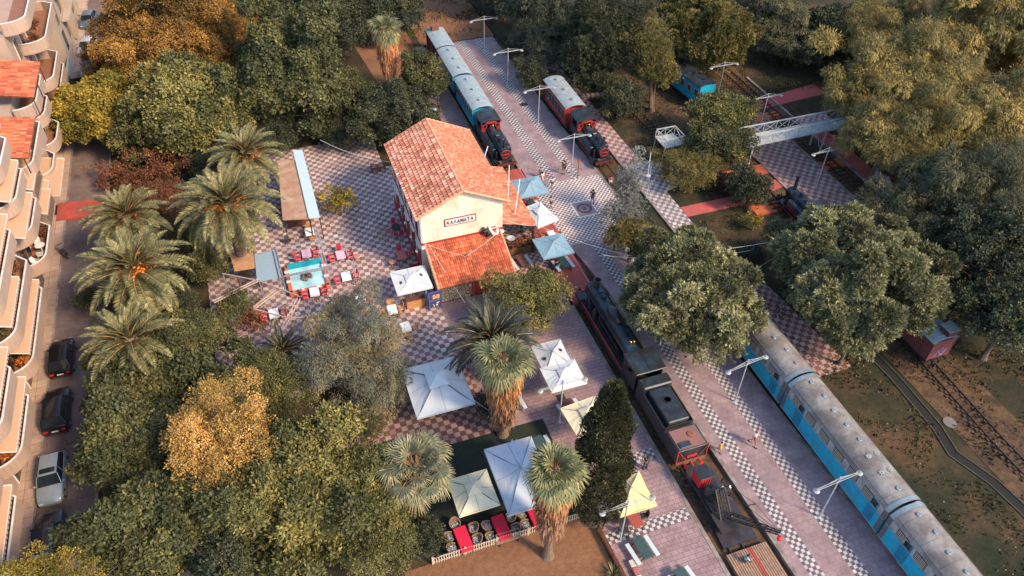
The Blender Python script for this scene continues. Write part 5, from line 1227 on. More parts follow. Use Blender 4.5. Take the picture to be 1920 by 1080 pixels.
# picnic tables: table and two benches fixed together
def picnic(label,x,y,rz,top,L=1.6,z=.03,group='picnic tables with pale benches'):
    o=thing('picnic_table',label,'picnic table',(x,y,z),rz,group); MB().box(0,0,.72,.75,L,.05,bev=.01).build('table_top',top,o)
    for s in (-1,1): MB().box(s*.72,0,.42,.3,L,.05,bev=.01).build('bench',benchW,o)
    for yy in (-L/2+.2,L/2-.2): MB().bar((-.8,yy,.38),(.8,yy,.38),.06,.08).bar((-.3,yy,.72),(-.55,yy,0),.07,.07).bar((.3,yy,.72),(.55,yy,0),.07,.07).build('frame',woodD,o)
    return o
picnic('green picnic table on the red deck under the brightest blue umbrella',22.85,48.8,.1,greenT,z=.12)
picnic('green picnic table on the red deck under the first blue umbrella',23.2,57.8,.1,greenT,z=.12)
picnic('dark red picnic table below the planter beside the porch',19.35,50.3,.1,woodD)
picnic('green picnic table on its own near the bottom edge',17.15,20.9,.12,greenT)
picnic('dark picnic table under the clean white umbrella',17.1,33.3,.1,woodD,L=1.3)
picnic('green picnic table just left of the yard palm top',13.7,30.8,.1,greenT,L=1.3)
picnic('picnic table in the turf between the fan palm skirt and the path',13.1,35.0,.1,greenT,L=1.5)
picnic('picnic table cut off by the bottom edge of the picture',18.7,18.15,.15,greenT,L=1.4)
o=table('red topped table in front of the yellow umbrella',17.55,22.9,.15,w=.8,d=1.2,top=M('brick_red_table',(.33,.07,.05),.6),cloth=False); 
ring('dark',17.55,22.9,[('W',.3,.8),('W',-.4,.85),('E',.2,.8)],'the red topped table by the yellow umbrella',CG)
o=table('round-cornered white table under the white umbrella on the deck',22.9,52.6,0,w=.8,d=.8,z=None) if False else table('small white table under the white umbrella on the deck',23.3,53.0,0,w=.7,d=.7); o.location.z=.13
for i,(x,y,w_) in enumerate(((23.9,52.7,'right'),(22.5,52.9,'left'))): chair('wood',x,y,-PI/2 if i==0 else PI/2,'orange wooden chair on the red deck, %s of the small white table'%w_,CG,z=.13)
# wicker sets with red cloths
wk=thing('wicker_armchair','x','armchair'); mb=MB(); n=14; 
def wk_ring(r0,z,f=1.,cut=0): return [((r0+.0)*math.cos(t),(r0)*math.sin(t)*1.02,z) for t in [2*PI*i/20 for i in range(20)]]
mb.loft([wk_ring(.24,0),wk_ring(.27,.2),wk_ring(.3,.38)]).build('base',wick,wk)
mb=MB(); prev=None; secs=[]
for i in range(17):
    t=PI*1.5*i/16-PI*.25; hgt=.62+.25*max(0,math.sin(t))**1.5; ro,ri=.36+.04*max(0,math.sin(t)),.3
    secs.append([(ri*math.cos(t),ri*math.sin(t),.36),(ro*.92*math.cos(t),ro*.92*math.sin(t),.34),(ro*1.06*math.cos(t),ro*1.06*math.sin(t),hgt),((ro*1.06-.05)*math.cos(t),(ro*1.06-.05)*math.sin(t),hgt)])
mb.loft(secs).build('backrest',wick,wk,smooth=True)
MB().lathe([(.28,.38),(.3,.42),(.27,.48),(.02,.5)],0,0,16).build('cushion',cush,wk,smooth=True)
wkused=False
for (tx,ty,rz,where,sp) in ((6.2,25.35,.06,'the left red clothed table',[(-.8,.5),(-.8,-.35),(.8,.62),(.8,-.25),(-.2,1.25)]),(8.85,25.35,.05,'the middle red clothed table',[(-.8,.45),(-.8,-.4),(.8,.55),(.8,-.35)]),(11.35,25.4,.05,'the red clothed table behind the yard palm',[(-.8,.5),(-.8,-.35)])):
    o=thing('table','crimson clothed table: '+where.replace('the ',''),'dining table',(tx,ty,.03),rz,'crimson clothed tables inside the fence')
    c_=MB().box(0,0,.73,.85,1.75,.03,bev=.01); 
    for s in (-1,1): c_.box(s*.43,0,.45,.015,1.72,.28); c_.box(0,s*.875,.5,.8,.015,.23)
    c_.build('tablecloth',clothR,o)
    for sx in (-1,1):
        for sy in (-1,1): MB().box(sx*.34,sy*.78,0,.06,.06,.72).build('leg',woodD,o)
    for dx,dy in sp:
        c_=copytree(wk) if wkused else wk; wkused=True; c_.location=(tx+dx*1.05,ty+dy,.03); c_.rotation_euler=(0,0,(-PI/2 if dx>0 else PI/2) if abs(dx)>.5 else 0)
        ps=('far end' if abs(dx)<.5 else ('right' if dx>0 else 'left')+' side, '+('farther' if dy>0 else 'nearer')+' one')
        tag(c_,'wicker tub chair, %s, at %s'%(ps,where),'armchair','wicker tub chairs')
# ---------------- fences, pool, pergola, lamps ----------------
fw=M('fence_wood',(.5,.4,.31),.8,var=.2); fd=M('dark_planks',(.13,.05,.035),.8,var=.3)
def picket(label,a,b,h=.85,sp=.17,mat=None,name='picket_fence'):
    a=Vector((*a,0)); b=Vector((*b,0)); L=(b-a).length; o=thing(name,label,'fence',a); d=(b-a)/L; mb=MB(); n=int(L/sp)
    for i in range(n): p=d*(i+.5)*sp; mb.box(p.x,p.y,.06,.075 if abs(d.x)>.5 else .03,.03 if abs(d.x)>.5 else .075,h-.06)
    mb.build('pickets',mat or fw,o)
    MB().bar(d*0+Vector((0,.03,.2)),d*L+Vector((0,.03,.2)),.04,.07).bar(d*0+Vector((0,.03,h-.15)),d*L+Vector((0,.03,h-.15)),.04,.07).build('rail',mat or fw,o)
    for i in range(int(L/2.2)+1): p=d*min(L,i*2.2); MB().box(p.x,p.y+.02,-.1,.1,.1,h+.15).build('post',mat or fw,o)
    return o
picket('pale picket fence between the crimson tables and the dirt yard',(3.9,24.62),(14.6,24.55))
picket('rust brown slatted barrier running down from the cypress to the bottom edge',(15.1,23.4),(15.3,18.5),.8,.12,M('rusty_slats',(.28,.1,.06),.8,var=.3),'slatted_barrier')
def bench(label,x,y,rz=0,mat=None,group=None,z=.02):
    o=thing('bench',label,'bench',(x,y,z),rz,group); mb=MB()
    for k in range(4): mb.box(0,-.18+k*.12,.42,1.6,.1,.035)
    mb.build('seat',mat or timber,o); mb=MB()
    for k in range(2): mb.bar((-.8,.25+.03*k,.6+.16*k),(.8,.25+.03*k,.6+.16*k),.03,.1)
    mb.build('backrest',mat or timber,o)
    for s in (-1,1): MB().bar((s*.65,-.2,0),(s*.65,-.2,.42),.06,.06).bar((s*.65,.2,0),(s*.65,.28,.8),.06,.06).bar((s*.65,-.2,.4),(s*.65,.2,.4),.05,.05).build('leg',iron,o)
    return o
q=at(955,1020); bench('low wooden bench in the dirt yard just below the picket fence',q.x,q.y+.2,.0)
q=at(710,322); bench('dark red bench on the plaza near the station back corner',q.x,q.y,.0,fd)
q=at(637,264); bench('white bench at the north edge of the plaza under the dark tree',q.x,q.y,.1,white)
mb=MB()
for i in range(9): mb.box(16.15,20.3-i*.55,.0,.38,.5,.4,1 if i%2 else 0,bev=.03)
tag(mb.build('low_wall',[M('pale_blocks',(.5,.46,.42),.8,var=.15),M('red_blocks',(.33,.12,.11),.8,var=.2)]),'low wall of alternating white and red blocks near the bottom edge','low wall')
# fountain basin
o=thing('fountain','rectangular fountain with turquoise basin and a rock ring in its middle','fountain',(.25,54.8,.03))
mb=MB(); 
for x,y,w,d in ((-1.55,0,.35,3.9),(1.75,0,.35,3.9),(.1,-1.85,3.6,.35)): mb.box(x,y,0,w,d,.5,bev=.03)
mb.build('border',M('terracotta_border',(.5,.13,.07),.75,var=.25,scale=3),o)
mb=MB(); 
for x,y in ((-1.1,1.75),(-.2,1.8),(.8,1.8),(-1.55,.9),(-1.55,-.4),(1.75,.8),(1.75,-.7),(-.6,-1.86),(.9,-1.86)): mb.box(x,y,.5,.42,.34,.03)
mb.build('coping',whitetrim,o)
MB().box(.1,1.55,0,3.1,.28,.75,bev=.02).build('back_wall',M('turquoise_wall',(.0,.3,.42),.5,var=.1),o)
MB().box(.1,-.05,0,3.0,3.1,.28).build('water',M('pool_water',(.42,.68,.7),.12,var=.12,scale=1.2,coat=.3),o)
mb=MB(); rnd=random.Random(5)
for i in range(26):
    a=rnd.uniform(0,2*PI); r=rnd.uniform(.12,.5); s=rnd.uniform(.12,.22); mb.lathe([(s*.7,.2),(s,.34+rnd.random()*.1),(s*.5,.45+rnd.random()*.12),(.01,.5+rnd.random()*.1)],.0+r*math.cos(a),-.1+r*math.sin(a)*.8,6)
mb.build('rock_ring',M('dark_rocks',(.2,.16,.13),.9,var=.4,scale=6),o); MB().lathe([(.08,.3),(.05,.8),(.01,.85)],0,-.1,8).build('jet',iron,o)
# pergola of twin metal rails
alu=M('aluminium_rail',(.5,.53,.55),.35,metal=.6,var=.15); bronze=M('tan_rail',(.5,.36,.3),.5,var=.2)
pg=thing('pergola','metal pergola of twin rails spanning the fountain terrace','pergola',(0,54,0)); Z=2.6
def rail(n_,p,q,mat,za=Z,zb=Z,twin=True):
    a=at(*p,za)-Vector((0,54,0)); b=at(*q,zb)-Vector((0,54,0)); d=(b-a).normalized(); s=Vector((-d.y,d.x,0))*.13; mb=MB()
    for k in ((-1,1) if twin else (0,)): mb.bar(a+s*k,b+s*k,.07,.1)
    return mb.build(n_,mat,pg)
rail('beam',(513,459),(533,545),alu); rail('beam',(592,425),(617,525),alu); rail('cross_rail',(520,467),(644,443),alu,twin=False); rail('cross_rail',(533,517),(662,490),alu,twin=False); rail('cross_rail',(525,520),(612,504),alu,twin=False)
rail('beam',(400,566),(486,524),bronze); rail('beam',(477,577),(519,545),bronze); rail('beam',(530,618),(560,560),bronze); rail('beam',(603,560),(614,604),bronze)
rail('cross_rail',(417,513),(488,527),bronze,twin=False); rail('cross_rail',(486,527),(560,555),bronze,twin=False); rail('cross_rail',(478,580),(535,595),bronze,twin=False); rail('cross_rail',(435,545),(452,560),bronze,twin=False); rail('cross_rail',(538,596),(570,595),bronze,twin=False)
for p in ((418,513),(464,543),(486,527),(526,562),(533,545),(617,525),(644,443),(662,490)):
    a=at(*p,Z)-Vector((0,54,0)); MB().box(a.x,a.y,0,.09,.09,Z).build('post',alu,pg)
a,b_,c_,d_=[at(*p,2.5)-Vector((0,54,0)) for p in ((477,478),(520,468),(526,520),(482,528))]
MB().add([a,b_,c_,d_]+[v-Vector((0,0,.04)) for v in (a,b_,c_,d_)],[(0,1,2,3),(7,6,5,4),(0,4,5,1),(1,5,6,2),(2,6,7,3),(3,7,4,0)]).build('glass_panel',M('frosted_glass',(.28,.38,.45),.25,var=.1),pg)
# awnings / kiosk roofs
def slab(name,label,cat,pts,z,mat,th=.08,posts=True):
    P_=[at(*p,z) for p in pts]; c0=sum(P_,Vector())/4; c0.z=0; o=thing(name,label,cat,c0)
    mb=MB().add([v-c0 for v in P_]+[v-c0-Vector((0,0,th)) for v in P_],[(0,1,2,3),(7,6,5,4),(0,4,5,1),(1,5,6,2),(2,6,7,3),(3,7,4,0)]); mb.build('roof',mat,o)
    if posts:
        for v in P_: w=(v-c0)*.94; MB().box(w.x,w.y,0,.09,.09,z-th).build('post',iron,o)
    return o
tan=M('tan_kiosk_roof',(.36,.21,.14),.85,var=.2,scale=2,col2=(.5,.35,.25),stain=.15); reed=M('reed_roof',(.52,.28,.15),.9,var=.25,scale=3,wave=('X',6,.5))
k=slab('kiosk','tan roofed wooden kiosk left of the long white strip awning','kiosk',[(520,300),(556,300),(582,410),(530,412)],2.75,tan)
MB().box(0,0,0,2.2,5.2,1.1).build('counter',fd,k)
k=slab('strip_awning','long narrow pale blue strip awning at the west side of the plaza','awning',[(549,281),(567,281),(600,407),(579,409)],2.9,M('pale_blue_strip',(.48,.62,.7),.6,var=.06))
slab('reed_awning','orange reed awning half under the date palm left of the glass panel','awning',[(430,475),(474,464),(478,502),(440,508)],2.4,reed)
q=at(640,330); chair('red',4.0,64.2,1.2,'red chair alone beside the strip awning, with a small red flowering plant',CG); chair('dark',-.6,60.2,.4,'dark slim chair below the tan kiosk roof',CG)
# menu board
mn=thing('menu_board','purple framed menu board with food pictures at the annexe corner','menu board',(10.35,47.35,.03),.05)
pu=M('purple_board',(.12,.11,.42),.6,var=.15)
MB().bar((-.55,0,0),(-.55,.12,2.0),.07,.07).bar((.55,0,0),(.55,.12,2.0),.07,.07).bar((-.55,.1,1.95),(.55,.1,1.95),.08,.06).bar((-.55,.06,1.0),(.55,.06,1.0),.08,.06).build('frame',pu,mn)
MB().box(0,.1,1.08,1.0,.05,.8).build('picture_panel',M('panel_deep_blue',(.06,.06,.2),.5),mn); MB().box(0,.04,.25,1.0,.05,.7).build('picture_panel',M('panel_night',(.05,.06,.14),.5),mn)
f=MB(); rnd=random.Random(2)
for i in range(9): f.lathe([(.01,.06),(rnd.uniform(.08,.16),.065),(.01,.07)],rnd.uniform(-.3,.3),rnd.uniform(1.25,1.7),8,axis='y')
f2=f.build('food_print',M('food_yellow',(.7,.42,.1),.6,var=.4,scale=12),mn)
for v in f2.data.vertices: v.co.y+=0
f=MB()
for i in range(6): f.lathe([(.01,.0),(rnd.uniform(.04,.1),.005),(.01,.01)],rnd.uniform(-.3,.3),rnd.uniform(.4,.8),8,axis='y')
f.build('dish_print',white,mn)
o=thing('blue_post_stand','pale blue and wood stand under the edge of the white square umbrella','stand',(9.75,48.2,.03)); MB().box(0,0,0,.16,.16,2.1).build('post',M('blue_post',(.12,.3,.42),.6),o); MB().box(-1.0,.1,0,1.6,.5,.9).build('cabinet',woodO,o); MB().box(-1.0,.1,.9,1.7,.56,.05).build('counter_top',woodD,o)
# planter by the porch
o=thing('planter_box','long brown wooden planter box beside the porch','planter',(20.0,52.4,.03),.0); MB().box(0,-.5,0,2.8,.08,.8).box(0,.5,0,2.8,.08,.8).box(-1.36,0,0,.08,1.0,.8).box(1.36,0,0,.08,1.0,.8).build('box',M('brown_planter',(.17,.09,.045),.8,var=.25),o); MB().box(0,0,.0,2.6,.9,.68).build('soil',darkdirt,o)
V,tint,c,lr=crown(np.random.default_rng(77),'sparse',.5,.4); V=V*np.array([2.2,1,1])+np.array([0,0,1.0]); npmesh('plants',V,np.arange(len(V)).reshape(-1,4),FOL['redbrown'],o,tint=tint)
o=thing('satellite_dish','round pale dish on a pole beside the annexe verge','satellite dish',(18.5,51.0,.0)); MB().tube((0,0,0),(0,0,2.9),.03).build('pole',iron,o); MB().lathe([(.02,2.9),(.25,2.95),(.38,3.06),(.36,3.08),(.2,3.0),(.02,2.96)],0,0,20).build('dish',whitem,o,smooth=True)
# lamps
def mklamp(H=4.85,A=1.75,name='platform_lamp'):
    o=thing(name,'x','street lamp'); MB().lathe([(.16,-.1),(.16,.06),(.07,.1),(.055,.5),(.045,H)],0,0,10).build('post',whitem,o)
    MB().bar((-A,-.06,H-.35),(A,-.06,H-.35),.03,.045).bar((-A,.06,H-.35),(A,.06,H-.35),.03,.045).build('arm',whitem,o)
    m_=MB(); 
    for s in (-1,1): m_.tube((0,0,H+.02),(s*A*.92,0,H-.33),.018,n=5)
    m_.tube((0,0,H-.4),(0,0,H+.08),.06); m_.build('tie_rod',whitem,o)
    for s in (-1,1):
        h=MB().lathe([(.02,H-.38),(.16,H-.4),(.22,H-.46),(.2,H-.52),(.03,H-.48)],s*A,0,18).build('lamp_shade',whitem,o,smooth=True)
        MB().lathe([(.1,H-.36),(.09,H-.3),(.02,H-.28)],s*A,0,12).lathe([(.17,H-.53),(.15,H-.58),(.02,H-.6)],s*A,0,12).build('bulb_glass',silverb,h,smooth=True)
    return o
lp=None
for (x,y,rz,lb) in ((29.2,92,0,'farthest lamp on the central platform'),(29.2,82.6,0,'second farthest lamp on the central platform'),(29.6,73,0,'central platform lamp beside the red carriage'),(29.45,62.6,0,'central platform lamp at the edge of the fine chequered crossing'),(29.75,30.0,.12,'central platform lamp in the shade of the round stone pine'),(29.95,19.3,.06,'nearest central platform lamp, overlapping the blue railcar roof'),(53,52.2,.0,'lamp on the old chequered platform in front of the footbridge'),(53.2,63.5,0,'lamp behind the footbridge'),(52.4,71.5,0,'lamp far right of the blue railway wagon'),(16.0,32.6,0,'lamp between the clean white and the cream umbrella'),(16.2,22.2,0,'lamp whose arm crosses the yellow umbrella'),(15.6,72.6,0,'lamp just behind the ridge of the station roof'),(15.8,86,0,'lamp behind the tall skirted fan palm'),(60.0,45.6,0,'lamp at the right of the largest stone pine, mostly hidden')):
    o=mklamp() if lp is None else copytree(lp); lp=lp or o; o.location=(x,y,0); o.rotation_euler=(0,0,rz); tag(o,'white twin-arm '+lb if not lb.startswith('lamp') else 'white twin-arm '+lb,'street lamp','white twin-arm platform lamps')
q=at(1020,340); o=thing('signpost','short rusty post with a round disc on the platform edge','signpost',(29.9,61.9,0)); MB().lathe([(.09,0),(.06,.1),(.05,1.9)],0,0,8).build('post',rust,o); MB().lathe([(.01,-.02),(.2,-.02),(.2,.02),(.01,.02)],0,1.95,14,axis='y').build('disc',rust,o)
MB_=MB().box(0,0,-.02,.9,.7,.03).build('drain_grate',iron,loc=(29.5,77.6,.05)); tag(MB_,'dark square grate in the checker stripe beside the red carriage','drain grate')
# thin goal-like post
p=at(1372,505); o=thing('thin_post','thin white post with a short side arm between the two big stone pines','post',(38.9,43.0,0)); MB().tube((0,0,0),(0,0,3.2),.04).build('pole',whitem,o); MB().tube((0,0,2.6),(-1.6,0,2.7),.03).build('arm',whitem,o)
# cables
def cable(label,pts,sag=.4,r=.018,mat=None):
    mb=MB(); prev=None; P_=[Vector(p) for p in pts]
    for a,b in zip(P_,P_[1:]):
        L=[]; 
        for i in range(13): t=i/12; q=a.lerp(b,t); q.z-=4*sag*t*(1-t); L.append(q)
        mb.path(L,r,5)
    tag(mb.build('overhead_cable',mat or M('cable_white',(.6,.6,.58),.6)),label,'cable')
cable('white cable from the left trees down to the back of the station roof',[at(600,262,6),(10.4,61.5,6.2)],.5)
cable('white cable from the annexe roof across the stone wall to the dark palm',[at(803,458,4.4),at(872,568,1.5)],.1)
cable('white cable running from the porch corner over the bright blue umbrella to the pine',[(17.9,51.6,5.0),(21.2,51.3,3.6),at(1185,480,4)],.3)
cable('white cable crossing the grass to the largest stone pine',[at(1130,478,4.5),at(1240,478,5),at(1490,445,5.5)],.3,.02)
cable('white cable from the biggest canopy to the foot of the skirted palm',[(7.7,36.8,3.9),(9.9,34.5,2.8),(11.3,33.2,1.9)],.05,.015)
cable('pair of white cables above the annexe roof',[(17.4,50.6,4.6),(13.5,48.5,4.3),(10.5,51.3,4.4)],.15,.015)
o=thing('black_post','black post at the edge of the red tiled patio','post',(10.9,33.35,0)); MB().tube((0,0,0),(0,0,2.0),.05).box(0,0,0,.2,.2,.1).build('pole',iron,o)
# footbridge and tower
tr=whitem
def truss(o,L,H=1.15,w=1.9,z=3.0,n=12):
    for s in (-1,1):
        mb=MB().bar((-L/2,s*w/2,z),(L/2,s*w/2,z),.1,.16).bar((-L/2,s*w/2,z+H),(L/2,s*w/2,z+H),.1,.1)
        for i in range(n+1): x=-L/2+L*i/n; mb.bar((x,s*w/2,z),(x,s*w/2,z+H),.07,.07)
        for i in range(n): x=-L/2+L*i/n; mb.bar((x,s*w/2,z),(x+L/n,s*w/2,z+H),.05,.05); mb.bar((x,s*w/2,z+H),(x+L/n,s*w/2,z),.04,.04)
        mb.build('side_truss',tr,o)
    MB().box(0,0,z-.02,L,w-.1,.06).build('deck',M('bridge_deck',(.4,.42,.42),.7,var=.12,scale=2),o)
fb=thing('footbridge','long white lattice footbridge crossing the tracks','footbridge',(56.5,58.3,0)); truss(fb,19)
for x in (-8.6,0.6,8.8):
    mb=MB()
    for s in (-.9,.9): mb.box(x,s,0,.14,.14,3.0)
    mb.bar((x,-.9,.3),(x,.9,2.8),.05,.05); mb.build('leg',tr,fb)
MB().box(3.0,.1,3.05,1.5,1.2,.12).build('white_panel',white,fb)
tw=thing('iron_platform','small white lattice platform on legs in the grass','viewing platform',(40.7,62.3,0)); truss(tw,2.3,1.0,2.2,2.0,2)
for s in (-1,1):
    mb=MB().bar((s*1.15,-1.1,3.0),(s*1.15,1.1,3.0),.07,.07).bar((s*1.15,-1.1,2.0),(s*1.15,1.1,3.0),.05,.05).bar((s*1.15,1.1,2),(s*1.15,-1.1,3),.05,.05); mb.build('end_truss',tr,tw)
    for s2 in (-1,1): MB().bar((s*1.1,s2*1.05,2),(s*1.2,s2*1.1,0),.08,.08).build('leg',tr,tw)
MB().bar((1.2,.5,2.0),(2.6,.5,.1),.07,.1).bar((1.2,-.5,2.0),(2.6,-.5,.1),.07,.1).build('ladder',tr,tw)
q=at(1248,335); o=thing('litter_bin','black litter bin at the edge of the round checker area','litter bin',(q.x,q.y,0)); MB().lathe([(.2,0),(.24,.1),(.26,.8),(.24,.85)],0,0,14).build('drum',iron,o); MB().lathe([(.27,.85),(.22,.95),(.05,1.0)],0,0,14).build('lid',black,o)
q=at(1226,384); o=thing('fallen_lamp','white twin-arm lamp fixture over the mall walk by the spruce','street lamp',(35.0,56.0,0)); MB().tube((0,0,0),(0,0,4),.05).build('post',whitem,o); MB().bar((-.8,-1,3.7),(.9,1.9,4.3),.08,.08).build('arm',whitem,o); MB().lathe([(.02,3.8),(.26,3.78),(.24,3.66),(.02,3.7)],-.8,-1,14).build('lamp_shade',whitem,o)
# rocks along the mall walk
rnd=random.Random(8)
for i in range(7):
    q=at(1092+i*9,183-i*.5); mb=MB(); s=rnd.uniform(.35,.5); mb.lathe([(s*.8,-.05),(s,.2),(s*.7,.45),(.02,.55)],0,0,7); o=mb.build('boulder',M('grey_boulder',(.2,.16,.16),.9,var=.3),smooth=False,loc=(q.x,q.y,0),rz=rnd.random()*3); tag(o,['leftmost','second','third','middle','fifth','sixth','rightmost'][i]+' boulder in the short row behind the red carriage','boulder','row of boulders')
o=thing('parked_van','pale blue-grey vehicle nose at the foot of the gum trees','van',(0,0,0)); q=at(1672,348,0.8); o.location=(q.x,q.y,0)
secs=[]; 
for y,wz,h in ((-2,.7,.7),(-1.7,.85,1.0),(-.6,.9,1.15),(.0,.88,1.75),(2,.86,1.85),(2.2,.8,1.6)): secs.append([(-wz,y,.35),(wz,y,.35),(wz,y,h*.6),(wz*.85,y,h),(-wz*.85,y,h),(-wz,y,h*.6)])
MB().loft(secs).build('body',M('van_blue_grey',(.22,.32,.4),.35,coat=.4),o,smooth=True)
for s in (-1,1):
    for yy in (-1.2,1.4): n=14; MB().loft([[(s*.86+dx,yy+.32*math.cos(2*PI*i/n),.32+.32*math.sin(2*PI*i/n)) for i in range(n)] for dx in (-.08,.08)]).build('wheel',iron,o)
MB().add([(-.7,-.55,1.2),(.7,-.55,1.2),(.65,-.08,1.72),(-.65,-.08,1.72)],[(0,1,2,3)]).build('windscreen',glassd,o)
# ---------------- cars ----------------
def car(label,x,y,rz,col,L=4.1,w=1.72,h=1.46,suv=False,sun=False,name='parked_car',parent_kind='car',rough=.3):
    o=thing(name,label,'car',(x,y,-.1),rz,'cars parked along the street'); hw=w/2; paint=M('paint_%s'%name+label[:14],col,.28,metal=.3,var=.06,coat=.6)
    # local front = +Y
    def sec(y,wb,z0,z1,zs,f=.86):
        a=hw*wb; return [(-a*.9,y,z0),(a*.9,y,z0),(a,y,z0+.12),(a*1.0,y,zs),(a*.95,y,z1-.04),(a*f,y,z1),(-a*f,y,z1),(-a*.95,y,z1-.04),(-a,y,zs),(-a,y,z0+.12)]
    e=.1 if suv else 0; b=L/2
    st_=[(-b,.78,.32,.62,.5),(-b+.06,.9,.25,.86+e,.6),(-b+.3,.97,.22,.95+e,.68),(-b+1.0,1,.22,.93+e,.7),(0,1,.22,.9+e,.7),(b-1.25,1,.22,.9+e,.7),(b-.75,.98,.22,.83+e,.66),(b-.3,.93,.24,.74+e,.6),(b-.06,.82,.27,.6+e,.5),(b,.68,.34,.5,.44)]
    MB().loft([sec(*s) for s in st_]).build('body',paint,o,smooth=True)
    H=h+(.18 if suv else 0); zb=.9+e
    g=[(-b+.16,.78,zb,zb+.03),(-b+.5 if suv else -b+.75,.74,zb,H-.06),(-.2,.76,zb,H),(.35,.76,zb,H-.02),(b-1.3,.8,zb,zb+.04)]
    def gs(y,wf,z0,z1):
        a=hw*.93; t=a*(wf/.93) if z1>z0+.1 else a*.9; return [(-a,y,z0-.03),(a,y,z0-.03),(t,y,z1),(-t,y,z1)]
    MB().loft([gs(*q) for q in g]).build('window',glassd,o)
    rp=MB().loft([[(-hw*.7,y,z+.012),(hw*.7,y,z+.012),(hw*.62,y,z+.04),(-hw*.62,y,z+.04)] for y,z in ((g[1][0]-.02,g[1][3]-.02),(-.2,H),(.38,H-.03))]).build('roof',paint,o,smooth=True)
    if sun: MB().box(0,.02,H+.036,hw*1.15,.42,.012).build('sunroof',glassd,rp)
    pl=MB()
    for s in (-1,1): pl.bar((s*hw*.75,g[1][0],g[1][3]),(s*hw*.9,-b+.25,zb),.05,.05); pl.bar((s*hw*.74,.35,H-.04),(s*hw*.9,b-1.32,zb+.02),.045,.045); pl.bar((s*hw*.76,-.15,H-.03),(s*hw*.93,-.1,zb),.05,.05)
    pl.build('pillar',paint,o)
    for s in (-1,1):
        MB().box(s*(hw+.08),b-1.45,zb-.02,.16,.1,.12,bev=.02).build('mirror',paint,o)
        MB().box(s*hw*.68,-b+.02,.62,.3,.1,.14,bev=.02).build('tail_light',M('tail_red',(.55,.01,.015),.25,coat=.5),o)
        MB().box(s*hw*.62,b-.13,.52,.32,.16,.12,bev=.03).build('headlight',M('lamp_clear',(.5,.55,.58),.15,coat=.6),o)
        for yy in (-b+.78,b-.8):
            n=18; wl=MB().loft([[(s*(hw-.18)+s*dx,yy+r*math.cos(2*PI*i/n),.31+r*math.sin(2*PI*i/n)) for i in range(n)] for dx,r in ((0,.3),(.02,.32),(.17,.32),(.19,.29))]).build('wheel',M('tyre',(.02,.02,.02),.85),o)
            MB().loft([[(s*(hw+.005)+s*dx,yy+r*math.cos(2*PI*i/n),.31+r*math.sin(2*PI*i/n)) for i in range(n)] for dx,r in ((0,.2),(.015,.19),(.02,.05))]).build('rim',M('rim_metal',(.4,.4,.4),.35,metal=.8),wl)
    MB().box(0,-b-.005,.55,.46,.03,.11).build('number_plate',white,o)
    MB().box(0,-b+.01,.3,w*.75,.06,.14).build('bumper',iron,o)
    return o
car('black hatchback with red tail lamps beside the lowest date palm',-19.75,51.3,.0,(.012,.012,.014))
car('black sport utility car parked behind the black hatchback',-19.75,45.6,.0,(.012,.015,.02),L=4.3,w=1.8,suv=True)
car('silver saloon with a sunroof half under the dark green tree',-19.7,39.3,PI,(.3,.35,.39),sun=True,L=4.4)
car('dark grey car nearest the bottom edge on the street',-19.55,34.3,.0,(.035,.04,.05),L=4.3,w=1.78,suv=True)
car('white hatchback under the autumn tree near the top left',-20.0,108.4,PI-.25,(.65,.7,.74),L=4.2)
car('grey-blue car behind the white hatchback at the top left',-20.2,116.8,PI-.15,(.1,.16,.22),L=4.2)
car('dark blue car between the garden wall and the yellow-green street tree',-20.6,98.4,.05+PI,(.02,.035,.055),L=4.4)
o=thing('scooter','black scooter at the kerb near the red strip across the street','scooter',(-20.5,65.3,-.1),.5)
for yy in (-.62,.62): n=14; MB().loft([[(dx,yy+.25*math.cos(2*PI*i/n),.25+.25*math.sin(2*PI*i/n)) for i in range(n)] for dx in (-.05,.05)]).build('wheel',iron,o)
MB().loft([[(-.16,-.75,.45),(.16,-.75,.45),(.13,-.75,.7),(-.13,-.75,.7)],[(-.18,-.1,.35),(.18,-.1,.35),(.15,-.1,.78),(-.15,-.1,.78)],[(-.16,.15,.3),(.16,.15,.3),(.14,.15,.4),(-.14,.15,.4)],[(-.18,.45,.35),(.18,.45,.35),(.12,.5,1.0),(-.12,.5,1.0)]]).build('body',black,o)
MB().box(0,-.35,.78,.28,.7,.1,bev=.03).build('seat',iron,o); MB().bar((-.35,.5,1.05),(.35,.5,1.05),.04,.04).build('handlebar',iron,o); MB().lathe([(.08,.66),(.1,.74),(.02,.76)],0,.9,10,axis='y').build('headlight',silverb,o)
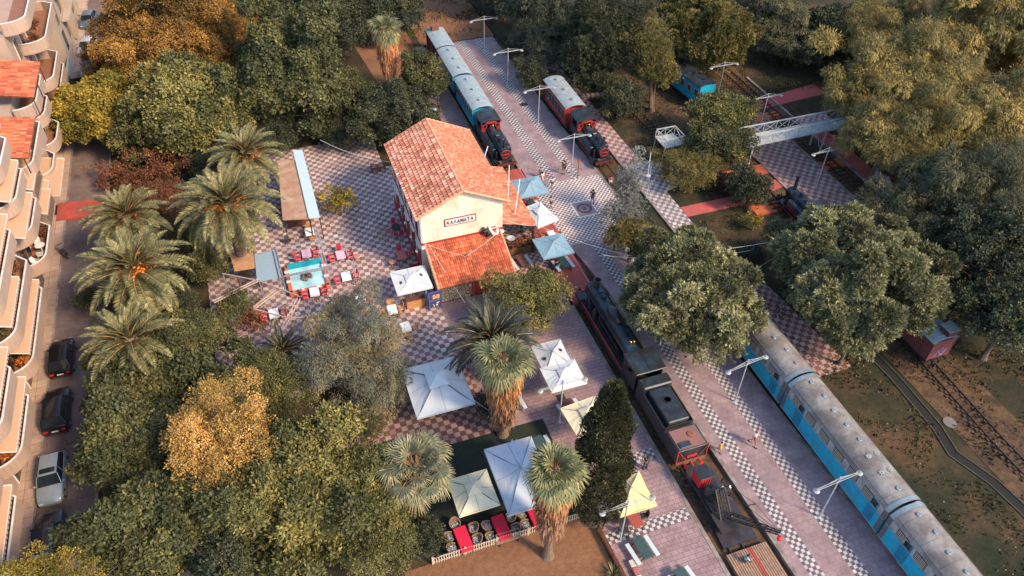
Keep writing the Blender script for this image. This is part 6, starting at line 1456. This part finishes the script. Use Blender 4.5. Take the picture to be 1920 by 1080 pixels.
# ---------------- people ----------------
skin=M('skin',(.42,.24,.16),.6,var=.08); hairM=M('dark_hair',(.025,.018,.014),.8,var=.3,scale=20)
def skinmesh(name,pts,edges,rad,mat,parent,root=0,lvl=2):
    me=bpy.data.meshes.new(name); me.from_pydata(pts,edges,[]); me.materials.append(mat)
    o=bpy.data.objects.new(name,me); C.objects.link(o); o.parent=parent
    md=o.modifiers.new('skin','SKIN'); md.use_smooth_shade=True
    for v,r in zip(me.skin_vertices[0].data,rad): v.radius=(r,r) if not isinstance(r,tuple) else r
    me.skin_vertices[0].data[root].use_root=True
    s=o.modifiers.new('sub','SUBSURF'); s.levels=1; s.render_levels=lvl; return o
def person(label,x,y,rz,H=1.72,pose='stand',shirt=(.02,.02,.02),legs=(.1,.1,.12),short=False,z=.03,female=False,sleeve=True,skirt=False,hat=None,group='people on the platforms'):
    k=H/1.75; o=thing('person',label,'person',(x,y,z),rz,group); V3=Vector
    J={}
    # forward is -Y
    if pose in('stand','walk'):
        st=.0 if pose=='stand' else .24
        J=dict(pel=(0,0,.95),spine=(0,.01,1.18),chest=(0,.0,1.38),neck=(0,0,1.5),head=(0,-.02,1.6),crown=(0,-.01,1.7),
          hl=(-.1,0,.92),kl=(-.11,-.04-st*.8,.5),al=(-.12,.02-st*(1.0),.09),tl=(-.13,-.15-st*1.0,.03),hr=(.1,0,.92),kr=(.11,-.04+st*.3,.5),ar=(.12,.03+st*1.5,.1+(.05 if st else 0)),tr=(.13,-.13+st*1.4,.03),
          sl=(-.19,.0,1.42),el=(-.25,.04+st*.4,1.14),wl=(-.25,-.06+st*.5,.9),sr=(.19,0,1.42),er=(.25,.05-st*.4,1.14),wr=(.24,-.08-st*.6,.92))
    else: # seated
        J=dict(pel=(0,.05,.5),spine=(0,.03,.72),chest=(0,-.03,.92),neck=(0,-.06,1.04),head=(0,-.1,1.14),crown=(0,-.09,1.24),
          hl=(-.1,.02,.5),kl=(-.13,-.4,.5),al=(-.13,-.42,.1),tl=(-.14,-.58,.04),hr=(.1,.02,.5),kr=(.14,-.4,.52),ar=(.16,-.36,.1),tr=(.17,-.52,.04),
          sl=(-.19,-.03,.96),el=(-.25,-.14,.72),wl=(-.16,-.36,.74),sr=(.19,-.03,.96),er=(.26,-.12,.72),wr=(.17,-.36,.76))
    J={a:V3(b)*k for a,b in J.items()}
    order=['pel','spine','chest','neck','head','crown','hl','kl','al','tl','hr','kr','ar','tr','sl','el','wl','sr','er','wr']
    R_=dict(pel=.115,spine=.105,chest=.125,neck=.052,head=.092,crown=.07,hl=.09,kl=.055,al=.036,tl=.035,hr=.09,kr=.055,ar=.036,tr=.035,sl=.055,el=.038,wl=.026,sr=.055,er=.038,wr=.026)
    E_=[('pel','spine'),('spine','chest'),('chest','neck'),('neck','head'),('head','crown'),('pel','hl'),('hl','kl'),('kl','al'),('al','tl'),('pel','hr'),('hr','kr'),('kr','ar'),('ar','tr'),('chest','sl'),('sl','el'),('el','wl'),('chest','sr'),('sr','er'),('er','wr')]
    pts=[J[n] for n in order]; rad=[R_[n]*k for n in order]; ed=[(order.index(a),order.index(b)) for a,b in E_]
    for w_,el_ in (('wl','el'),('wr','er')):
        d=(J[w_]-J[el_]).normalized(); s=d.cross(V3((0,1,0) if abs(d.y)<.8 else (1,0,0))).normalized(); c=J[w_]+d*.07*k; pts.append(c); rad.append(.028*k); pi=len(pts)-1; ed.append((order.index(w_),pi))
        for q,(off,ln_) in enumerate(((-.03,.06),(-.01,.075),(.01,.07),(.03,.055))):
            pts.append(c+s*off*k+d*(.035+ln_*.5)*k); rad.append(.0085*k); ed.append((pi,len(pts)-1)); pts.append(pts[-1]+d*ln_*.5*k+V3((0,-.012,0))*k); rad.append(.007*k); ed.append((len(pts)-2,len(pts)-1))
        pts.append(J[w_]+d*.05*k+s*.045*k); rad.append(.009*k); ed.append((order.index(w_),len(pts)-1))
    skinmesh('body',pts,ed,rad,skin,o,0,1)
    hd=J['head']; mb=MB(); mb.lathe([(.004,.0),(.014,.01),(.003,.03)],hd.x,hd.y-.1*k,6); 
    for v_ in range(1): pass
    for s in (-1,1): MB().lathe([(.001,-.006),(.012*k,0),(.001,.006)],hd.x+s*.035*k,hd.y-.088*k,8).build('eye',M('eye_dark',(.02,.015,.01),.3),o).location=(0,0,hd.z+.02*k)
    MB().loft([[(hd.x+a*.014*k*s_,hd.y-yy*k,hd.z+zz*k) for a,s_ in ((-1,1),(1,1))]+[(hd.x,hd.y-(yy+.012)*k,hd.z+zz*k)] for yy,zz in ((.085,.03),(.1,-.015),(.085,-.03))]).build('nose',skin,o)
    hm=[]
    hr=MB(); n=14; hc=hd+V3((0,.012,.035))*k; prof=[(.112,-.03),(.116,.02),(.1,.075),(.06,.108),(.01,.118)]
    hr.lathe([(a*k,hc.z+b*k) for a,b in prof],hc.x,hc.y+.012*k,n)
    if female: hr.loft([[(hc.x+r*k*math.cos(2*PI*i/8),hc.y+(.07+r*.6*math.sin(2*PI*i/8))*k,hc.z+zz*k) for i in range(8)] for r,zz in ((.09,.02),(.1,-.1),(.07,-.24),(.03,-.3))])
    hr.build('hair',hairM if hat is None else M('cap_'+str(hat)[:9],hat,.8),o,smooth=True)
    sm=M('shirt_'+str(shirt),shirt,.85,var=.1,scale=6); lm=M('cloth_'+str(legs),legs,.85,var=.1,scale=6)
    P2=[J['pel']+V3((0,0,.03))*k,J['spine'],J['chest'],J['chest']+V3((0,0,.07))*k,J['sl'],J['sl'].lerp(J['el'],.75 if sleeve else .15),J['sr'],J['sr'].lerp(J['er'],.75 if sleeve else .15)]
    skinmesh('shirt',P2,[(0,1),(1,2),(2,3),(2,4),(4,5),(2,6),(6,7)],[(.15*k,.125*k),(.14*k,.115*k),(.155*k,.13*k),.07*k,.075*k,.06*k,.075*k,.06*k],sm,o,0,1)
    f=.85 if short else 1
    def leg(s): 
        h,kn,an=J['h'+s],J['k'+s],J['a'+s]; return [h,h.lerp(kn,.5),kn.lerp(h,.12) if short else kn]+([] if short else [kn.lerp(an,.9)])
    a,b=leg('l'),leg('r'); pp=[J['pel']]+a+b; n1=len(a); e_=[(0,1)]+[(i,i+1) for i in range(1,n1)]+[(0,n1+1)]+[(i,i+1) for i in range(n1+1,2*n1)]
    rr=[.14*k]+[.112*k,.1*k,.08*k]+([] if short else [.06*k])+[.112*k,.1*k,.08*k]+([] if short else [.06*k])
    if skirt and pose!='sit': MB().loft([[(r*k*math.cos(2*PI*i/14),r*.85*k*math.sin(2*PI*i/14),z_*k) for i in range(14)] for r,z_ in ((.15,1.02),(.19,.85),(.23,.62),(.22,.6))]).build('skirt',lm,o,smooth=True)
    else: skinmesh('shorts' if short else 'trousers',pp,e_,rr,lm,o,0,1)
    for s in 'lr': 
        t,a_=J['t'+s],J['a'+s]; MB().loft([[(a_.x+dx,a_.y+.06*k,z_) for dx,z_ in ((-.045*k,0),(.045*k,0),(.04*k,.09*k),(-.04*k,.09*k))],[(t.x+dx,t.y+.05*k,z_) for dx,z_ in ((-.05*k,0),(.05*k,0),(.045*k,.08*k),(-.045*k,.08*k))],[(t.x+dx,t.y-.06*k,z_) for dx,z_ in ((-.035*k,0),(.035*k,0),(.03*k,.04*k),(-.03*k,.04*k))]]).build('shoe',M('shoe_dark',(.04,.035,.035),.7),o,smooth=True)
    return o
person('person in a black t-shirt and grey shorts standing on the mauve emblem',29.4,57.0,2.4,1.75,shirt=(.015,.015,.018),legs=(.12,.13,.15),short=True)
person('person in a dark brown top and dark shorts alone on the platform by the lamp',28.6,62.7,2.8,1.8,shirt=(.08,.03,.03),legs=(.03,.035,.04),short=True)
person('girl in a white top and red skirt walking behind a bicycle',25.8,61.8,.3,1.5,'walk',shirt=(.7,.7,.72),legs=(.6,.25,.22),female=True,skirt=True)
person('child in a blue top beside a small bicycle',26.0,62.9,.6,1.35,'walk',shirt=(.05,.18,.42),legs=(.03,.03,.04),short=True)
person('child in white standing at the start of the fine checker crossing',26.55,60.9,0,1.25,'walk',shirt=(.65,.72,.74),legs=(.06,.06,.08),short=True)
person('boy in a grey striped shirt near the red deck',25.15,57.7,.2,1.4,shirt=(.35,.36,.42),legs=(.03,.03,.04),short=True)
person('person crouching between the rails in front of the second black engine',32.85,60.0,-.4,1.6,'sit',shirt=(.5,.08,.08),legs=(.6,.65,.7),short=True,z=-.42)
person('child in a yellow dress walking beside the rear of the black tender',26.2,26.3,.2,1.15,'walk',shirt=(.65,.42,.08),legs=(.65,.42,.08),female=True,skirt=True)
person('man in a white t-shirt with hands on hips beside the blue railcar',28.85,26.0,.5,1.75,'walk',shirt=(.66,.76,.78),legs=(.3,.1,.1),short=True,hat=(.4,.12,.1))
person('person in dark clothes standing near the yellow umbrella',20.3,26.7,3.0,1.7,shirt=(.03,.03,.035),legs=(.05,.07,.1),female=True)
person('person in a black shirt seated under the bright blue umbrella',22.1,48.7,PI/2-3.14+PI,1.7,'sit',shirt=(.02,.02,.02),legs=(.15,.35,.55),z=.1)
person('person bending over the planks at the bottom edge in a cyan top',23.3,18.1,1.5,1.5,'sit',shirt=(.25,.6,.66),legs=(.05,.06,.06),z=-.1)
person('person in white and dark seated beside the path left of the yard palm top',12.0,31.5,-.6,1.7,'sit',shirt=(.5,.52,.55),legs=(.04,.04,.05),z=.03)
bk=thing('bicycle','small bicycle held by the child in the blue top','bicycle',(26.45,62.85,.03),1.2)
for yy in (-.42,.42):
    mb=MB(); n=18
    for i in range(n):
        a,b=2*PI*i/n,2*PI*(i+1)/n; mb.tube((0,yy+.28*math.cos(a),.3+.28*math.sin(a)),(0,yy+.28*math.cos(b),.3+.28*math.sin(b)),.022,n=5,cap=False)
    for i in range(6): a=PI*i/3; mb.tube((0,yy,.3),(0,yy+.27*math.cos(a),.3+.27*math.sin(a)),.004,n=3)
    mb.build('wheel',iron,bk)
MB().path([(0,-.42,.3),(0,-.1,.3),(0,.3,.7),(0,-.15,.65),(0,-.1,.3)],.016).path([(0,-.42,.3),(0,-.15,.65),(0,-.17,.75)],.014).path([(0,.42,.3),(0,.28,.75),(0,.26,.85)],.014).build('frame',lred,bk)
MB().box(0,-.18,.75,.12,.24,.05,bev=.02).build('saddle',black,bk); MB().bar((-.22,.27,.86),(.22,.27,.86),.025,.025).build('handlebar',iron,bk)
# ---------------- apartment buildings on the west side of the street ----------------
wallA=M('apartment_wall',(.42,.31,.25),.85,var=.08,scale=.8,col2=(.5,.4,.33),stain=.1); slabM_=M('balcony_white',(.42,.29,.22),.8,var=.08,scale=1.2,col2=(.34,.25,.2),stain=.1); floorM_=M('terracotta_floor',(.27,.12,.07),.7,var=.15,scale=2); awnM=M('cream_awning',(.52,.31,.19),.85,var=.05,scale=1,wave=('Y',1.2,.08)); shut=M('brown_shutter',(.2,.12,.08),.7,wave=('Z',8,.4))
def balcony(par,xf,y0,y1,ztop,d=1.8,hp=1.0,col=None):
    r=min(1.7,(y1-y0)/2.2); o_=[(0,y0+.05)]
    for i in range(9): t=-PI/2+PI/2*i/8; o_.append((d-d*.95+d*.95*math.cos(t) if i else .1,y0+r+r*math.sin(t)))
    o_+=[(d,y1-.9),(d*.5,y1),(0,y1)]
    P_=[(xf+a,b) for a,b in o_]; z0=ztop-hp
    b=MB().prism(P_,z0-.2,z0).build('balcony_slab',slabM_,par)
    MB().add([(p[0],p[1],z0+.012) for p in P_],[tuple(range(len(P_)))]).build('balcony_floor',floorM_,b)
    mb=MB()
    for p,q in zip(P_,P_[1:]): mb.bar((p[0],p[1],z0+hp/2-.06),(q[0],q[1],z0+hp/2-.06),.1,hp+.14)
    pr=mb.build('parapet',slabM_,b)
    mb=MB(); c=len(P_)
    for p,q in zip(P_,P_[1:]): mb.bar((p[0],p[1],ztop+.05),(q[0],q[1],ztop+.04),.12,.05)
    mb.build('handrail',white,b); return b
def awning(par,xf,y0,y1,z,d=1.95,drop=.75,mat=None):
    mb=MB(); n=int((y1-y0)/.35); mb.add([(xf,y0,z),(xf+d,y0,z-drop),(xf+d,y1,z-drop),(xf,y1,z)],[(0,1,2,3)]); mb.add([(xf,y0,z-.03),(xf+d,y0,z-drop-.03),(xf+d,y1,z-drop-.03),(xf,y1,z-.03)],[(3,2,1,0)])
    for i in range(n):
        a=y0+(y1-y0)*i/n; b=y0+(y1-y0)*(i+1)/n; mb.add([(xf+d,a,z-drop),(xf+d,b,z-drop),(xf+d+.02,b-.05,z-drop-.2),(xf+d+.02,(a+b)/2,z-drop-.27),(xf+d+.02,a+.05,z-drop-.2)],[(0,1,2,3,4)])
    o=mb.build('awning',mat or awnM,par); MB().bar((xf+d,y0,z-drop+.02),(xf+d,y1,z-drop+.02),.05,.05).bar((xf+.1,y0,z-.03),(xf+d,y0,z-drop+.03),.04,.06).bar((xf+.1,y1,z-.03),(xf+d,y1,z-drop+.03),.04,.06).build('awning_arm',white,o); return o
def wins(par,xf,ys,zs,w=1.4,h=2.1):
    for y in ys:
        for z in zs:
            f=MB().box(xf+.02,y,z,.1,w+.16,h+.1).build('window',white,par); MB().box(xf+.06,y,z+.06,.05,w,h).build('pane',glassd if (int(y)+int(z))%2 else shut,f)
XF=-22.0
A=thing('apartment_block','pale apartment block with rounded balconies and cream awnings along the street','apartment block',(0,0,0))
MB().box(XF-6,49.2,-.1,12,42.6,13.4).build('wall',wallA,A); MB().box(XF-6,49.2,13.3,12.3,43,.3).build('roof',slabM_,A)
bays=[(58.8,65.1),(46.5,56.6),(38,44.9),(29.2,36.3)]
for ztop in (4.2,7.2,10.2,13.2):
    for a,b in bays: balcony(A,XF,a,b,ztop)
wins(A,XF,[31,34,40,43,48.5,51.5,54.5,60.5,63.5],[3.25,6.25,9.25]); wins(A,XF,[33,41,50,61],[.1],w=2.2,h=2.4)
awning(A,XF,47.2,55.6,5.95); awning(A,XF,38.2,44.9,5.95); awning(A,XF,57.2,63.6,8.95); awning(A,XF,64.0,70.2,8.95,mat=awnM); awning(A,XF,47.0,52.5,8.95); awning(A,XF,30,35.6,5.95)
awning(A,XF,46.6,56.4,11.95); awning(A,XF,38,45,8.95); awning(A,XF,64.5,68.4,6.0); awning(A,XF,58,64,11.95); awning(A,XF,66.0,70,5.9,d=1.7)
for z in (3.1,6.1): MB().box(XF+.8,67.4,z,1.6,4.0,.15).build('balcony_slab',slabM_,A)
for z in (3.25,6.25):
    mb=MB()
    for i in range(24): mb.box(XF+1.55,65.5+i*.165,z,.02,.02,.95)
    mb.bar((XF+1.55,65.4,z+.95),(XF+1.55,69.4,z+.95),.04,.04)
    mb.build('balcony_railing',iron,A)
B_=thing('apartment_block','low apartment house with two red tiled roof canopies over its upper terraces','apartment block',(0,0,0))
MB().box(XF-6.2,77.2,-.1,12,13.2,10.2).build('wall',wallA,B_)
tile_roof('roof_canopy',(XF-3,75,12.2),(0,7.2,0),(5.2,0,-1.15),26,9,B_,tileC,seed=11,amp=.07,step=.04); tile_roof('roof_canopy',(XF-1.5,65.2,11.4),(0,6.8,0),(3.9,0,-.8),24,8,B_,tileC,seed=12,amp=.07,step=.04)
MB().box(XF-1.6,79,12.0,.5,.6,.9).build('chimney',ridgeM,B_)
MB().add([(XF-3,75,12.1),(XF+2.2,75,10.95),(XF+2.2,82.2,10.95),(XF-3,82.2,12.1)],[(0,1,2,3)]).add([(XF-1.5,65.2,11.3),(XF+2.4,65.2,10.5),(XF+2.4,72,10.5),(XF-1.5,72,11.3)],[(0,1,2,3)]).build('canopy_boarding',rust,B_)
for a,b in ((72.5,77.2),(78,83.4)):
    for z in (4.2,7.2): balcony(B_,XF-.1,a,b,z,d=1.5)
balcony(B_,XF,65.6,74.5,9.2,d=2.1); balcony(B_,XF,75,82.4,10.0,d=1.9)
for y in (65.4,68.7,71.8,75.3,78.7,82): MB().bar((XF+2.0,y,9),(XF+2.0,y,10.6),.08,.08).build('canopy_post',iron,B_)
awning(B_,XF,69.6,76.2,4.1,d=2.1,drop=.5); wins(B_,XF-.2,[73.5,76,79.5,82],[3.25,6.25],w=1.1)
Cb=thing('apartment_block','white apartment block with large curved terraces at the top left corner','apartment block',(0,0,0))
MB().box(XF-6.5,91.2,-.1,12,14,13.2).build('wall',slabM_,Cb)
balcony(Cb,XF-.5,84.6,98,14.2,d=2.2,hp=1.1); balcony(Cb,XF-.5,88.2,99.2,10.4,d=2.4); balcony(Cb,XF-.5,85.6,93.6,7.2,d=2.2); balcony(Cb,XF-.5,86.5,97,4.2,d=1.6); wins(Cb,XF-.5,[87,90,93,96],[3.25,6.3,9.4],w=1.2)
D_=thing('apartment_block','tall beige building with tall columns of dark shutters behind the terraces','apartment block',(0,0,0))
bw=M('beige_render',(.42,.33,.26),.85,var=.08,scale=.5,col2=(.33,.26,.2),stain=.1)
MB().box(-31.8,122,-.1,20,36,18).build('wall',bw,D_)
for i in range(9):
    y=106+i*3.8
    for k in range(5):
        f=MB().box(-21.77,y,1.6+k*3.2,.1,1.5,2.4).build('window',M('grey_frame',(.25,.24,.24),.6),D_); MB().box(-21.7,y,1.7+k*3.2,.05,1.3,2.2).build('shutter',shut if (i+k)%3 else glassd,f)
    MB().box(-21.5,y+1.9,.5,.55,.3,16).build('pilaster',bw,D_) if i%2 else None
for k in range(4): MB().box(-21.3,113,4.2+k*3.2,.9,10,.15).build('balcony_slab',bw,D_)
sheet('yard',rect(-34,98.3,-21.9,103.9),.04,tilemat('yard_slabs',1.2,(.22,.16,.13),(.26,.2,.17),(.12,.09,.07),.1,checker=False,bw=1.6,bh=1.6),.1)
tag(MB().box(-21.8,101.1,-.1,.25,5.6,1.5,bev=.03).build('garden_wall',M('grey_blue_wall',(.26,.29,.3),.8)),'grey garden wall with a flat top between the yard and the street','garden wall')
o=thing('parasol','small magenta parasol in the walled yard','parasol',(-23.4,100.2,.05)); MB().tube((0,0,0),(0,0,2.2),.03).build('pole',iron,o); MB().lathe([(1.0,1.9),(.5,2.2),(.02,2.35)],0,0,8).build('canopy',M('magenta_cloth',(.35,.05,.14),.8),o)
for y,z,p in ((57.6,3.4,A),(57.6,6.4,A),(45.8,3.4,A),(45.8,6.4,A),(37.2,3.4,A),(84.0,5.0,Cb),(98.6,7,Cb)):
    u_=MB().box(XF+.2,y,z,.34,.85,.6,bev=.02).build('air_conditioner',white,p); MB().lathe([(.2,0),(.2,.01)],0,0,12).build('fan_grille',iron,u_).location=(XF+.38,y,z+.3)
for y0_,y1_,z in ((48,55,6.6),(47.5,55,3.6),(39,43.5,3.6),(60,64,3.6)):
    for i in range(int((y1_-y0_)/1.7)): 
        f=MB().box(XF+.12,y0_+i*1.7,z-.45,.12,1.2,2.15).build('balcony_door',shut,A); MB().box(XF+.19,y0_+i*1.7,z-.3,.02,.95,1.8).build('pane',glassd,f)
# things on the balconies
def pot(x,y,z,s,fol,label):
    o=thing('potted_plant',label,'potted plant',(x,y,z),0,'potted plants on the balconies'); MB().lathe([(.12*s,0),(.2*s,.35*s),(.22*s,.36*s),(.16*s,.34*s)],0,0,10).build('pot',M('terracotta_pot',(.4,.15,.08),.8),o)
    V,t,c,l=crown(np.random.default_rng(int(x*100+y*7)%999+1),'sparse',.38*s,.4*s,dens=1.3); V=V*np.array([1,1,1])+np.array([0,0,.7*s]); npmesh('leaves',V,np.arange(len(V)).reshape(-1,4),FOL[fol],o,tint=t)
flame=tintmat('orange_flowers',[(0,(.2,.08,.02)),(.5,(.55,.16,.03)),(1,(.75,.3,.05))],.6,.2); FOL['flame']=flame
for i,(x,y,z,s,f,lb) in enumerate(((-21.1,60.2,6.22,1.3,'flame','orange leaved pot plant on the second floor balcony with the white round corner'),(-21.4,61.6,6.22,1.1,'yellow','yellow-green pot plant behind the orange one on the second floor balcony'),(-21.2,55.3,6.22,1.2,'redbrown','reddish pot plant at the far end of the long second floor balcony'),(-21.2,51.4,6.22,1.,'orange','orange-green pot plant midway along the long second floor balcony'),(-21.5,49.6,6.22,.9,'orange','second orange-green pot plant along the long second floor balcony'),(-21.3,47.9,6.22,.9,'green','green pot plant at the curved end of the long second floor balcony'),(-20.9,47.9,3.22,1.2,'flame','orange pot plant at the curved end of the long first floor balcony'),(-21.4,48.9,3.22,1.,'green','green pot plant under the edge of the long first floor awning'),(-20.8,64.0,3.22,1.,'redbrown','dark red pot plant at the far end of the first floor patio balcony'),(-21.0,39.3,3.22,1.1,'flame','orange pot plant on the nearer first floor balcony'),(-20.9,69.,6.3,.8,'dark','dark pot plant behind the iron railing'),(-21.6,94,9.45,1.,'redbrown','brown pot plant on the large curved terrace'),(-21.3,90.,9.45,1.1,'redbrown','brown shrub in a pot at the near end of the curved terrace'))): pot(x,y,z,s,f,lb)
wc=mkchair(white,white); wc.location=(-21.3,62.9,3.22); tag(wc,'white chair at the far side of the round patio table on the balcony','chair','white balcony chairs')
for x,y,r_,lb in ((-20.9,61.0,PI,'white chair at the near side of the round patio table on the balcony'),(-21.2,60.0,1.,'white chair nearest the curved end of the patio balcony')):
    c_=copytree(wc); c_.location=(x,y,3.22); c_.rotation_euler=(0,0,r_); c_['label']=lb
o=thing('patio_table','round white table on the first floor patio balcony','patio table',(-20.95,62.0,3.22)); MB().lathe([(.4,.7),(.42,.72),(.4,.74),(.02,.745)],0,0,18).build('table_top',white,o); MB().lathe([(.2,0),(.05,.08),(.04,.7)],0,0,8).build('leg',white,o)
# white walls/panels of a far street and vehicles glimpsed at the top of the park
sheet('road',[(70,112),(110,100),(130,118),(80,140)],.02,asphalt,.1)
sheet('park_path',[(14,88),(20.5,88),(21.5,140),(10,140)],.03,dirt,.02)
sheet('park_path',[(38,92),(44,92),(52,120),(46,120)],.02,mallM,.05)
